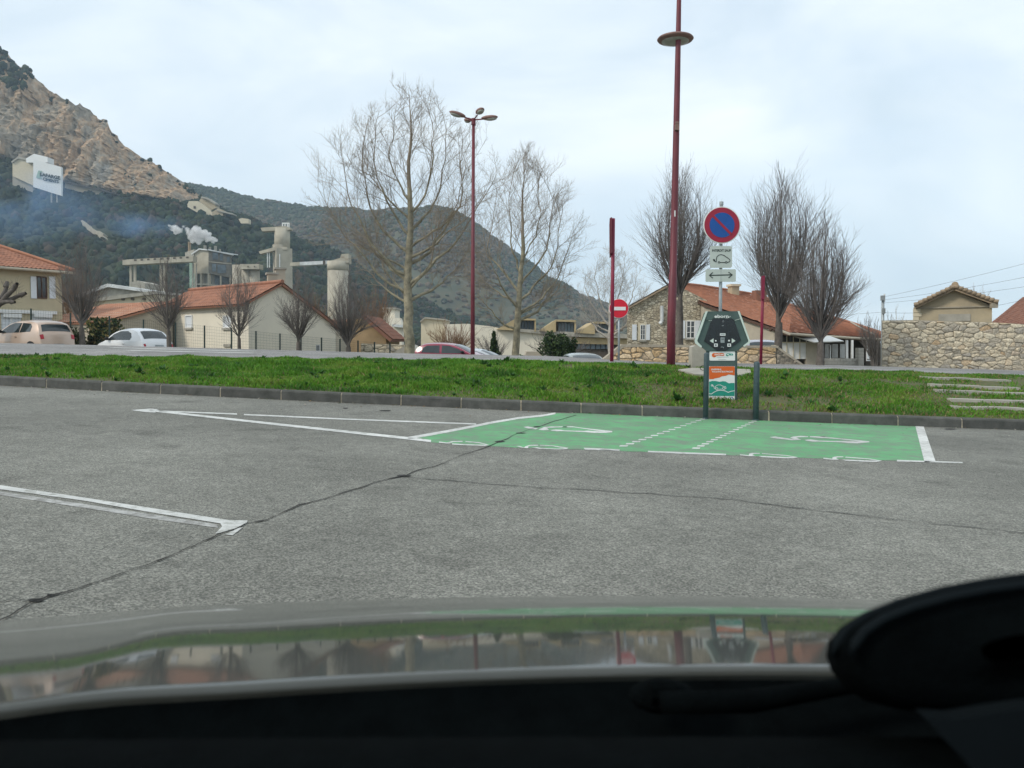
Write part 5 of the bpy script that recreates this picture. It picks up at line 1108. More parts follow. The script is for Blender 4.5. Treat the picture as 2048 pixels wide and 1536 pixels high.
def plane_tree(name, label, base, H, hw, fork, rt, seed, limbs, sub=10, twn=6, bark='bark_plane', twig='twig_plane', skew=0.0):
    """London plane: pale leader with wide rising limbs"""
    r = np.random.default_rng(seed); b = np.array(base); tr = thing(name, label, 'tree', base)
    top = b + np.array([skew, 0, H]); lead = curve(b - np.array([0, 0, .3]), np.array([0, 0, 1.]), top, 22, r, 0.008); T = Tubes(10)
    kk = 15; T.add(lead[:kk], rt * 1.1, rt * .42, 12); C = Tubes(4); C.add(lead[kk - 1:], rt * .42, .008, 5); spray(C, lead[11:], r, 36, H * .17, .80, .013, .12, 2, 6, .60, 0.0)
    for (hf, dx, ex, ez, rf) in limbs:
        # hf start height fraction; target offset ex (of hw), ez (of H); dx initial outward lean
        i = min(int(hf * 21), 20); p = lead[i] + (lead[i + 1] - lead[i]) * (hf * 21 - i); dy = r.uniform(-.55, .55) * abs(ex) * hw; tgt = b + np.array([ex * hw + skew * ez, dy, ez * H]); d0 = unit(np.array([dx, dy / (abs(ex) * hw + .1) * abs(dx), 0.55]))
        pts = curve(p, d0, tgt, 12, r, 0.032); Ln = np.linalg.norm(tgt - p); rf *= .72; T.add(pts[:7], rt * rf, rt * rf * .42, 7); C.add(pts[6:], rt * rf * .42, .007, 5); spray(C, pts, r, sub, Ln * .40, .80, .013, .13, 2, twn + 1, .60, .2)
    T.build('trunk', bark, tr); C.build('crown', twig, tr); return tr
def base_at(x, Y): p = P(x, 700, Y); return (p.x, Y, terrain(p.x, Y))
def dims(base, Y, top, x0, x1, k=.94): H = (P(1024, top, Y).z - base[2]) * k; return H, (x1 - x0) / 2 * ppm(Y) * (k + .03)
bs = base_at(817, 30); H, hw = dims(bs, 30, 152, 622, 980)
plane_tree('plane_tree', 'tallest bare plane tree with a pale trunk and wide crown beside the four headed lamp', bs, H, hw, .3, 0.20, 21,
           [(.26, -.9, -.62, .42, .42), (.27, .9, .75, .48, .5), (.30, -1, -.95, .66, .42), (.33, 1, .98, .70, .5), (.36, -.9, -.72, .78, .45), (.40, .8, .62, .86, .5), (.44, -.8, -.45, .90, .45), (.42, .9, .85, .62, .4), (.50, -.7, -.28, .93, .38), (.52, .7, .38, .95, .42), (.56, -.6, -.55, .80, .35), (.58, .6, .20, .97, .34), (.29, -.9, -.35, .55, .34), (.31, .8, .4, .56, .36), (.38, -1, -1.0, .52, .34), (.62, -.5, -.12, .97, .3), (.46, 1, .70, .76, .36), (.34, -.9, -.80, .60, .36)], sub=13, twn=6)
bs = base_at(1031, 35); H, hw = dims(bs, 35, 285, 950, 1182)
plane_tree('plane_tree', 'smaller bare plane tree between the four headed lamp and the no entry sign', bs, H, hw, .3, 0.17, 33,
           [(.24, -.9, -.75, .42, .5), (.26, 1, .85, .5, .6), (.32, .8, .95, .68, .5), (.34, -.8, -.70, .70, .5), (.38, .7, .7, .82, .5), (.42, -.6, -.4, .90, .5), (.45, .5, .45, .93, .45), (.5, -.4, -.15, .97, .4), (.36, -1, -.95, .55, .4), (.30, 1, .95, .38, .4), (.55, .5, .2, .97, .35)], sub=14, twn=6, skew=.25)
bs = base_at(1222, 48); H, hw = dims(bs, 48, 488, 1148, 1290)
plane_tree('plane_tree', 'pale bare plane tree with drooping fine twigs behind the no entry sign', bs, H, hw, .3, 0.22, 45,
           [(.3, -.9, -.9, .6, .5), (.32, .9, .9, .65, .5), (.4, -.8, -.7, .82, .5), (.42, .8, .7, .85, .5), (.5, -.5, -.4, .93, .4), (.52, .5, .4, .95, .4), (.36, -1, -1, .45, .4), (.36, 1, 1, .48, .4)], sub=15, twn=6, bark='twig_pale', twig='twig_pale')
G1 = 'upright bare trees along the road'
for nm, lab, x, Y, x0, x1, top, spl, rt, seed, mains in (
    ('upright_tree', 'dense bare upright tree standing between the red lamp column and the shuttered cottage', 1358, 30, 1262, 1448, 334, 600, .15, 51, 46),
    ('upright_tree', 'tallest dense bare upright tree right of the charging point with a single tapering peak', 1556, 28.5, 1474, 1642, 335, 645, .15, 52, 46),
    ('upright_tree', 'bare upright tree leaning right in front of the cottage porch canopy', 1640, 25.8, 1562, 1738, 424, 686, .13, 73, 42),
    ('upright_tree', 'dark bare upright tree between the beige and the white hatchbacks', 164, 34, 104, 226, 476, 655, .13, 54, 30),
    ('upright_tree', 'bare upright tree right beside the white hatchback', 337, 33.5, 283, 394, 512, 662, .11, 55, 24),
    ('upright_tree', 'slim bare upright tree in front of the sunlit wall of the white gabled house', 478, 33.5, 427, 530, 532, 676, .085, 56, 22),
    ('upright_tree', 'bare upright tree in front of the shaded gable of the white gabled house', 597, 33.5, 536, 660, 540, 684, .11, 57, 28),
    ('upright_tree', 'broad multi stemmed bare tree in front of the ochre barn', 697, 34, 640, 784, 540, 694, .13, 58, 34)):
    bs = base_at(x, Y); H, hw = dims(bs, Y, top, x0, x1); spl_ = P(x, spl, Y).z - bs[2]
    fastigiate(nm, lab, bs, H, hw, max(.25, spl_), rt, seed, mains, group=None, lean=0.02 if x == 1640 else 0, sub=13 if Y < 32 else 10, twn=6 if Y < 32 else 5)
# pollarded tree at the left edge
pt = thing('pollarded_tree', 'pollarded tree with thick knobbly stub branches in front of the beige house', 'tree', (P(-25, 690, 33).x, 33, .5)); r = np.random.default_rng(3); T = Tubes(8); C = Tubes(3)
b0 = np.array(P(-26, 720, 33)); fk = np.array(P(-14, 618, 33)); T.add(curve(b0, np.array([0, 0, 1.]), fk, 6, r, .01), .22, .17)
for (x, y, rr) in ((12, 572, .075), (31, 572, .07), (43, 590, .075), (-30, 560, .08), (24, 604, .06), (-50, 585, .07)):
    e = np.array(P(x, y, 33 + r.uniform(-.6, .6))); pts = curve(fk, unit(np.array([.6 if x > 0 else -.6, 0, .5])), e, 7, r, .03); T.add(pts, .13, rr); d = unit(pts[-1] - pts[-2]); T.add(np.array([e - d * .05, e + d * .04, e + d * .12, e + d * .2]), rr * 1.5, rr * .9)
    spray(C, pts[-3:], r, 22, .55, .9, .008, .3, 0, 3)
T.build('trunk', 'bark_dark', pt); C.build('twigs', 'twig_dark', pt)

# shrubs
def bare_shrub(name, label, x, Y, x0, x1, top, seed, m, mains=40):
    bs = base_at(x, Y); H, hw = dims(bs, Y, top, x0, x1); r = np.random.default_rng(seed); s = thing(name, label, 'shrub', bs); C = Tubes(3)
    for i in range(mains):
        a = r.uniform(0, 6.28); e = hw * math.sqrt(r.random()) ; hh = H * r.uniform(.55, 1.0) * (1 - .35 * (e / hw) ** 2); p0 = np.array(bs) + np.array([math.cos(a) * hw * .2, math.sin(a) * hw * .2, -.1]); tg = np.array(bs) + np.array([math.cos(a) * e, math.sin(a) * e, hh])
        pts = curve(p0, np.array([0, 0, 1.]), tg, 7, r, .03); C.add(pts, .028, .007, 4); spray(C, pts, r, 8, H * .28, .5, .011, .3, 1, 6, .5, .2)
    C.build('branches', m, s); return s
for args in (('bare_shrub', 'reddish brown bare shrub behind the red car', 905, 58, 845, 985, 632, 61, 'twig_brown', 60), ('bare_shrub', 'brown bare thicket between the white gabled house and the round silo', 625, 60, 585, 668, 575, 62, 'twig_brown', 50),
             ('bare_shrub', 'brown bare thicket behind the broad multi stemmed tree', 750, 62, 705, 800, 560, 63, 'twig_brown', 55), ('bare_shrub', 'tangled bare scrub in front of the sawtooth workshop', 1115, 52, 1060, 1200, 640, 64, 'twig_dark', 45),
             ('bare_shrub', 'bare scrub below the second plane tree', 985, 50, 945, 1030, 655, 65, 'twig_dark', 30), ('bare_shrub', 'dark bare scrub at the end of the cottage beside the utility pole', 1755, 40, 1715, 1800, 612, 66, 'twig_dark', 34),
             ('bare_shrub', 'thin bare thicket peeping over the roof of the gabled hut', 1945, 60, 1915, 1985, 556, 67, 'twig_brown', 22), ('bare_shrub', 'faint bare shrub between the utility pole and the gabled hut', 1795, 60, 1770, 1826, 605, 68, 'twig_pale', 24),
             ('bare_shrub', 'reddish bare shrubs left of the beige house window below the forest', 150, 62, 118, 235, 500, 69, 'twig_brown', 40)):
    bare_shrub(*args)
def leafy(name, label, x, Y, x0, x1, top, seed, n=900, cols=((.035, .06, .022), (.05, .08, .025), (.025, .045, .02)), size=.10, conical=False):
    bs = base_at(x, Y); H, hw = dims(bs, Y, top, x0, x1); r = np.random.default_rng(seed); s = thing(name, label, 'shrub', bs); Vs = []; Cs = []
    cen = np.array(bs)
    lob = [(r.uniform(-.6, .6) * hw, r.uniform(-.6, .6) * hw, r.uniform(.25, .8) * H, r.uniform(.35, .55)) for _ in range(7)]
    for k in range(n):
        l = lob[r.integers(7)]; d = unit(r.normal(0, 1, 3)) * r.random() ** .4; p = cen + np.array([l[0], l[1], l[2]]) + d * np.array([hw * l[3], hw * l[3], H * l[3] * .6])
        if conical: p[:2] = cen[:2] + (p[:2] - cen[:2]) * max(.15, 1.15 - (p[2] - bs[2]) / H)
        p[2] = min(max(p[2], bs[2] + .02), bs[2] + H)
        a = unit(r.normal(0, 1, 3)); b_ = unit(np.cross(a, r.normal(0, 1, 3))); q = size * r.uniform(.6, 1.4); Vs += [p - a * q, p + b_ * q * .5, p + a * q, p - b_ * q * .5]; c = np.array(cols[r.integers(len(cols))]) * r.uniform(.6, 1.4); Cs += [c] * 4
    np_mesh('foliage', np.array(Vs), np.arange(len(Vs)).reshape(-1, 4), 'leaf', s, np.array(Cs))
    b = MB(); b.tube([cen - np.array([0, 0, .2]), cen + np.array([0, 0, H * .6])], [.05, .02], 6); b.build('stem', 'bark_dark', s); return s
leafy('ivy_bush', 'narrow dark ivy clad bush in front of the cream workshop wall', 988, 46, 972, 1006, 652, 71, 900, conical=True)
leafy('ivy_bush', 'large dark ivy bush in front of the workshop windows', 1108, 45, 1078, 1142, 655, 72, 1900)
leafy('ivy_bush', 'second dark ivy bush beside the low tan wall', 1140, 44, 1118, 1162, 662, 73, 1000)
leafy('round_bush', 'little round green bush at the foot of the second plane tree', 1042, 38, 1032, 1054, 702, 74, 500, cols=((.03, .07, .02), (.04, .09, .02)))
leafy('garden_bush', 'mixed green and yellow garden bush between the two hatchbacks', 212, 37.5, 178, 238, 636, 75, 1500, cols=((.04, .07, .02), (.16, .15, .05), (.03, .05, .02), (.22, .17, .07)))
leafy('garden_hedge', 'dark low garden hedge below the bare tree between the hatchbacks', 170, 37, 140, 205, 655, 76, 900, cols=((.04, .05, .02), (.07, .06, .03)))
for x, y, s in ((660, 700, .16), (1155, 713, .22), (1690, 735, .22), (1640, 733, .12)):
    pass

# ------------------------------------------------------------------ wire fence
fn = thing('wire_fence', 'low fence of dark green steel posts and wire mesh in front of the houses', 'fence', (P(409, 697, 36).x, 36, .2))
fp = [(-40, 612, 660, 37.5), (62, 617, 668, 37.2), (141, 626, 674, 37), (219, 632, 680, 36.8), (287, 639, 685, 36.6), (351, 645, 690, 36.4), (409, 651, 694, 36.2), (463, 656, 698, 36), (512, 662, 701, 35.8), (560, 667, 703, 35.6), (602, 671, 705, 35.5), (643, 675, 706, 35.4), (680, 678, 707, 35.3), (716, 681, 708, 35.2), (749, 684, 709, 35.1), (780, 686, 710, 35)]
tops = []
for x, y0, y1, Y in fp:
    b = MB(); b.bar(P(x, y1 + 12, Y), P(x, y0, Y), .055, .055); b.build('post', 'fencepost', fn); tops.append((P(x, y0 + 1, Y), P(x, y1 + 6, Y)))
for (a0, a1), (b0, b1) in zip(tops[:-1], tops[1:]):
    b = MB()
    for k in range(9): t = k / 8; b.bar(a0.lerp(a1, t), b0.lerp(b1, t), .005, .005)
    nvw = 16
    for k in range(1, nvw): t = k / nvw; b.bar(a0.lerp(b0, t), a1.lerp(b1, t), .004, .004)
    b.build('wire_mesh', 'fencepost', fn)

# ------------------------------------------------------------------ lamps, poles, signs
lp = thing('four_headed_lamp', 'tall burgundy street lamp with four cobra heads on short arms beside the big plane tree', 'street lamp', P(945.5, 716, 27))
Yl = 27; b = MB(); b.tube([P(945.3, 722, Yl), P(945.6, 560, Yl), P(947, 243, Yl)], [.075, .065, .05], 14); b.build('column', 'redpole', lp, True)
b = MB(); b.tube([P(947, 250, Yl), P(947, 237, Yl)], .075, 12); b.build('collar', 'redpole', lp)
hc = P(946.5, 240, Yl)
for (ex, ey, dY, ln) in ((915, 230, -.15, .52), (979, 237, -.10, .52), (960, 224, -.75, .5), (936, 241.5, .7, .46)):
    e = P(ex, ey, Yl + dY); d = (e - hc).normalized(); b = MB(); b.tube([hc, hc.lerp(e, .6)], .022, 8); arm = b.build('arm', 'redpole', lp)
    rot = d.to_track_quat('X', 'Z').to_matrix(); b = MB(); b.ellipsoid(e + Vector((0, 0, .03)), (ln * .55, .13, .075), 18, 10, rot); hd = b.build('lamp_head', 'lamp', lp, True)
    b = MB(); b.ellipsoid(e + Vector((0, 0, -.012)) + d * .05, (ln * .40, .105, .062), 16, 8, rot); b.build('lens', 'lens', hd, True)
bl = thing('disc_lamp', 'very tall tapering burgundy lamp column carrying a round disc lantern behind the charging point', 'street lamp', P(1342, 729, 18.6))
Yb = 18.6; b = MB(); b.tube([P(1341.5, 736, Yb), P(1343, 640, Yb), P(1346, 548, Yb), P(1346.2, 546, Yb), P(1350, 380, Yb), P(1355, 150, Yb), P(1358, 0, Yb), P(1360, -90, Yb)], [.100, .098, .094, .083, .078, .066, .052, .03], 18); b.build('column', 'redpole', bl, True)
dc = P(1353.5, 73, Yb) + Vector((0, .16, 0)); b = MB(); b.ellipsoid(dc, (.415, .415, .085), 36, 10); dsk = b.build('lantern', 'lamp', bl, True)
b = MB(); b.ellipsoid(dc + Vector((0, 0, -.035)), (.33, .33, .07), 30, 8); b.build('lens', 'lens', dsk, True)
b = MB(); b.bar(P(1357, 62, Yb), dc + Vector((0, 0, .07)), .05); b.build('bracket', 'redpole', bl)
b = MB(); a = P(1354, 255, Yb - .1); b.box(a, (.09, .1, .13)); b.box(a + Vector((0, -.02, .1)), (.07, .06, .05)); b.build('junction_box', 'lamp', bl)
pprism('sticker', rect(1348.6, 421, 1351, 433), Yb - .085, .004, 'signpure', bl)
np1 = thing('direction_sign_post', 'tall burgundy post with an edge on panel in front of the no entry sign', 'sign post', P(1224, 722, 21)); b = MB(); b.tube([P(1223.5, 730, 21), P(1226.5, 437, 21)], .048, 12); b.build('post', 'redpole_b', np1, True)
b = MB(); b.prism([P(x, y, 20.7) for x, y in ((1219.5, 436), (1224.5, 434), (1225, 505), (1220, 507))], (.12, 1.1, 0)); b.build('sign_panel', 'redpole', np1)
np2 = thing('direction_sign_post', 'shorter burgundy post with a slim panel seen edge on behind the low tan wall', 'sign post', P(1523, 728, 25)); b = MB(); b.tube([P(1521.5, 732, 25), P(1526.5, 553, 25)], .045, 12); b.build('post', 'redpole_b', np2, True)
b = MB(); b.prism([P(x, y, 24.8) for x, y in ((1523, 552), (1530, 551), (1529, 598), (1523, 599))], (.25, .9, 0)); b.build('sign_panel', 'redpole_b', np2)
ne = thing('no_entry_sign', 'round red no entry sign with a white bar beside the low tan wall', 'road sign', P(1237, 722, 25)); b = MB(); b.tube([P(1237.5, 735, 25.1), P(1238, 600, 25.1)], .035, 10); b.build('post', 'galv', ne, True)
pprism('plate', circ(1237.8, 617, 19.6), 25, .03, 'signpure', ne); pl = pprism('red_disc', circ(1237.8, 617, 18.6), 24.985, .01, 'noentry', ne); pprism('white_bar', rect(1228, 613.6, 1251.5, 620.6), 24.97, .01, 'signpure', pl)
# no parking sign behind charger
YS = 14.15; ns = thing('no_parking_sign', 'round blue and red no parking sign with two plates above the charging point', 'road sign', P(1439, 790, YS))
b = MB(); b.tube([P(1438.6, 800, YS + .06), P(1443, 405, YS + .06)], .030, 14); b.build('post', 'galv', ns, True)
b = MB(); b.tube([P(1442.6, 410, YS + .06), P(1443, 403.5, YS + .06)], .036, 14); b.build('post_cap', 'galv', ns)
nd = pprism('sign_disc', circ(1444.2, 450, 37), YS, .03, 'signpure', ns); pprism('red_ring', circ(1444.0, 450, 35.2), YS - .006, .005, 'signred', nd); pprism('blue_disc', circ(1444.2, 450, 25), YS - .011, .004, 'signblue', nd)
pprism('red_slash', [(1424.5, 433.5), (1428, 430), (1464, 466.5), (1460.5, 470)], YS - .016, .004, 'signred', nd)
def rrect(x0, y0, x1, y1, r_): 
    o = []
    for cx_, cy_, a0 in ((x1 - r_, y0 + r_, -90), (x1 - r_, y1 - r_, 0), (x0 + r_, y1 - r_, 90), (x0 + r_, y0 + r_, 180)):
        for k in range(5): a = math.radians(a0 + 22.5 * k); o.append((cx_ + r_ * math.cos(a), cy_ + r_ * math.sin(a)))
    return o
p1 = pprism('vehicle_plate', rrect(1420.3, 492, 1464.2, 535.5, 4), YS, .02, 'signwhite', ns); ptext('lettering', 'INTERDIT SAUF', 1424.5, 498.6, 1461.5, 503.2, YS - .003, 'ink', p1, bold=.18)
zs = lambda p: zp(p, 1395, 400, 8.53)
b = MB(); cw_ = 1.35
pstroke(b, zs([(318, 1060), (322, 1010), (332, 970), (358, 942), (400, 931), (445, 941), (500, 978), (550, 1015), (556, 1034), (540, 1055), (505, 1066)]), cw_, YS - .004); pstroke(b, zs([(385, 1066), (472, 1066)]), cw_, YS - .004); pstroke(b, zs([(318, 1060), (300, 1048), (285, 1034)]), cw_, YS - .004)
for c_ in ((367, 1063), (489, 1063)): q = circ(*zs([c_])[0], 1.75, 14); pstroke(b, q + q[:1], 1.1, YS - .0045)
b.prism(PP(zs([(262, 1015), (285, 1005), (303, 1025), (295, 1048), (272, 1040)]), YS - .004), (0, .002, 0)); b.build('car_pictogram', 'ink', p1)
p2 = pprism('arrow_plate', rrect(1411.5, 538.5, 1471.8, 563.5, 2), YS, .02, 'signwhite', ns); b = MB()
pstroke(b, zs([(205, 1285), (592, 1276)]), 2.0, YS - .004); pstroke(b, zs([(262, 1237), (202, 1286), (262, 1332)]), 2.0, YS - .0045); pstroke(b, zs([(528, 1232), (595, 1276), (530, 1328)]), 2.0, YS - .0045); b.build('double_arrow', 'ink', p2)
pprism('plate_seam', rect(1441.6, 539, 1442.2, 563), YS - .003, .002, 'galv', p2)
# bollards
GB = 'steel bollards guarding the charging point'
for x, yb, yt, rr, lab in ((1411, 838, 705, .043, 'dark grey steel bollard against the left side of the charging point'), (1511.3, 841, 723, .047, 'dark grey round topped steel bollard standing apart right of the charging point')):
    g_ = G(x, yb); Yq = g_.y; bo = thing('bollard', lab, 'bollard', g_, GB); b = MB(); t_ = P(x, yt, Yq); zb_ = g_.z - .05; zt_ = t_.z
    b.tube([(g_.x, Yq, zb_), (g_.x, Yq, zt_ - .03), (g_.x, Yq, zt_ - .012), (g_.x, Yq, zt_)], [rr, rr, rr * .85, rr * .4], 18); b.build('tube', 'bollard', bo, True)
    b = MB(); b.tube([(g_.x, Yq, g_.z), (g_.x, Yq, g_.z + .025)], rr * 1.12, 18); b.build('foot_ring', 'bollard', bo)
# charging point
YQ = 13.85; cp = thing('charging_point', 'dark green electric car charging point with a hexagonal head and an orange and green poster', 'charger', P(1443, 812, YQ))
zc_ = lambda p: zp(p, 1380, 610, 14.63)
pprism('head', zc_([(470, 185), (1400, 180), (1475, 215), (1755, 1050), (1735, 1105), (1560, 1205), (1400, 1345), (470, 1345), (330, 1230), (150, 1105), (135, 1050), (400, 250)]), YQ - .03, .30, 'charger', cp, .262)
pprism('column', [(1412, 700), (1474.5, 700), (1474.5, 812), (1412, 812)], YQ, .24, 'charger', cp, .262)
pprism('door_panel', [(1410, 722.5), (1472.5, 722.5), (1472.5, 807), (1410, 807)], YQ - .012, .012, 'charger', cp)
pprism('foot', [(1408, 806), (1474, 808), (1474, 818), (1408, 816)], YQ + .02, .3, 'concrete', cp)
pprism('brow', zc_([(500, 200), (1400, 195), (1470, 400), (1290, 440), (1240, 395), (680, 395), (600, 450), (440, 440)]), YQ - .045, .02, 'charger', cp)
pprism('edge_trim', zc_([(455, 185), (520, 182), (212, 1040), (228, 1085), (352, 1205), (322, 1248), (150, 1122), (128, 1050)]), YQ - .055, .27, 'trim', cp, .262)
pprism('edge_trim', zc_([(1392, 176), (1450, 180), (1765, 1060), (1750, 1112), (1592, 1222), (1553, 1190), (1702, 1082), (1704, 1032), (1480, 420)]), YQ - .055, .27, 'trim', cp, .262)
scn = pprism('screen_panel', zc_([(690, 405), (1230, 405), (1300, 460), (1490, 1040), (1050, 1340), (800, 1340), (415, 1060), (620, 470)]), YQ - .042, .012, 'black', cp)
pprism('display', zc_(rect(770, 520, 1150, 760)), YQ - .045, .003, 'black', scn)
for nm, pl_, mm in (('label', rect(878, 830, 1038, 900), 'signpure'), ('card_reader', rect(895, 950, 1010, 1105), 'galv'), ('arrow', [(575, 1050), (690, 975), (690, 1120)], 'trim'), ('arrow', [(1335, 1048), (1222, 975), (1222, 1118)], 'trim'), ('label', rect(705, 1128, 812, 1220), 'signpure'), ('label', rect(1095, 1128, 1200, 1220), 'signpure'), ('button', circ(755, 1045, 24, 10), 'signpure'), ('button', circ(1143, 1043, 26, 10), 'signpure')):
    o_ = pprism(nm, zc_(pl_), YQ - .047, .004, mm, scn)
pprism('card_slot', zc_(rect(915, 985, 995, 1010)), YQ - .0485, .002, 'ink', scn)
for x in (733, 1123): pprism('icon', zc_(rect(x, 1150, x + 45, 1195)), YQ - .0485, .002, 'bollard', scn)
pprism('print_line', zc_(rect(895, 850, 1020, 878)), YQ - .0485, .002, 'galv', scn)
b = MB(); q = zc_(circ(970, 480, 22, 6)); pstroke(b, q + q[:1], .6, YQ - .0475); pstroke(b, zc_([(930, 610), (990, 600)]), 1.0, YQ - .0475); q = zc_([(900, 1240), (930, 1225), (975, 1235), (985, 1260)]); pstroke(b, q, 1.0, YQ - .0475); b.build('icon', 'galv', scn)
ptext('lettering', 'eborn', 1429.2, 629.4, 1457, 635.6, YQ - .068, 'signpure', cp, bold=.3); b = MB(); pstroke(b, zc_([(1040, 380), (1110, 378), (1150, 355), (1185, 325)]), .8, YQ - .068); b.build('swoosh', 'signpure', cp)
b = MB(); pstroke(b, zc_([(1310, 450), (1380, 430), (1460, 405)]), .9, YQ - .067); pstroke(b, zc_([(545, 455), (600, 462), (640, 450)]), .6, YQ - .067); b.build('panel_seam', 'trim', cp)
zq = lambda p: zp(p, 1395, 690, 9.6)
lab_ = pprism('logo_plate', zq(rrect(232, 122, 722, 300, 16)), YQ - .016, .012, 'postwhite', cp)
b = MB(); b.prism(PP(zq(circ(318, 195, 42, 18)), YQ - .019), (0, .002, 0)); b.build('logo_mark', 'orange', lab_)
b = MB()
for c0, c1, w in (((310, 188), (500, 184), 5.2),): pstroke(b, zq([c0, (400, 180), c1]), w, YQ - .0205)
for c_, r_ in (((410, 180), 24), ((490, 186), 24)): b.prism(PP(zq(circ(*c_, r_, 14)), YQ - .0195), (0, .002, 0))
b.build('logo_mark', 'orange', lab_)
b = MB(); pstroke(b, zq([(560, 186), (600, 178), (650, 182), (670, 180)]), 3.6, YQ - .0205); b.prism(PP(zq(circ(572, 190, 26, 16)), YQ - .0195), (0, .002, 0)); b.prism(PP(zq(circ(662, 182, 20, 16)), YQ - .0195), (0, .002, 0)); b.build('logo_mark', 'postgreen', lab_)
b = MB(); pstroke(b, zq([(325, 190), (392, 186)]), 1.6, YQ - .0225); q = zq(circ(412, 184, 14, 10)); pstroke(b, q + q[:1], .8, YQ - .0225); pstroke(b, zq([(440, 186), (500, 186)]), 1.5, YQ - .0225); pstroke(b, zq([(565, 186), (605, 184)]), 1.6, YQ - .0225); pstroke(b, zq([(640, 178), (660, 190)]), 1.0, YQ - .0225); b.build('logo_print', 'postwhite', lab_)
b = MB(); pstroke(b, zq([(400, 279), (550, 281)]), .5, YQ - .019); pstroke(b, zq([(380, 236), (600, 230)]), .3, YQ - .019); b.build('small_print', 'galv', lab_)
po = pprism('poster', zq(rrect(220, 408, 716, 1064, 14)), YQ - .028, .012, 'postwhite', cp)
pprism('orange_field', zq([(224, 424), (240, 410), (700, 410), (714, 424), (714, 585), (660, 575), (600, 566), (545, 590), (470, 600), (420, 625), (340, 640), (300, 655), (224, 655)]), YQ - .031, .002, 'orange', po)
pprism('green_field', zq([(224, 705), (280, 690), (350, 690), (420, 706), (490, 694), (540, 700), (600, 735), (650, 728), (712, 730), (710, 980), (222, 976)]), YQ - .031, .002, 'postgreen', po)
ptext('lettering', 'ENSEMBLE,', *zq([(268, 455)])[0], *zq([(462, 487)])[0], YQ - .034, 'postwhite', po, bold=.15); ptext('lettering', 'ROULONS ÉLECTRIQUE', *zq([(280, 493)])[0], *zq([(676, 530)])[0], YQ - .034, 'postwhite', po, bold=.15)
b = MB(); 
for pts_, w in (([(340, 835), (350, 790), (390, 768), (440, 766), (480, 788), (540, 800), (550, 835), (530, 845)], 1.0), ([(400, 850), (480, 845)], .9), ([(345, 838), (322, 838), (318, 800), (298, 780), (275, 775)], 1.1), ([(222, 936), (270, 940), (310, 910), (370, 880), (450, 868), (530, 880), (590, 910), (640, 890), (712, 878)], 1.3)): pstroke(b, zq(pts_), w, YQ - .034)
for c_ in ((372, 842), (505, 832)): q = zq(circ(*c_, 22, 12)); pstroke(b, q + q[:1], 1.0, YQ - .0345)
q = zq(circ(280, 775, 17, 8)); pstroke(b, q + q[:1], .9, YQ - .0345); b.build('line_drawing', 'postwhite', po)
b = MB(); pstroke(b, zq([(395, 1022), (530, 1012)]), 1.0, YQ - .031); b.prism(PP(zq(rect(250, 1005, 275, 1035)), YQ - .031), (0, .002, 0)); b.build('footer_mark', 'signred', po); b = MB(); q = zq(circ(660, 1022, 20, 14)); pstroke(b, q + q[:1], .8, YQ - .031); b.build('footer_mark', 'signblue', po)
b = MB(); q = [P(1390 + 16 + 5.5 * math.cos(a), 736 + 4.5 * math.sin(a), YQ + .1) for a in np.linspace(.5, 2 * math.pi - .5, 14)]; b.tube(q, .006, 6); b.build('cable_loop', 'plasticblk', cp)
# concrete block and slab behind
cb = thing('concrete_block', 'upright grey concrete block standing left of the charging point', 'block', P(1398, 741, 17.2)); bm_ = MB(); bm_.prism([P(x, y, 17.2) for x, y in ((1383.5, 742), (1385, 694), (1391, 691), (1413, 692), (1414, 745))], (0, .35, 0)); bm_.build('body', 'concrete', cb)
cs = thing('concrete_slab', 'weathered concrete slab lying in the grass behind the charging point', 'slab', P(1430, 748, 16.3)); q = [on_verge(x, y) + Vector((0, 0, .05)) for x, y in ((1356, 744), (1385, 740), (1440, 741), (1500, 743), (1502, 750), (1470, 756), (1390, 753))]; bm_ = MB(); bm_.prism(q, (0, 0, -.2)); bm_.build('body', 'concrete', cs)
# utility pole and wires
up_ = thing('utility_pole', 'slim grey utility pole with a small box between the cottage and the rubble wall', 'pole', P(1765, 740, 33)); b = MB(); b.tube([P(1764, 760, 33), P(1766, 592, 33)], .06, 10); b.build('pole', 'galv', up_, True)
b = MB(); b.box(P(1767.5, 622, 32.9), (.1, .1, .22)); b.box(P(1765.5, 596, 32.9), (.14, .12, .2)); b.build('terminal_box', 'galv', up_); b = MB(); b.bar(P(1768.5, 604, 33), P(1769, 588, 33), .05); b.build('cap_pin', 'signpure', up_)
for i, (x0, y0, Y0, x1, y1, Y1, sag, lab) in enumerate(((1766, 594, 33, 2120, 508, 24, 6, 'highest overhead wire rising to the right from the utility pole'), (1767, 624, 33, 1600, 632, 40, 3, 'overhead wire running from the utility pole towards the cottage'), (1767, 625, 33, 1828, 626, 31, 1, 'short overhead wire from the utility pole to the gabled hut'), (1766, 600, 33, 2120, 540, 26, 8, 'second overhead wire below the highest one above the hut'), (1766, 606, 33, 2120, 562, 27, 8, 'third overhead wire crossing behind the hut roof ridge'), (1995, 611, 30, 2120, 582, 26, 2, 'overhead wire leaving the right eave of the gabled hut'))):
    b = MB(); pts = []
    for k in range(13): t = k / 12; pts.append(P(x0 + (x1 - x0) * t, y0 + (y1 - y0) * t + sag * 4 * t * (1 - t) * .5, Y0 + (Y1 - Y0) * t))
    b.tube(pts, .0045, 5); tag(b.build('overhead_wire', 'wire'), lab, 'wire', 'overhead wires')

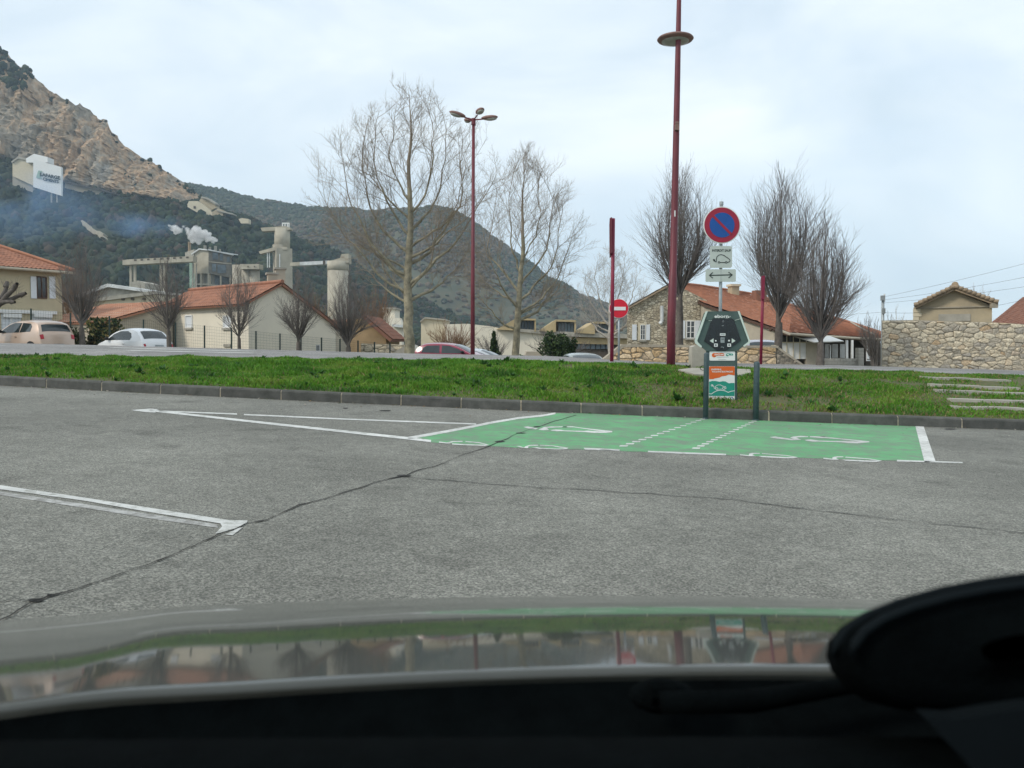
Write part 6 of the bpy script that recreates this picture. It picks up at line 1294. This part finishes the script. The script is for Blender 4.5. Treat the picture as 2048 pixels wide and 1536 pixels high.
# ------------------------------------------------------------------ parked cars
def car(name, label, paint, base, heading, prof_, L_, Wd, belt, side_wins, rearglass, frontglass, wheels, tail=None, plate=None, zg=0.0, handle=None):
    """car in local metres: x forward, rear at 0; prof_ = roof line from rear bumper to front bumper as (x, z)"""
    root = thing(name, label, 'car', base, 'cars parked beyond the road'); c, s = math.cos(heading), math.sin(heading); B0 = Vector(base)
    def T(x, y, z): x -= L_ / 2; return B0 + Vector((x * c - y * s, x * s + y * c, z))
    H = max(p[1] for p in prof_)
    def hw(x, z):
        t = max(0, (z - belt) / (H - belt)); w = Wd / 2 * (1 - .24 * t ** 1.15) if z > belt else Wd / 2 * (1 - .05 * ((belt - z) / belt) ** 2)
        e = abs(x - L_ / 2) / (L_ / 2); return w * (1 - .13 * e ** 5)
    # densify and smooth the profile
    pr = [Vector(p) for p in prof_]
    for _ in range(3):
        q = [pr[0]]
        for a, b_ in zip(pr[:-1], pr[1:]): q += [a.lerp(b_, .25), a.lerp(b_, .75)]
        q.append(pr[-1]); pr = q
    n = len(pr); lat = [-1, -.93, -.75, -.4, 0, .4, .75, .93, 1]; V = []; F = []
    def strip(i, v, o=0.0):
        x, z = pr[i]; w = hw(x, z); dz = -.045 * max(0, abs(v) - .55) ** 1.6 / .45 ** 1.6 * (1 if z > .5 else .3); 
        a = pr[max(i - 1, 0)]; b_ = pr[min(i + 1, n - 1)]; t = (b_ - a).normalized(); nx, nz = -t.y, t.x; bul = .045 * (1 - v * v)
        return (x + nx * (bul + o), v * w, z + dz + nz * (bul * .6 + o))
    for i in range(n):
        for v in lat: V.append(T(*strip(i, v)))
    m = len(lat)
    for i in range(n - 1):
        for k in range(m - 1): F.append((i * m + k, (i + 1) * m + k, (i + 1) * m + k + 1, i * m + k + 1))
    rows = 9
    for sgn in (-1, 1):
        b0 = len(V)
        for i in range(n):
            top = strip(i, sgn); xb = L_ * i / (n - 1) * .96 + .02 * L_; zb_ = .22
            for k in range(rows + 1):
                t = k / rows; x = xb + (top[0] - xb) * t; z = zb_ + (top[2] - zb_) * t; y = sgn * hw(x, z) + sgn * .02 * math.sin(math.pi * min(1, z / belt)) * (z < belt)
                if k == rows: x, y, z = top
                V.append(T(x, y, z))
        for i in range(n - 1):
            for k in range(rows): q = (b0 + i * (rows + 1) + k, b0 + (i + 1) * (rows + 1) + k, b0 + (i + 1) * (rows + 1) + k + 1, b0 + i * (rows + 1) + k + 1); F.append(q if sgn > 0 else q[::-1])
    body = mesh_obj('body', V, F, paint, root, True)
    def sidepatch(nm, pl_, mat_, sgn, out, par):
        b = MB(); pts = [T(x, sgn * (hw(x, z) + out), z) for x, z in pl_]; nv = (T(0, sgn, 0) - T(0, 0, 0)); b.prism(pts, -nv * (out + .01)); return b.build(nm, mat_, par)
    for sgn in (-1, 1):
        for w in side_wins: sidepatch('side_window', w, 'carglass', sgn, .012, root)
        if handle: sidepatch('door_handle', [(handle[0], handle[1]), (handle[0] + .16, handle[1]), (handle[0] + .16, handle[1] + .03), (handle[0], handle[1] + .03)], paint, sgn, .05, root)
        b = MB(); fx = max(p[0] for p in side_wins[-1]) - .12; fz = min(p[1] for p in side_wins[-1]) + .06; b.ellipsoid(T(fx, sgn * (Wd / 2 + .08), fz), (.09, .10, .075), 10, 7); b.build('wing_mirror', 'plasticblk', root, True)
        for wx, wr in wheels:
            b = MB(); b.tube([T(wx, sgn * (Wd / 2 - .19), wr), T(wx, sgn * (Wd / 2 + .012), wr)], wr * 1.12, 22); b.build('wheel_arch', 'plasticblk', root)
            b = MB(); b.tube([T(wx, sgn * (Wd / 2 - .2), wr), T(wx, sgn * (Wd / 2 + .02), wr), T(wx, sgn * (Wd / 2 + .028), wr)], [wr, wr, wr * .93], 22); wh_ = b.build('wheel', 'tyre', root); b = MB(); b.tube([T(wx, sgn * (Wd / 2), wr), T(wx, sgn * (Wd / 2 + .034), wr)], wr * .62, 16); b.build('rim', 'rim', wh_)
    def gl(nm, za, zb_, va, vb, mat_, front=False, o=.008, zmin=None):
        idx = [i for i in range(n) if za <= pr[i].y <= zb_ and ((pr[i].x > L_ * .5) == front)]
        if len(idx) < 2: return
        b = MB(); nvv = 7; vs = []
        for i in idx:
            for k in range(nvv): v = va + (vb - va) * k / (nvv - 1); vs.append(T(*strip(i, v, o)))
        b.add(vs, [(a * nvv + k, (a + 1) * nvv + k, (a + 1) * nvv + k + 1, a * nvv + k + 1) for a in range(len(idx) - 1) for k in range(nvv - 1)]); return b.build(nm, mat_, root, True)
    gl('rear_window', *rearglass, 'carglass'); gl('windscreen', *frontglass, 'carglass', True)
    if tail:
        for va, vb in ((-.99, -tail[2]), (tail[2], .99)): gl('tail_lamp', tail[0], tail[1], va, vb, 'redlens', False, .014)
    if plate: gl('number_plate', plate[0], plate[1], -.3, .3, 'signpure' if plate[2] else 'galv', False, .016)
    gl('bumper_strip', .30, .40, -.8, .8, 'plasticblk', False, .012)
    return root
M['p_beige'] = car_paint('pale_gold_paint', (0.56, 0.42, 0.33), 0.28, metal=0.35); M['p_white'] = car_paint('white_car_paint', (0.78, 0.79, 0.80)); M['p_red'] = car_paint('crimson_paint', (0.24, 0.010, 0.040)); M['p_silver'] = car_paint('silver_paint', (0.50, 0.52, 0.54), metal=.5); M['p_grey'] = car_paint('lilac_grey_paint', (0.38, 0.37, 0.42), metal=.4); M['p_dark'] = car_paint('olive_grey_paint', (0.24, 0.26, 0.22))
twin = [(.02, .25), (.0, .45), (.04, .72), (.10, .95), (.26, 1.28), (.42, 1.40), (.8, 1.47), (1.5, 1.48), (2.1, 1.42), (2.75, 1.05), (2.95, .96), (3.4, .82), (3.56, .62), (3.58, .3)]
Yc_ = 33.5; bx = P(58, 690, Yc_); zb_ = P(58, 711.5, Yc_).z
car('hatchback', 'pale gold three door hatchback parked in front of the beige house', M['p_beige'], (bx.x - .1, Yc_ + .4, zb_), math.radians(152), twin, 3.6, 1.64, .92, [[(.62, 1.0), (.60, 1.22), (.74, 1.33), (1.25, 1.36), (1.30, .97)], [(1.36, .97), (1.34, 1.36), (1.8, 1.36), (2.15, 1.27), (2.68, .98), (2.66, .95)]], (1.0, 1.31, -.84, .84), (1.02, 1.36, -.85, .85), [(.58, .29), (2.95, .29)], (.72, .94, .80), (.42, .52, 0), handle=(1.5, .78))
fiat = [(.02, .25), (.0, .45), (.05, .75), (.16, .95), (.52, 1.32), (.75, 1.43), (1.2, 1.49), (1.7, 1.47), (2.2, 1.33), (2.62, 1.02), (2.8, .94), (3.2, .84), (3.45, .66), (3.55, .3)]
Yc_ = 36; bx = P(268, 690, Yc_); zb_ = P(268, 657, Yc_).z - 1.49
car('hatchback', 'rounded white hatchback parked under the bare upright tree', M['p_white'], (bx.x, Yc_, zb_), math.radians(150), fiat, 3.55, 1.63, .90, [[(.92, .98), (.84, 1.10), (.95, 1.28), (1.2, 1.36), (1.7, 1.36), (2.1, 1.24), (2.52, .97)]], (1.02, 1.36, -.80, .80), (1.0, 1.38, -.82, .82), [(.62, .29), (2.92, .29)], (.62, .86, .86), (.66, .78, 0), handle=(1.25, .80))
golf = [(.02, .25), (.0, .5), (.05, .8), (.12, 1.0), (.36, 1.30), (.6, 1.42), (1.2, 1.45), (1.9, 1.42), (2.4, 1.28), (2.95, .98), (3.2, .92), (3.7, .82), (3.95, .62), (4.0, .3)]
Yc_ = 38; bx = P(908, 690, Yc_); zb_ = P(900, 686, Yc_).z - 1.45
car('hatchback', 'crimson hatchback half hidden by the road beside the lamp column', M['p_red'], (bx.x + .1, Yc_, zb_), math.radians(-14), golf, 4.0, 1.72, .93, [[(.55, 1.0), (.62, 1.22), (.8, 1.32), (1.42, 1.34), (1.46, .98)], [(1.56, .98), (1.54, 1.34), (1.9, 1.32), (2.35, 1.18), (2.72, .97)]], (1.02, 1.34, -.84, .84), (1.0, 1.36, -.85, .85), [(.7, .3), (3.25, .3)], (.75, .98, .82), None)
Yc_ = 40.5; bx = P(968, 690, Yc_); zb_ = P(968, 696.5, Yc_).z - 1.46
car('saloon_car', 'silver car mostly hidden behind the crimson hatchback', M['p_silver'], (bx.x, Yc_, zb_), math.radians(-14), golf, 4.2, 1.75, .93, [[(.55, 1.0), (.62, 1.22), (.8, 1.32), (1.42, 1.34), (1.46, .98)], [(1.56, .98), (1.54, 1.34), (1.9, 1.32), (2.35, 1.18), (2.72, .97)]], (1.02, 1.34, -.84, .84), (1.0, 1.36, -.85, .85), [(.7, .3), (3.35, .3)])
Yc_ = 36; bx = P(1170, 690, Yc_); zb_ = P(1170, 706.5, Yc_).z - 1.46
car('saloon_car', 'olive grey car roof just showing over the grass left of the low tan wall', M['p_dark'], (bx.x, Yc_, zb_), math.radians(-82), golf, 4.0, 1.72, .93, [[(.55, 1.0), (.62, 1.22), (.8, 1.32), (1.42, 1.34), (1.46, .98)], [(1.56, .98), (1.54, 1.34), (1.9, 1.32), (2.35, 1.18), (2.72, .97)]], (1.02, 1.34, -.84, .84), (1.0, 1.36, -.85, .85), [(.7, .3), (3.25, .3)])
Yc_ = 36; bx = P(1512, 690, Yc_); zb_ = P(1512, 679.5, Yc_).z - 1.46
car('saloon_car', 'lilac grey car parked behind the low tan wall', M['p_grey'], (bx.x, Yc_, zb_), math.radians(84), golf, 4.0, 1.72, .93, [[(.55, 1.0), (.62, 1.22), (.8, 1.32), (1.42, 1.34), (1.46, .98)], [(1.56, .98), (1.54, 1.34), (1.9, 1.32), (2.35, 1.18), (2.72, .97)]], (1.02, 1.34, -.84, .84), (1.0, 1.36, -.85, .85), [(.7, .3), (3.25, .3)])

# ------------------------------------------------------------------ the car we sit in: bonnet, cowl, dashboard
oc = thing('own_car', 'glossy dark grey car bonnet and black dashboard of the car the picture is taken from', 'car', (0.2, 1.0, lot_z(.2)))
M['bonnet'] = mat('dark_metallic_bonnet', (0.062, 0.066, 0.060), 0.05, spec=0.45, var=0.08, scale=6, coat=0.0)
ms = [.32, .325, .33, .336, .354, .386, .404, .43]; al = [.312, .288, .262, .227, .196, .172, .168, .168]
Yh, zh = [0.60], [CAMZ - 0.42 * 0.60]
while True:
    mm = (CAMZ - zh[-1]) / Yh[-1]; a_ = float(np.interp(mm, ms, al))
    if mm < .3235 or Yh[-1] > 1.5: break
    Yh.append(Yh[-1] + .004); zh.append(zh[-1] - a_ * .004)
Y1h, z1h = Yh[-1], zh[-1]; sl_ = .31
for k in range(90):
    sl_ += .022 + k * .0006; Yh.append(Yh[-1] + .006); zh.append(zh[-1] - sl_ * .006)
XC = 0.26
def rear_Y(X): return 0.612 - 0.20 * (X - XC) ** 2 - .02 * (X - XC)
def bon_z(X, Y):
    Yn = 0.60 + (Y - rear_Y(X)) * (Yh[-1] - .60) / (Yh[-1] - rear_Y(X)); z = float(np.interp(Yn, Yh, zh)) - 0.009 * (X - XC) ** 2 
    xl = -.30 - .30 * (Y - .6); d = X - xl
    return z - 0.004 * sm(-d / .20) + .0022 * math.exp(-(d / .06) ** 2) * sm((1.25 - Y) / .3)
V = []; NXB, NYB = 150, 120; XS = np.linspace(-1.05, 1.25, NXB); F = []
for j in range(NYB + 4):
    for X in XS:
        X = float(X); ry = rear_Y(X)
        if j < 4: dy, dz = ((-.005, -.0055), (-.0045, -.0028), (-.003, -.0010), (-.0014, -.0002))[j]; V.append((X, ry + dy, bon_z(X, ry) + dz))
        else: t = (j - 4) / (NYB - 1); Y = ry + (Yh[-1] - ry) * t; V.append((X, Y, bon_z(X, Y)))
F = [(j * NXB + i, j * NXB + i + 1, (j + 1) * NXB + i + 1, (j + 1) * NXB + i) for j in range(NYB + 3) for i in range(NXB - 1)]
mesh_obj('bonnet', V, F, 'bonnet', oc, True)
# front apron down to the ground side
b = MB(); b.prism([(-1.0, Yh[-1] + .02, .1), (1.2, Yh[-1] + .02, .1), (1.2, Yh[-1] + .02, zh[-1] - .05), (-1.0, Yh[-1] + .02, zh[-1] - .05)], (0, -.1, 0)); b.build('bumper', 'bonnet', oc)
V = []; XS2 = np.linspace(-1.05, 1.25, 60)
for t, dz in ((0, -.006), (.03, -.016), (.5, -.05), (1, -.03)):
    for X in XS2: X = float(X); ry = rear_Y(X); Y = ry - .012 + (.40 - ry) * t; V.append((X, Y, bon_z(X, ry) + dz))
F = [(j * 60 + i + 1, j * 60 + i, (j + 1) * 60 + i, (j + 1) * 60 + i + 1) for j in range(3) for i in range(59)]; mesh_obj('cowl', V, F, 'dash', oc, True)
V = []; dY = .425
for (Y, z) in ((dY, .80), (dY, .905), (dY - .012, .922), (dY - .05, .926), (.10, .915), (.05, .80)):
    for X in XS2: V.append((float(X), Y - .03 * (float(X) - XC) ** 2, z))
F = [(j * 60 + i, j * 60 + i + 1, (j + 1) * 60 + i + 1, (j + 1) * 60 + i) for j in range(5) for i in range(59)]; mesh_obj('dashboard', V, F, 'dash', oc, True)
b = MB(); b.tube([P(1325, 1405, .52), P(1500, 1403, .53), P(1690, 1372, .55), P(1900, 1350, .56)], [.008, .008, .006, .005], 8); b.build('wiper_arm', 'dash', oc, True)
b = MB(); b.ellipsoid(P(1325, 1392, .55), (.024, .016, .011), 16, 10); b.tube([P(1300, 1385, .54), P(1350, 1385, .54)], .008, 8); b.build('washer_nozzle', 'dash', oc)
# instrument hood: lofted shell
outl = [(1652, 1312), (1656, 1285), (1680, 1255), (1725, 1226), (1790, 1200), (1880, 1175), (1970, 1158), (2060, 1146), (2160, 1138), (2300, 1140), (2400, 1180), (2430, 1300), (2380, 1400), (2250, 1430), (2060, 1432), (1900, 1428), (1800, 1420), (1730, 1402), (1690, 1375), (1662, 1342)]
cxh, cyh = 2040, 1300; V = []; F = []; secs = [(.50, .80), (.485, .93), (.46, .985), (.43, 1.0), (.40, .97), (.385, .92), (.38, .84), (.378, .60), (.377, .2)]
Yref = .43
for Yv, s in secs:
    for x, y in outl: q = P(cxh + (x - cxh) * s, cyh + (y - cyh) * s, Yv); V.append(tuple(q))
n = len(outl)
F = [(j * n + i, j * n + (i + 1) % n, (j + 1) * n + (i + 1) % n, (j + 1) * n + i) for j in range(len(secs) - 1) for i in range(n)] + [tuple(range(n)), tuple((len(secs) - 1) * n + k for k in reversed(range(n)))]
ih = mesh_obj('instrument_hood', V, F, 'dash', oc, True)
for sc2, Y2 in ((.955, .3905), (.86, .3775)):
    b = MB(); b.tube([P(cxh + (x - cxh) * sc2, cyh + (y - cyh) * sc2, Y2) for x, y in outl[0:10]], .0022, 8); b.build('hood_ridge', 'dashgrey', ih, True)  # raised ridges, their highlight put in as a brighter grey
b = MB(); b.prism(PP([(1850, 1436), (1910, 1440), (2060, 1415), (2200, 1415), (2200, 1600), (1990, 1600), (1930, 1520), (1880, 1470)], .37), (0, .01, 0)); b.build('instrument_cluster', 'dashgrey', oc)

# ------------------------------------------------------------------ smoke and haze
def vol_mat(name, color, dens, scale, lo, hi, aniso=0.2, soft=False):
    m = bpy.data.materials.new(name); m.use_nodes = True; t = m.node_tree; t.nodes.clear(); o = t.nodes.new('ShaderNodeOutputMaterial'); v = t.nodes.new('ShaderNodeVolumePrincipled')
    v.inputs['Color'].default_value = (*color, 1); v.inputs['Anisotropy'].default_value = aniso
    if scale:
        tc = t.nodes.new('ShaderNodeTexCoord'); n = t.nodes.new('ShaderNodeTexNoise'); n.inputs['Scale'].default_value = scale; n.inputs['Detail'].default_value = 4; mr = t.nodes.new('ShaderNodeMapRange')
        mr.inputs[1].default_value = lo; mr.inputs[2].default_value = hi; mr.inputs[3].default_value = 0; mr.inputs[4].default_value = dens; t.links.new(tc.outputs['Object'], n.inputs[0]); t.links.new(n.outputs[0], mr.inputs[0]); last = mr.outputs[0]
        if soft:
            vm = t.nodes.new('ShaderNodeVectorMath'); vm.operation = 'DISTANCE'; vm.inputs[1].default_value = (.5, .5, .5); t.links.new(tc.outputs['Generated'], vm.inputs[0])
            m2 = t.nodes.new('ShaderNodeMapRange'); m2.inputs[1].default_value = .48; m2.inputs[2].default_value = .08; t.links.new(vm.outputs['Value'], m2.inputs[0])
            mu = t.nodes.new('ShaderNodeMath'); mu.operation = 'MULTIPLY'; t.links.new(last, mu.inputs[0]); t.links.new(m2.outputs[0], mu.inputs[1]); last = mu.outputs[0]
        t.links.new(last, v.inputs['Density'])
    else: v.inputs['Density'].default_value = dens
    t.links.new(v.outputs[0], o.inputs['Volume']); return m
def puffs(name, label, pix, Y, m):
    """closed puffy shells along a drifting plume, joined by voxel remesh so that the volume has one clean skin"""
    bm = bmesh.new()
    for x, y, rpx in pix:
        p = P(x, y, Y + random.uniform(-.6, .6)); r_ = rpx * ppm(Y); g_ = bmesh.ops.create_icosphere(bm, subdivisions=2, radius=1.0); 
        for v in g_['verts']: k = 1 + .35 * noise.noise(v.co * 1.6 + Vector((x, y, 0))); v.co = p + Vector((v.co.x * r_ * 1.5, v.co.y * r_ * 1.5, v.co.z * r_ * 1.45)) * k
    me = bpy.data.meshes.new(name); bm.to_mesh(me); bm.free(); o = bpy.data.objects.new(name, me); COL.objects.link(o)
    md = o.modifiers.new('skin', 'REMESH'); md.mode = 'VOXEL'; md.voxel_size = .22
    dg = bpy.context.evaluated_depsgraph_get(); me2 = bpy.data.meshes.new_from_object(o.evaluated_get(dg)); o.modifiers.clear(); o.data = me2; bpy.data.meshes.remove(me)
    o.data.materials.clear(); o.data.materials.append(m); tag(o, label, 'smoke', kind='stuff'); return o
M['steam'] = vol_mat('white_steam', (.995, .995, 1.0), 1.1, .55, .28, .62, 0.0)
random.seed(5)
pl0 = [(429, 481, 3), (423, 478, 4), (416, 475, 5), (409, 472, 6.5), (402, 468, 7), (395, 464, 6.5), (389, 460, 5), (399, 478, 5), (391, 475, 6.5), (384, 470, 5), (378, 464, 3.6), (373, 458, 2.6), (367, 452, 1.8), (358, 460, 4), (351, 459, 5), (345, 457, 3.6), (353, 464, 3), (340, 452, 2)]
pl1 = []
for x, y, r_ in pl0:
    r_ *= 1.3; pl1.append((x, y, r_ * .72))
    for k in range(7): a = random.uniform(0, 6.28); d = r_ * random.uniform(.6, 1.25); pl1.append((x + d * math.cos(a) * 1.2, y + d * math.sin(a), r_ * random.uniform(.22, .5)))
puffs('steam_plume', 'dense white steam billowing from the stacks of the cement works block', pl1, 306, M['steam'])
M['smoke'] = vol_mat('thin_blue_smoke', (.62, .80, 1.0), .05, .035, .40, .75, 0.0)
b = MB()
def smoke_cloud(name, label, pix, Y, th, dens, sc_n, lo, hi):
    mm_ = vol_mat(name + '_volume', (.34, .60, 1.0), dens, sc_n, lo, hi, 0.0, True); bm = bmesh.new(); bmesh.ops.create_icosphere(bm, subdivisions=4, radius=1.0)
    c = P(pix[0], pix[1], Y)
    for v in bm.verts: k = 1 + .3 * noise.noise(v.co * 1.5 + Vector((pix[0], 0, 0))); v.co = Vector((c.x + v.co.x * pix[2] * ppm(Y) * k, Y + v.co.y * th * k, c.z + v.co.z * pix[3] * ppm(Y) * k + v.co.x * -pix[4] * ppm(Y)))
    me = bpy.data.meshes.new(name); bm.to_mesh(me); bm.free(); o = bpy.data.objects.new(name, me); COL.objects.link(o); me.materials.append(mm_); tag(o, label, 'smoke', kind='stuff')
smoke_cloud('drifting_smoke', 'thin blue smoke drifting left of the white steam plume', (280, 452, 110, 30, 4), 330, 14, .040, .10, .36, .75)
smoke_cloud('drifting_smoke', 'thin blue smoke veil lying over the forest below the sign building', (60, 410, 190, 80, 6), 400, 22, .034, .05, .36, .75)
hz = vol_mat('haze_air', (.66, .84, 1.0), .00020, 0, 0, 0, 0.1)
b = MB(); b.box((-200, 1450, 175), (4600, 4900 - 900, 370)); hzo = b.build('haze', hz); tag(hzo, 'thin bluish air haze over the whole valley', 'haze', kind='stuff')
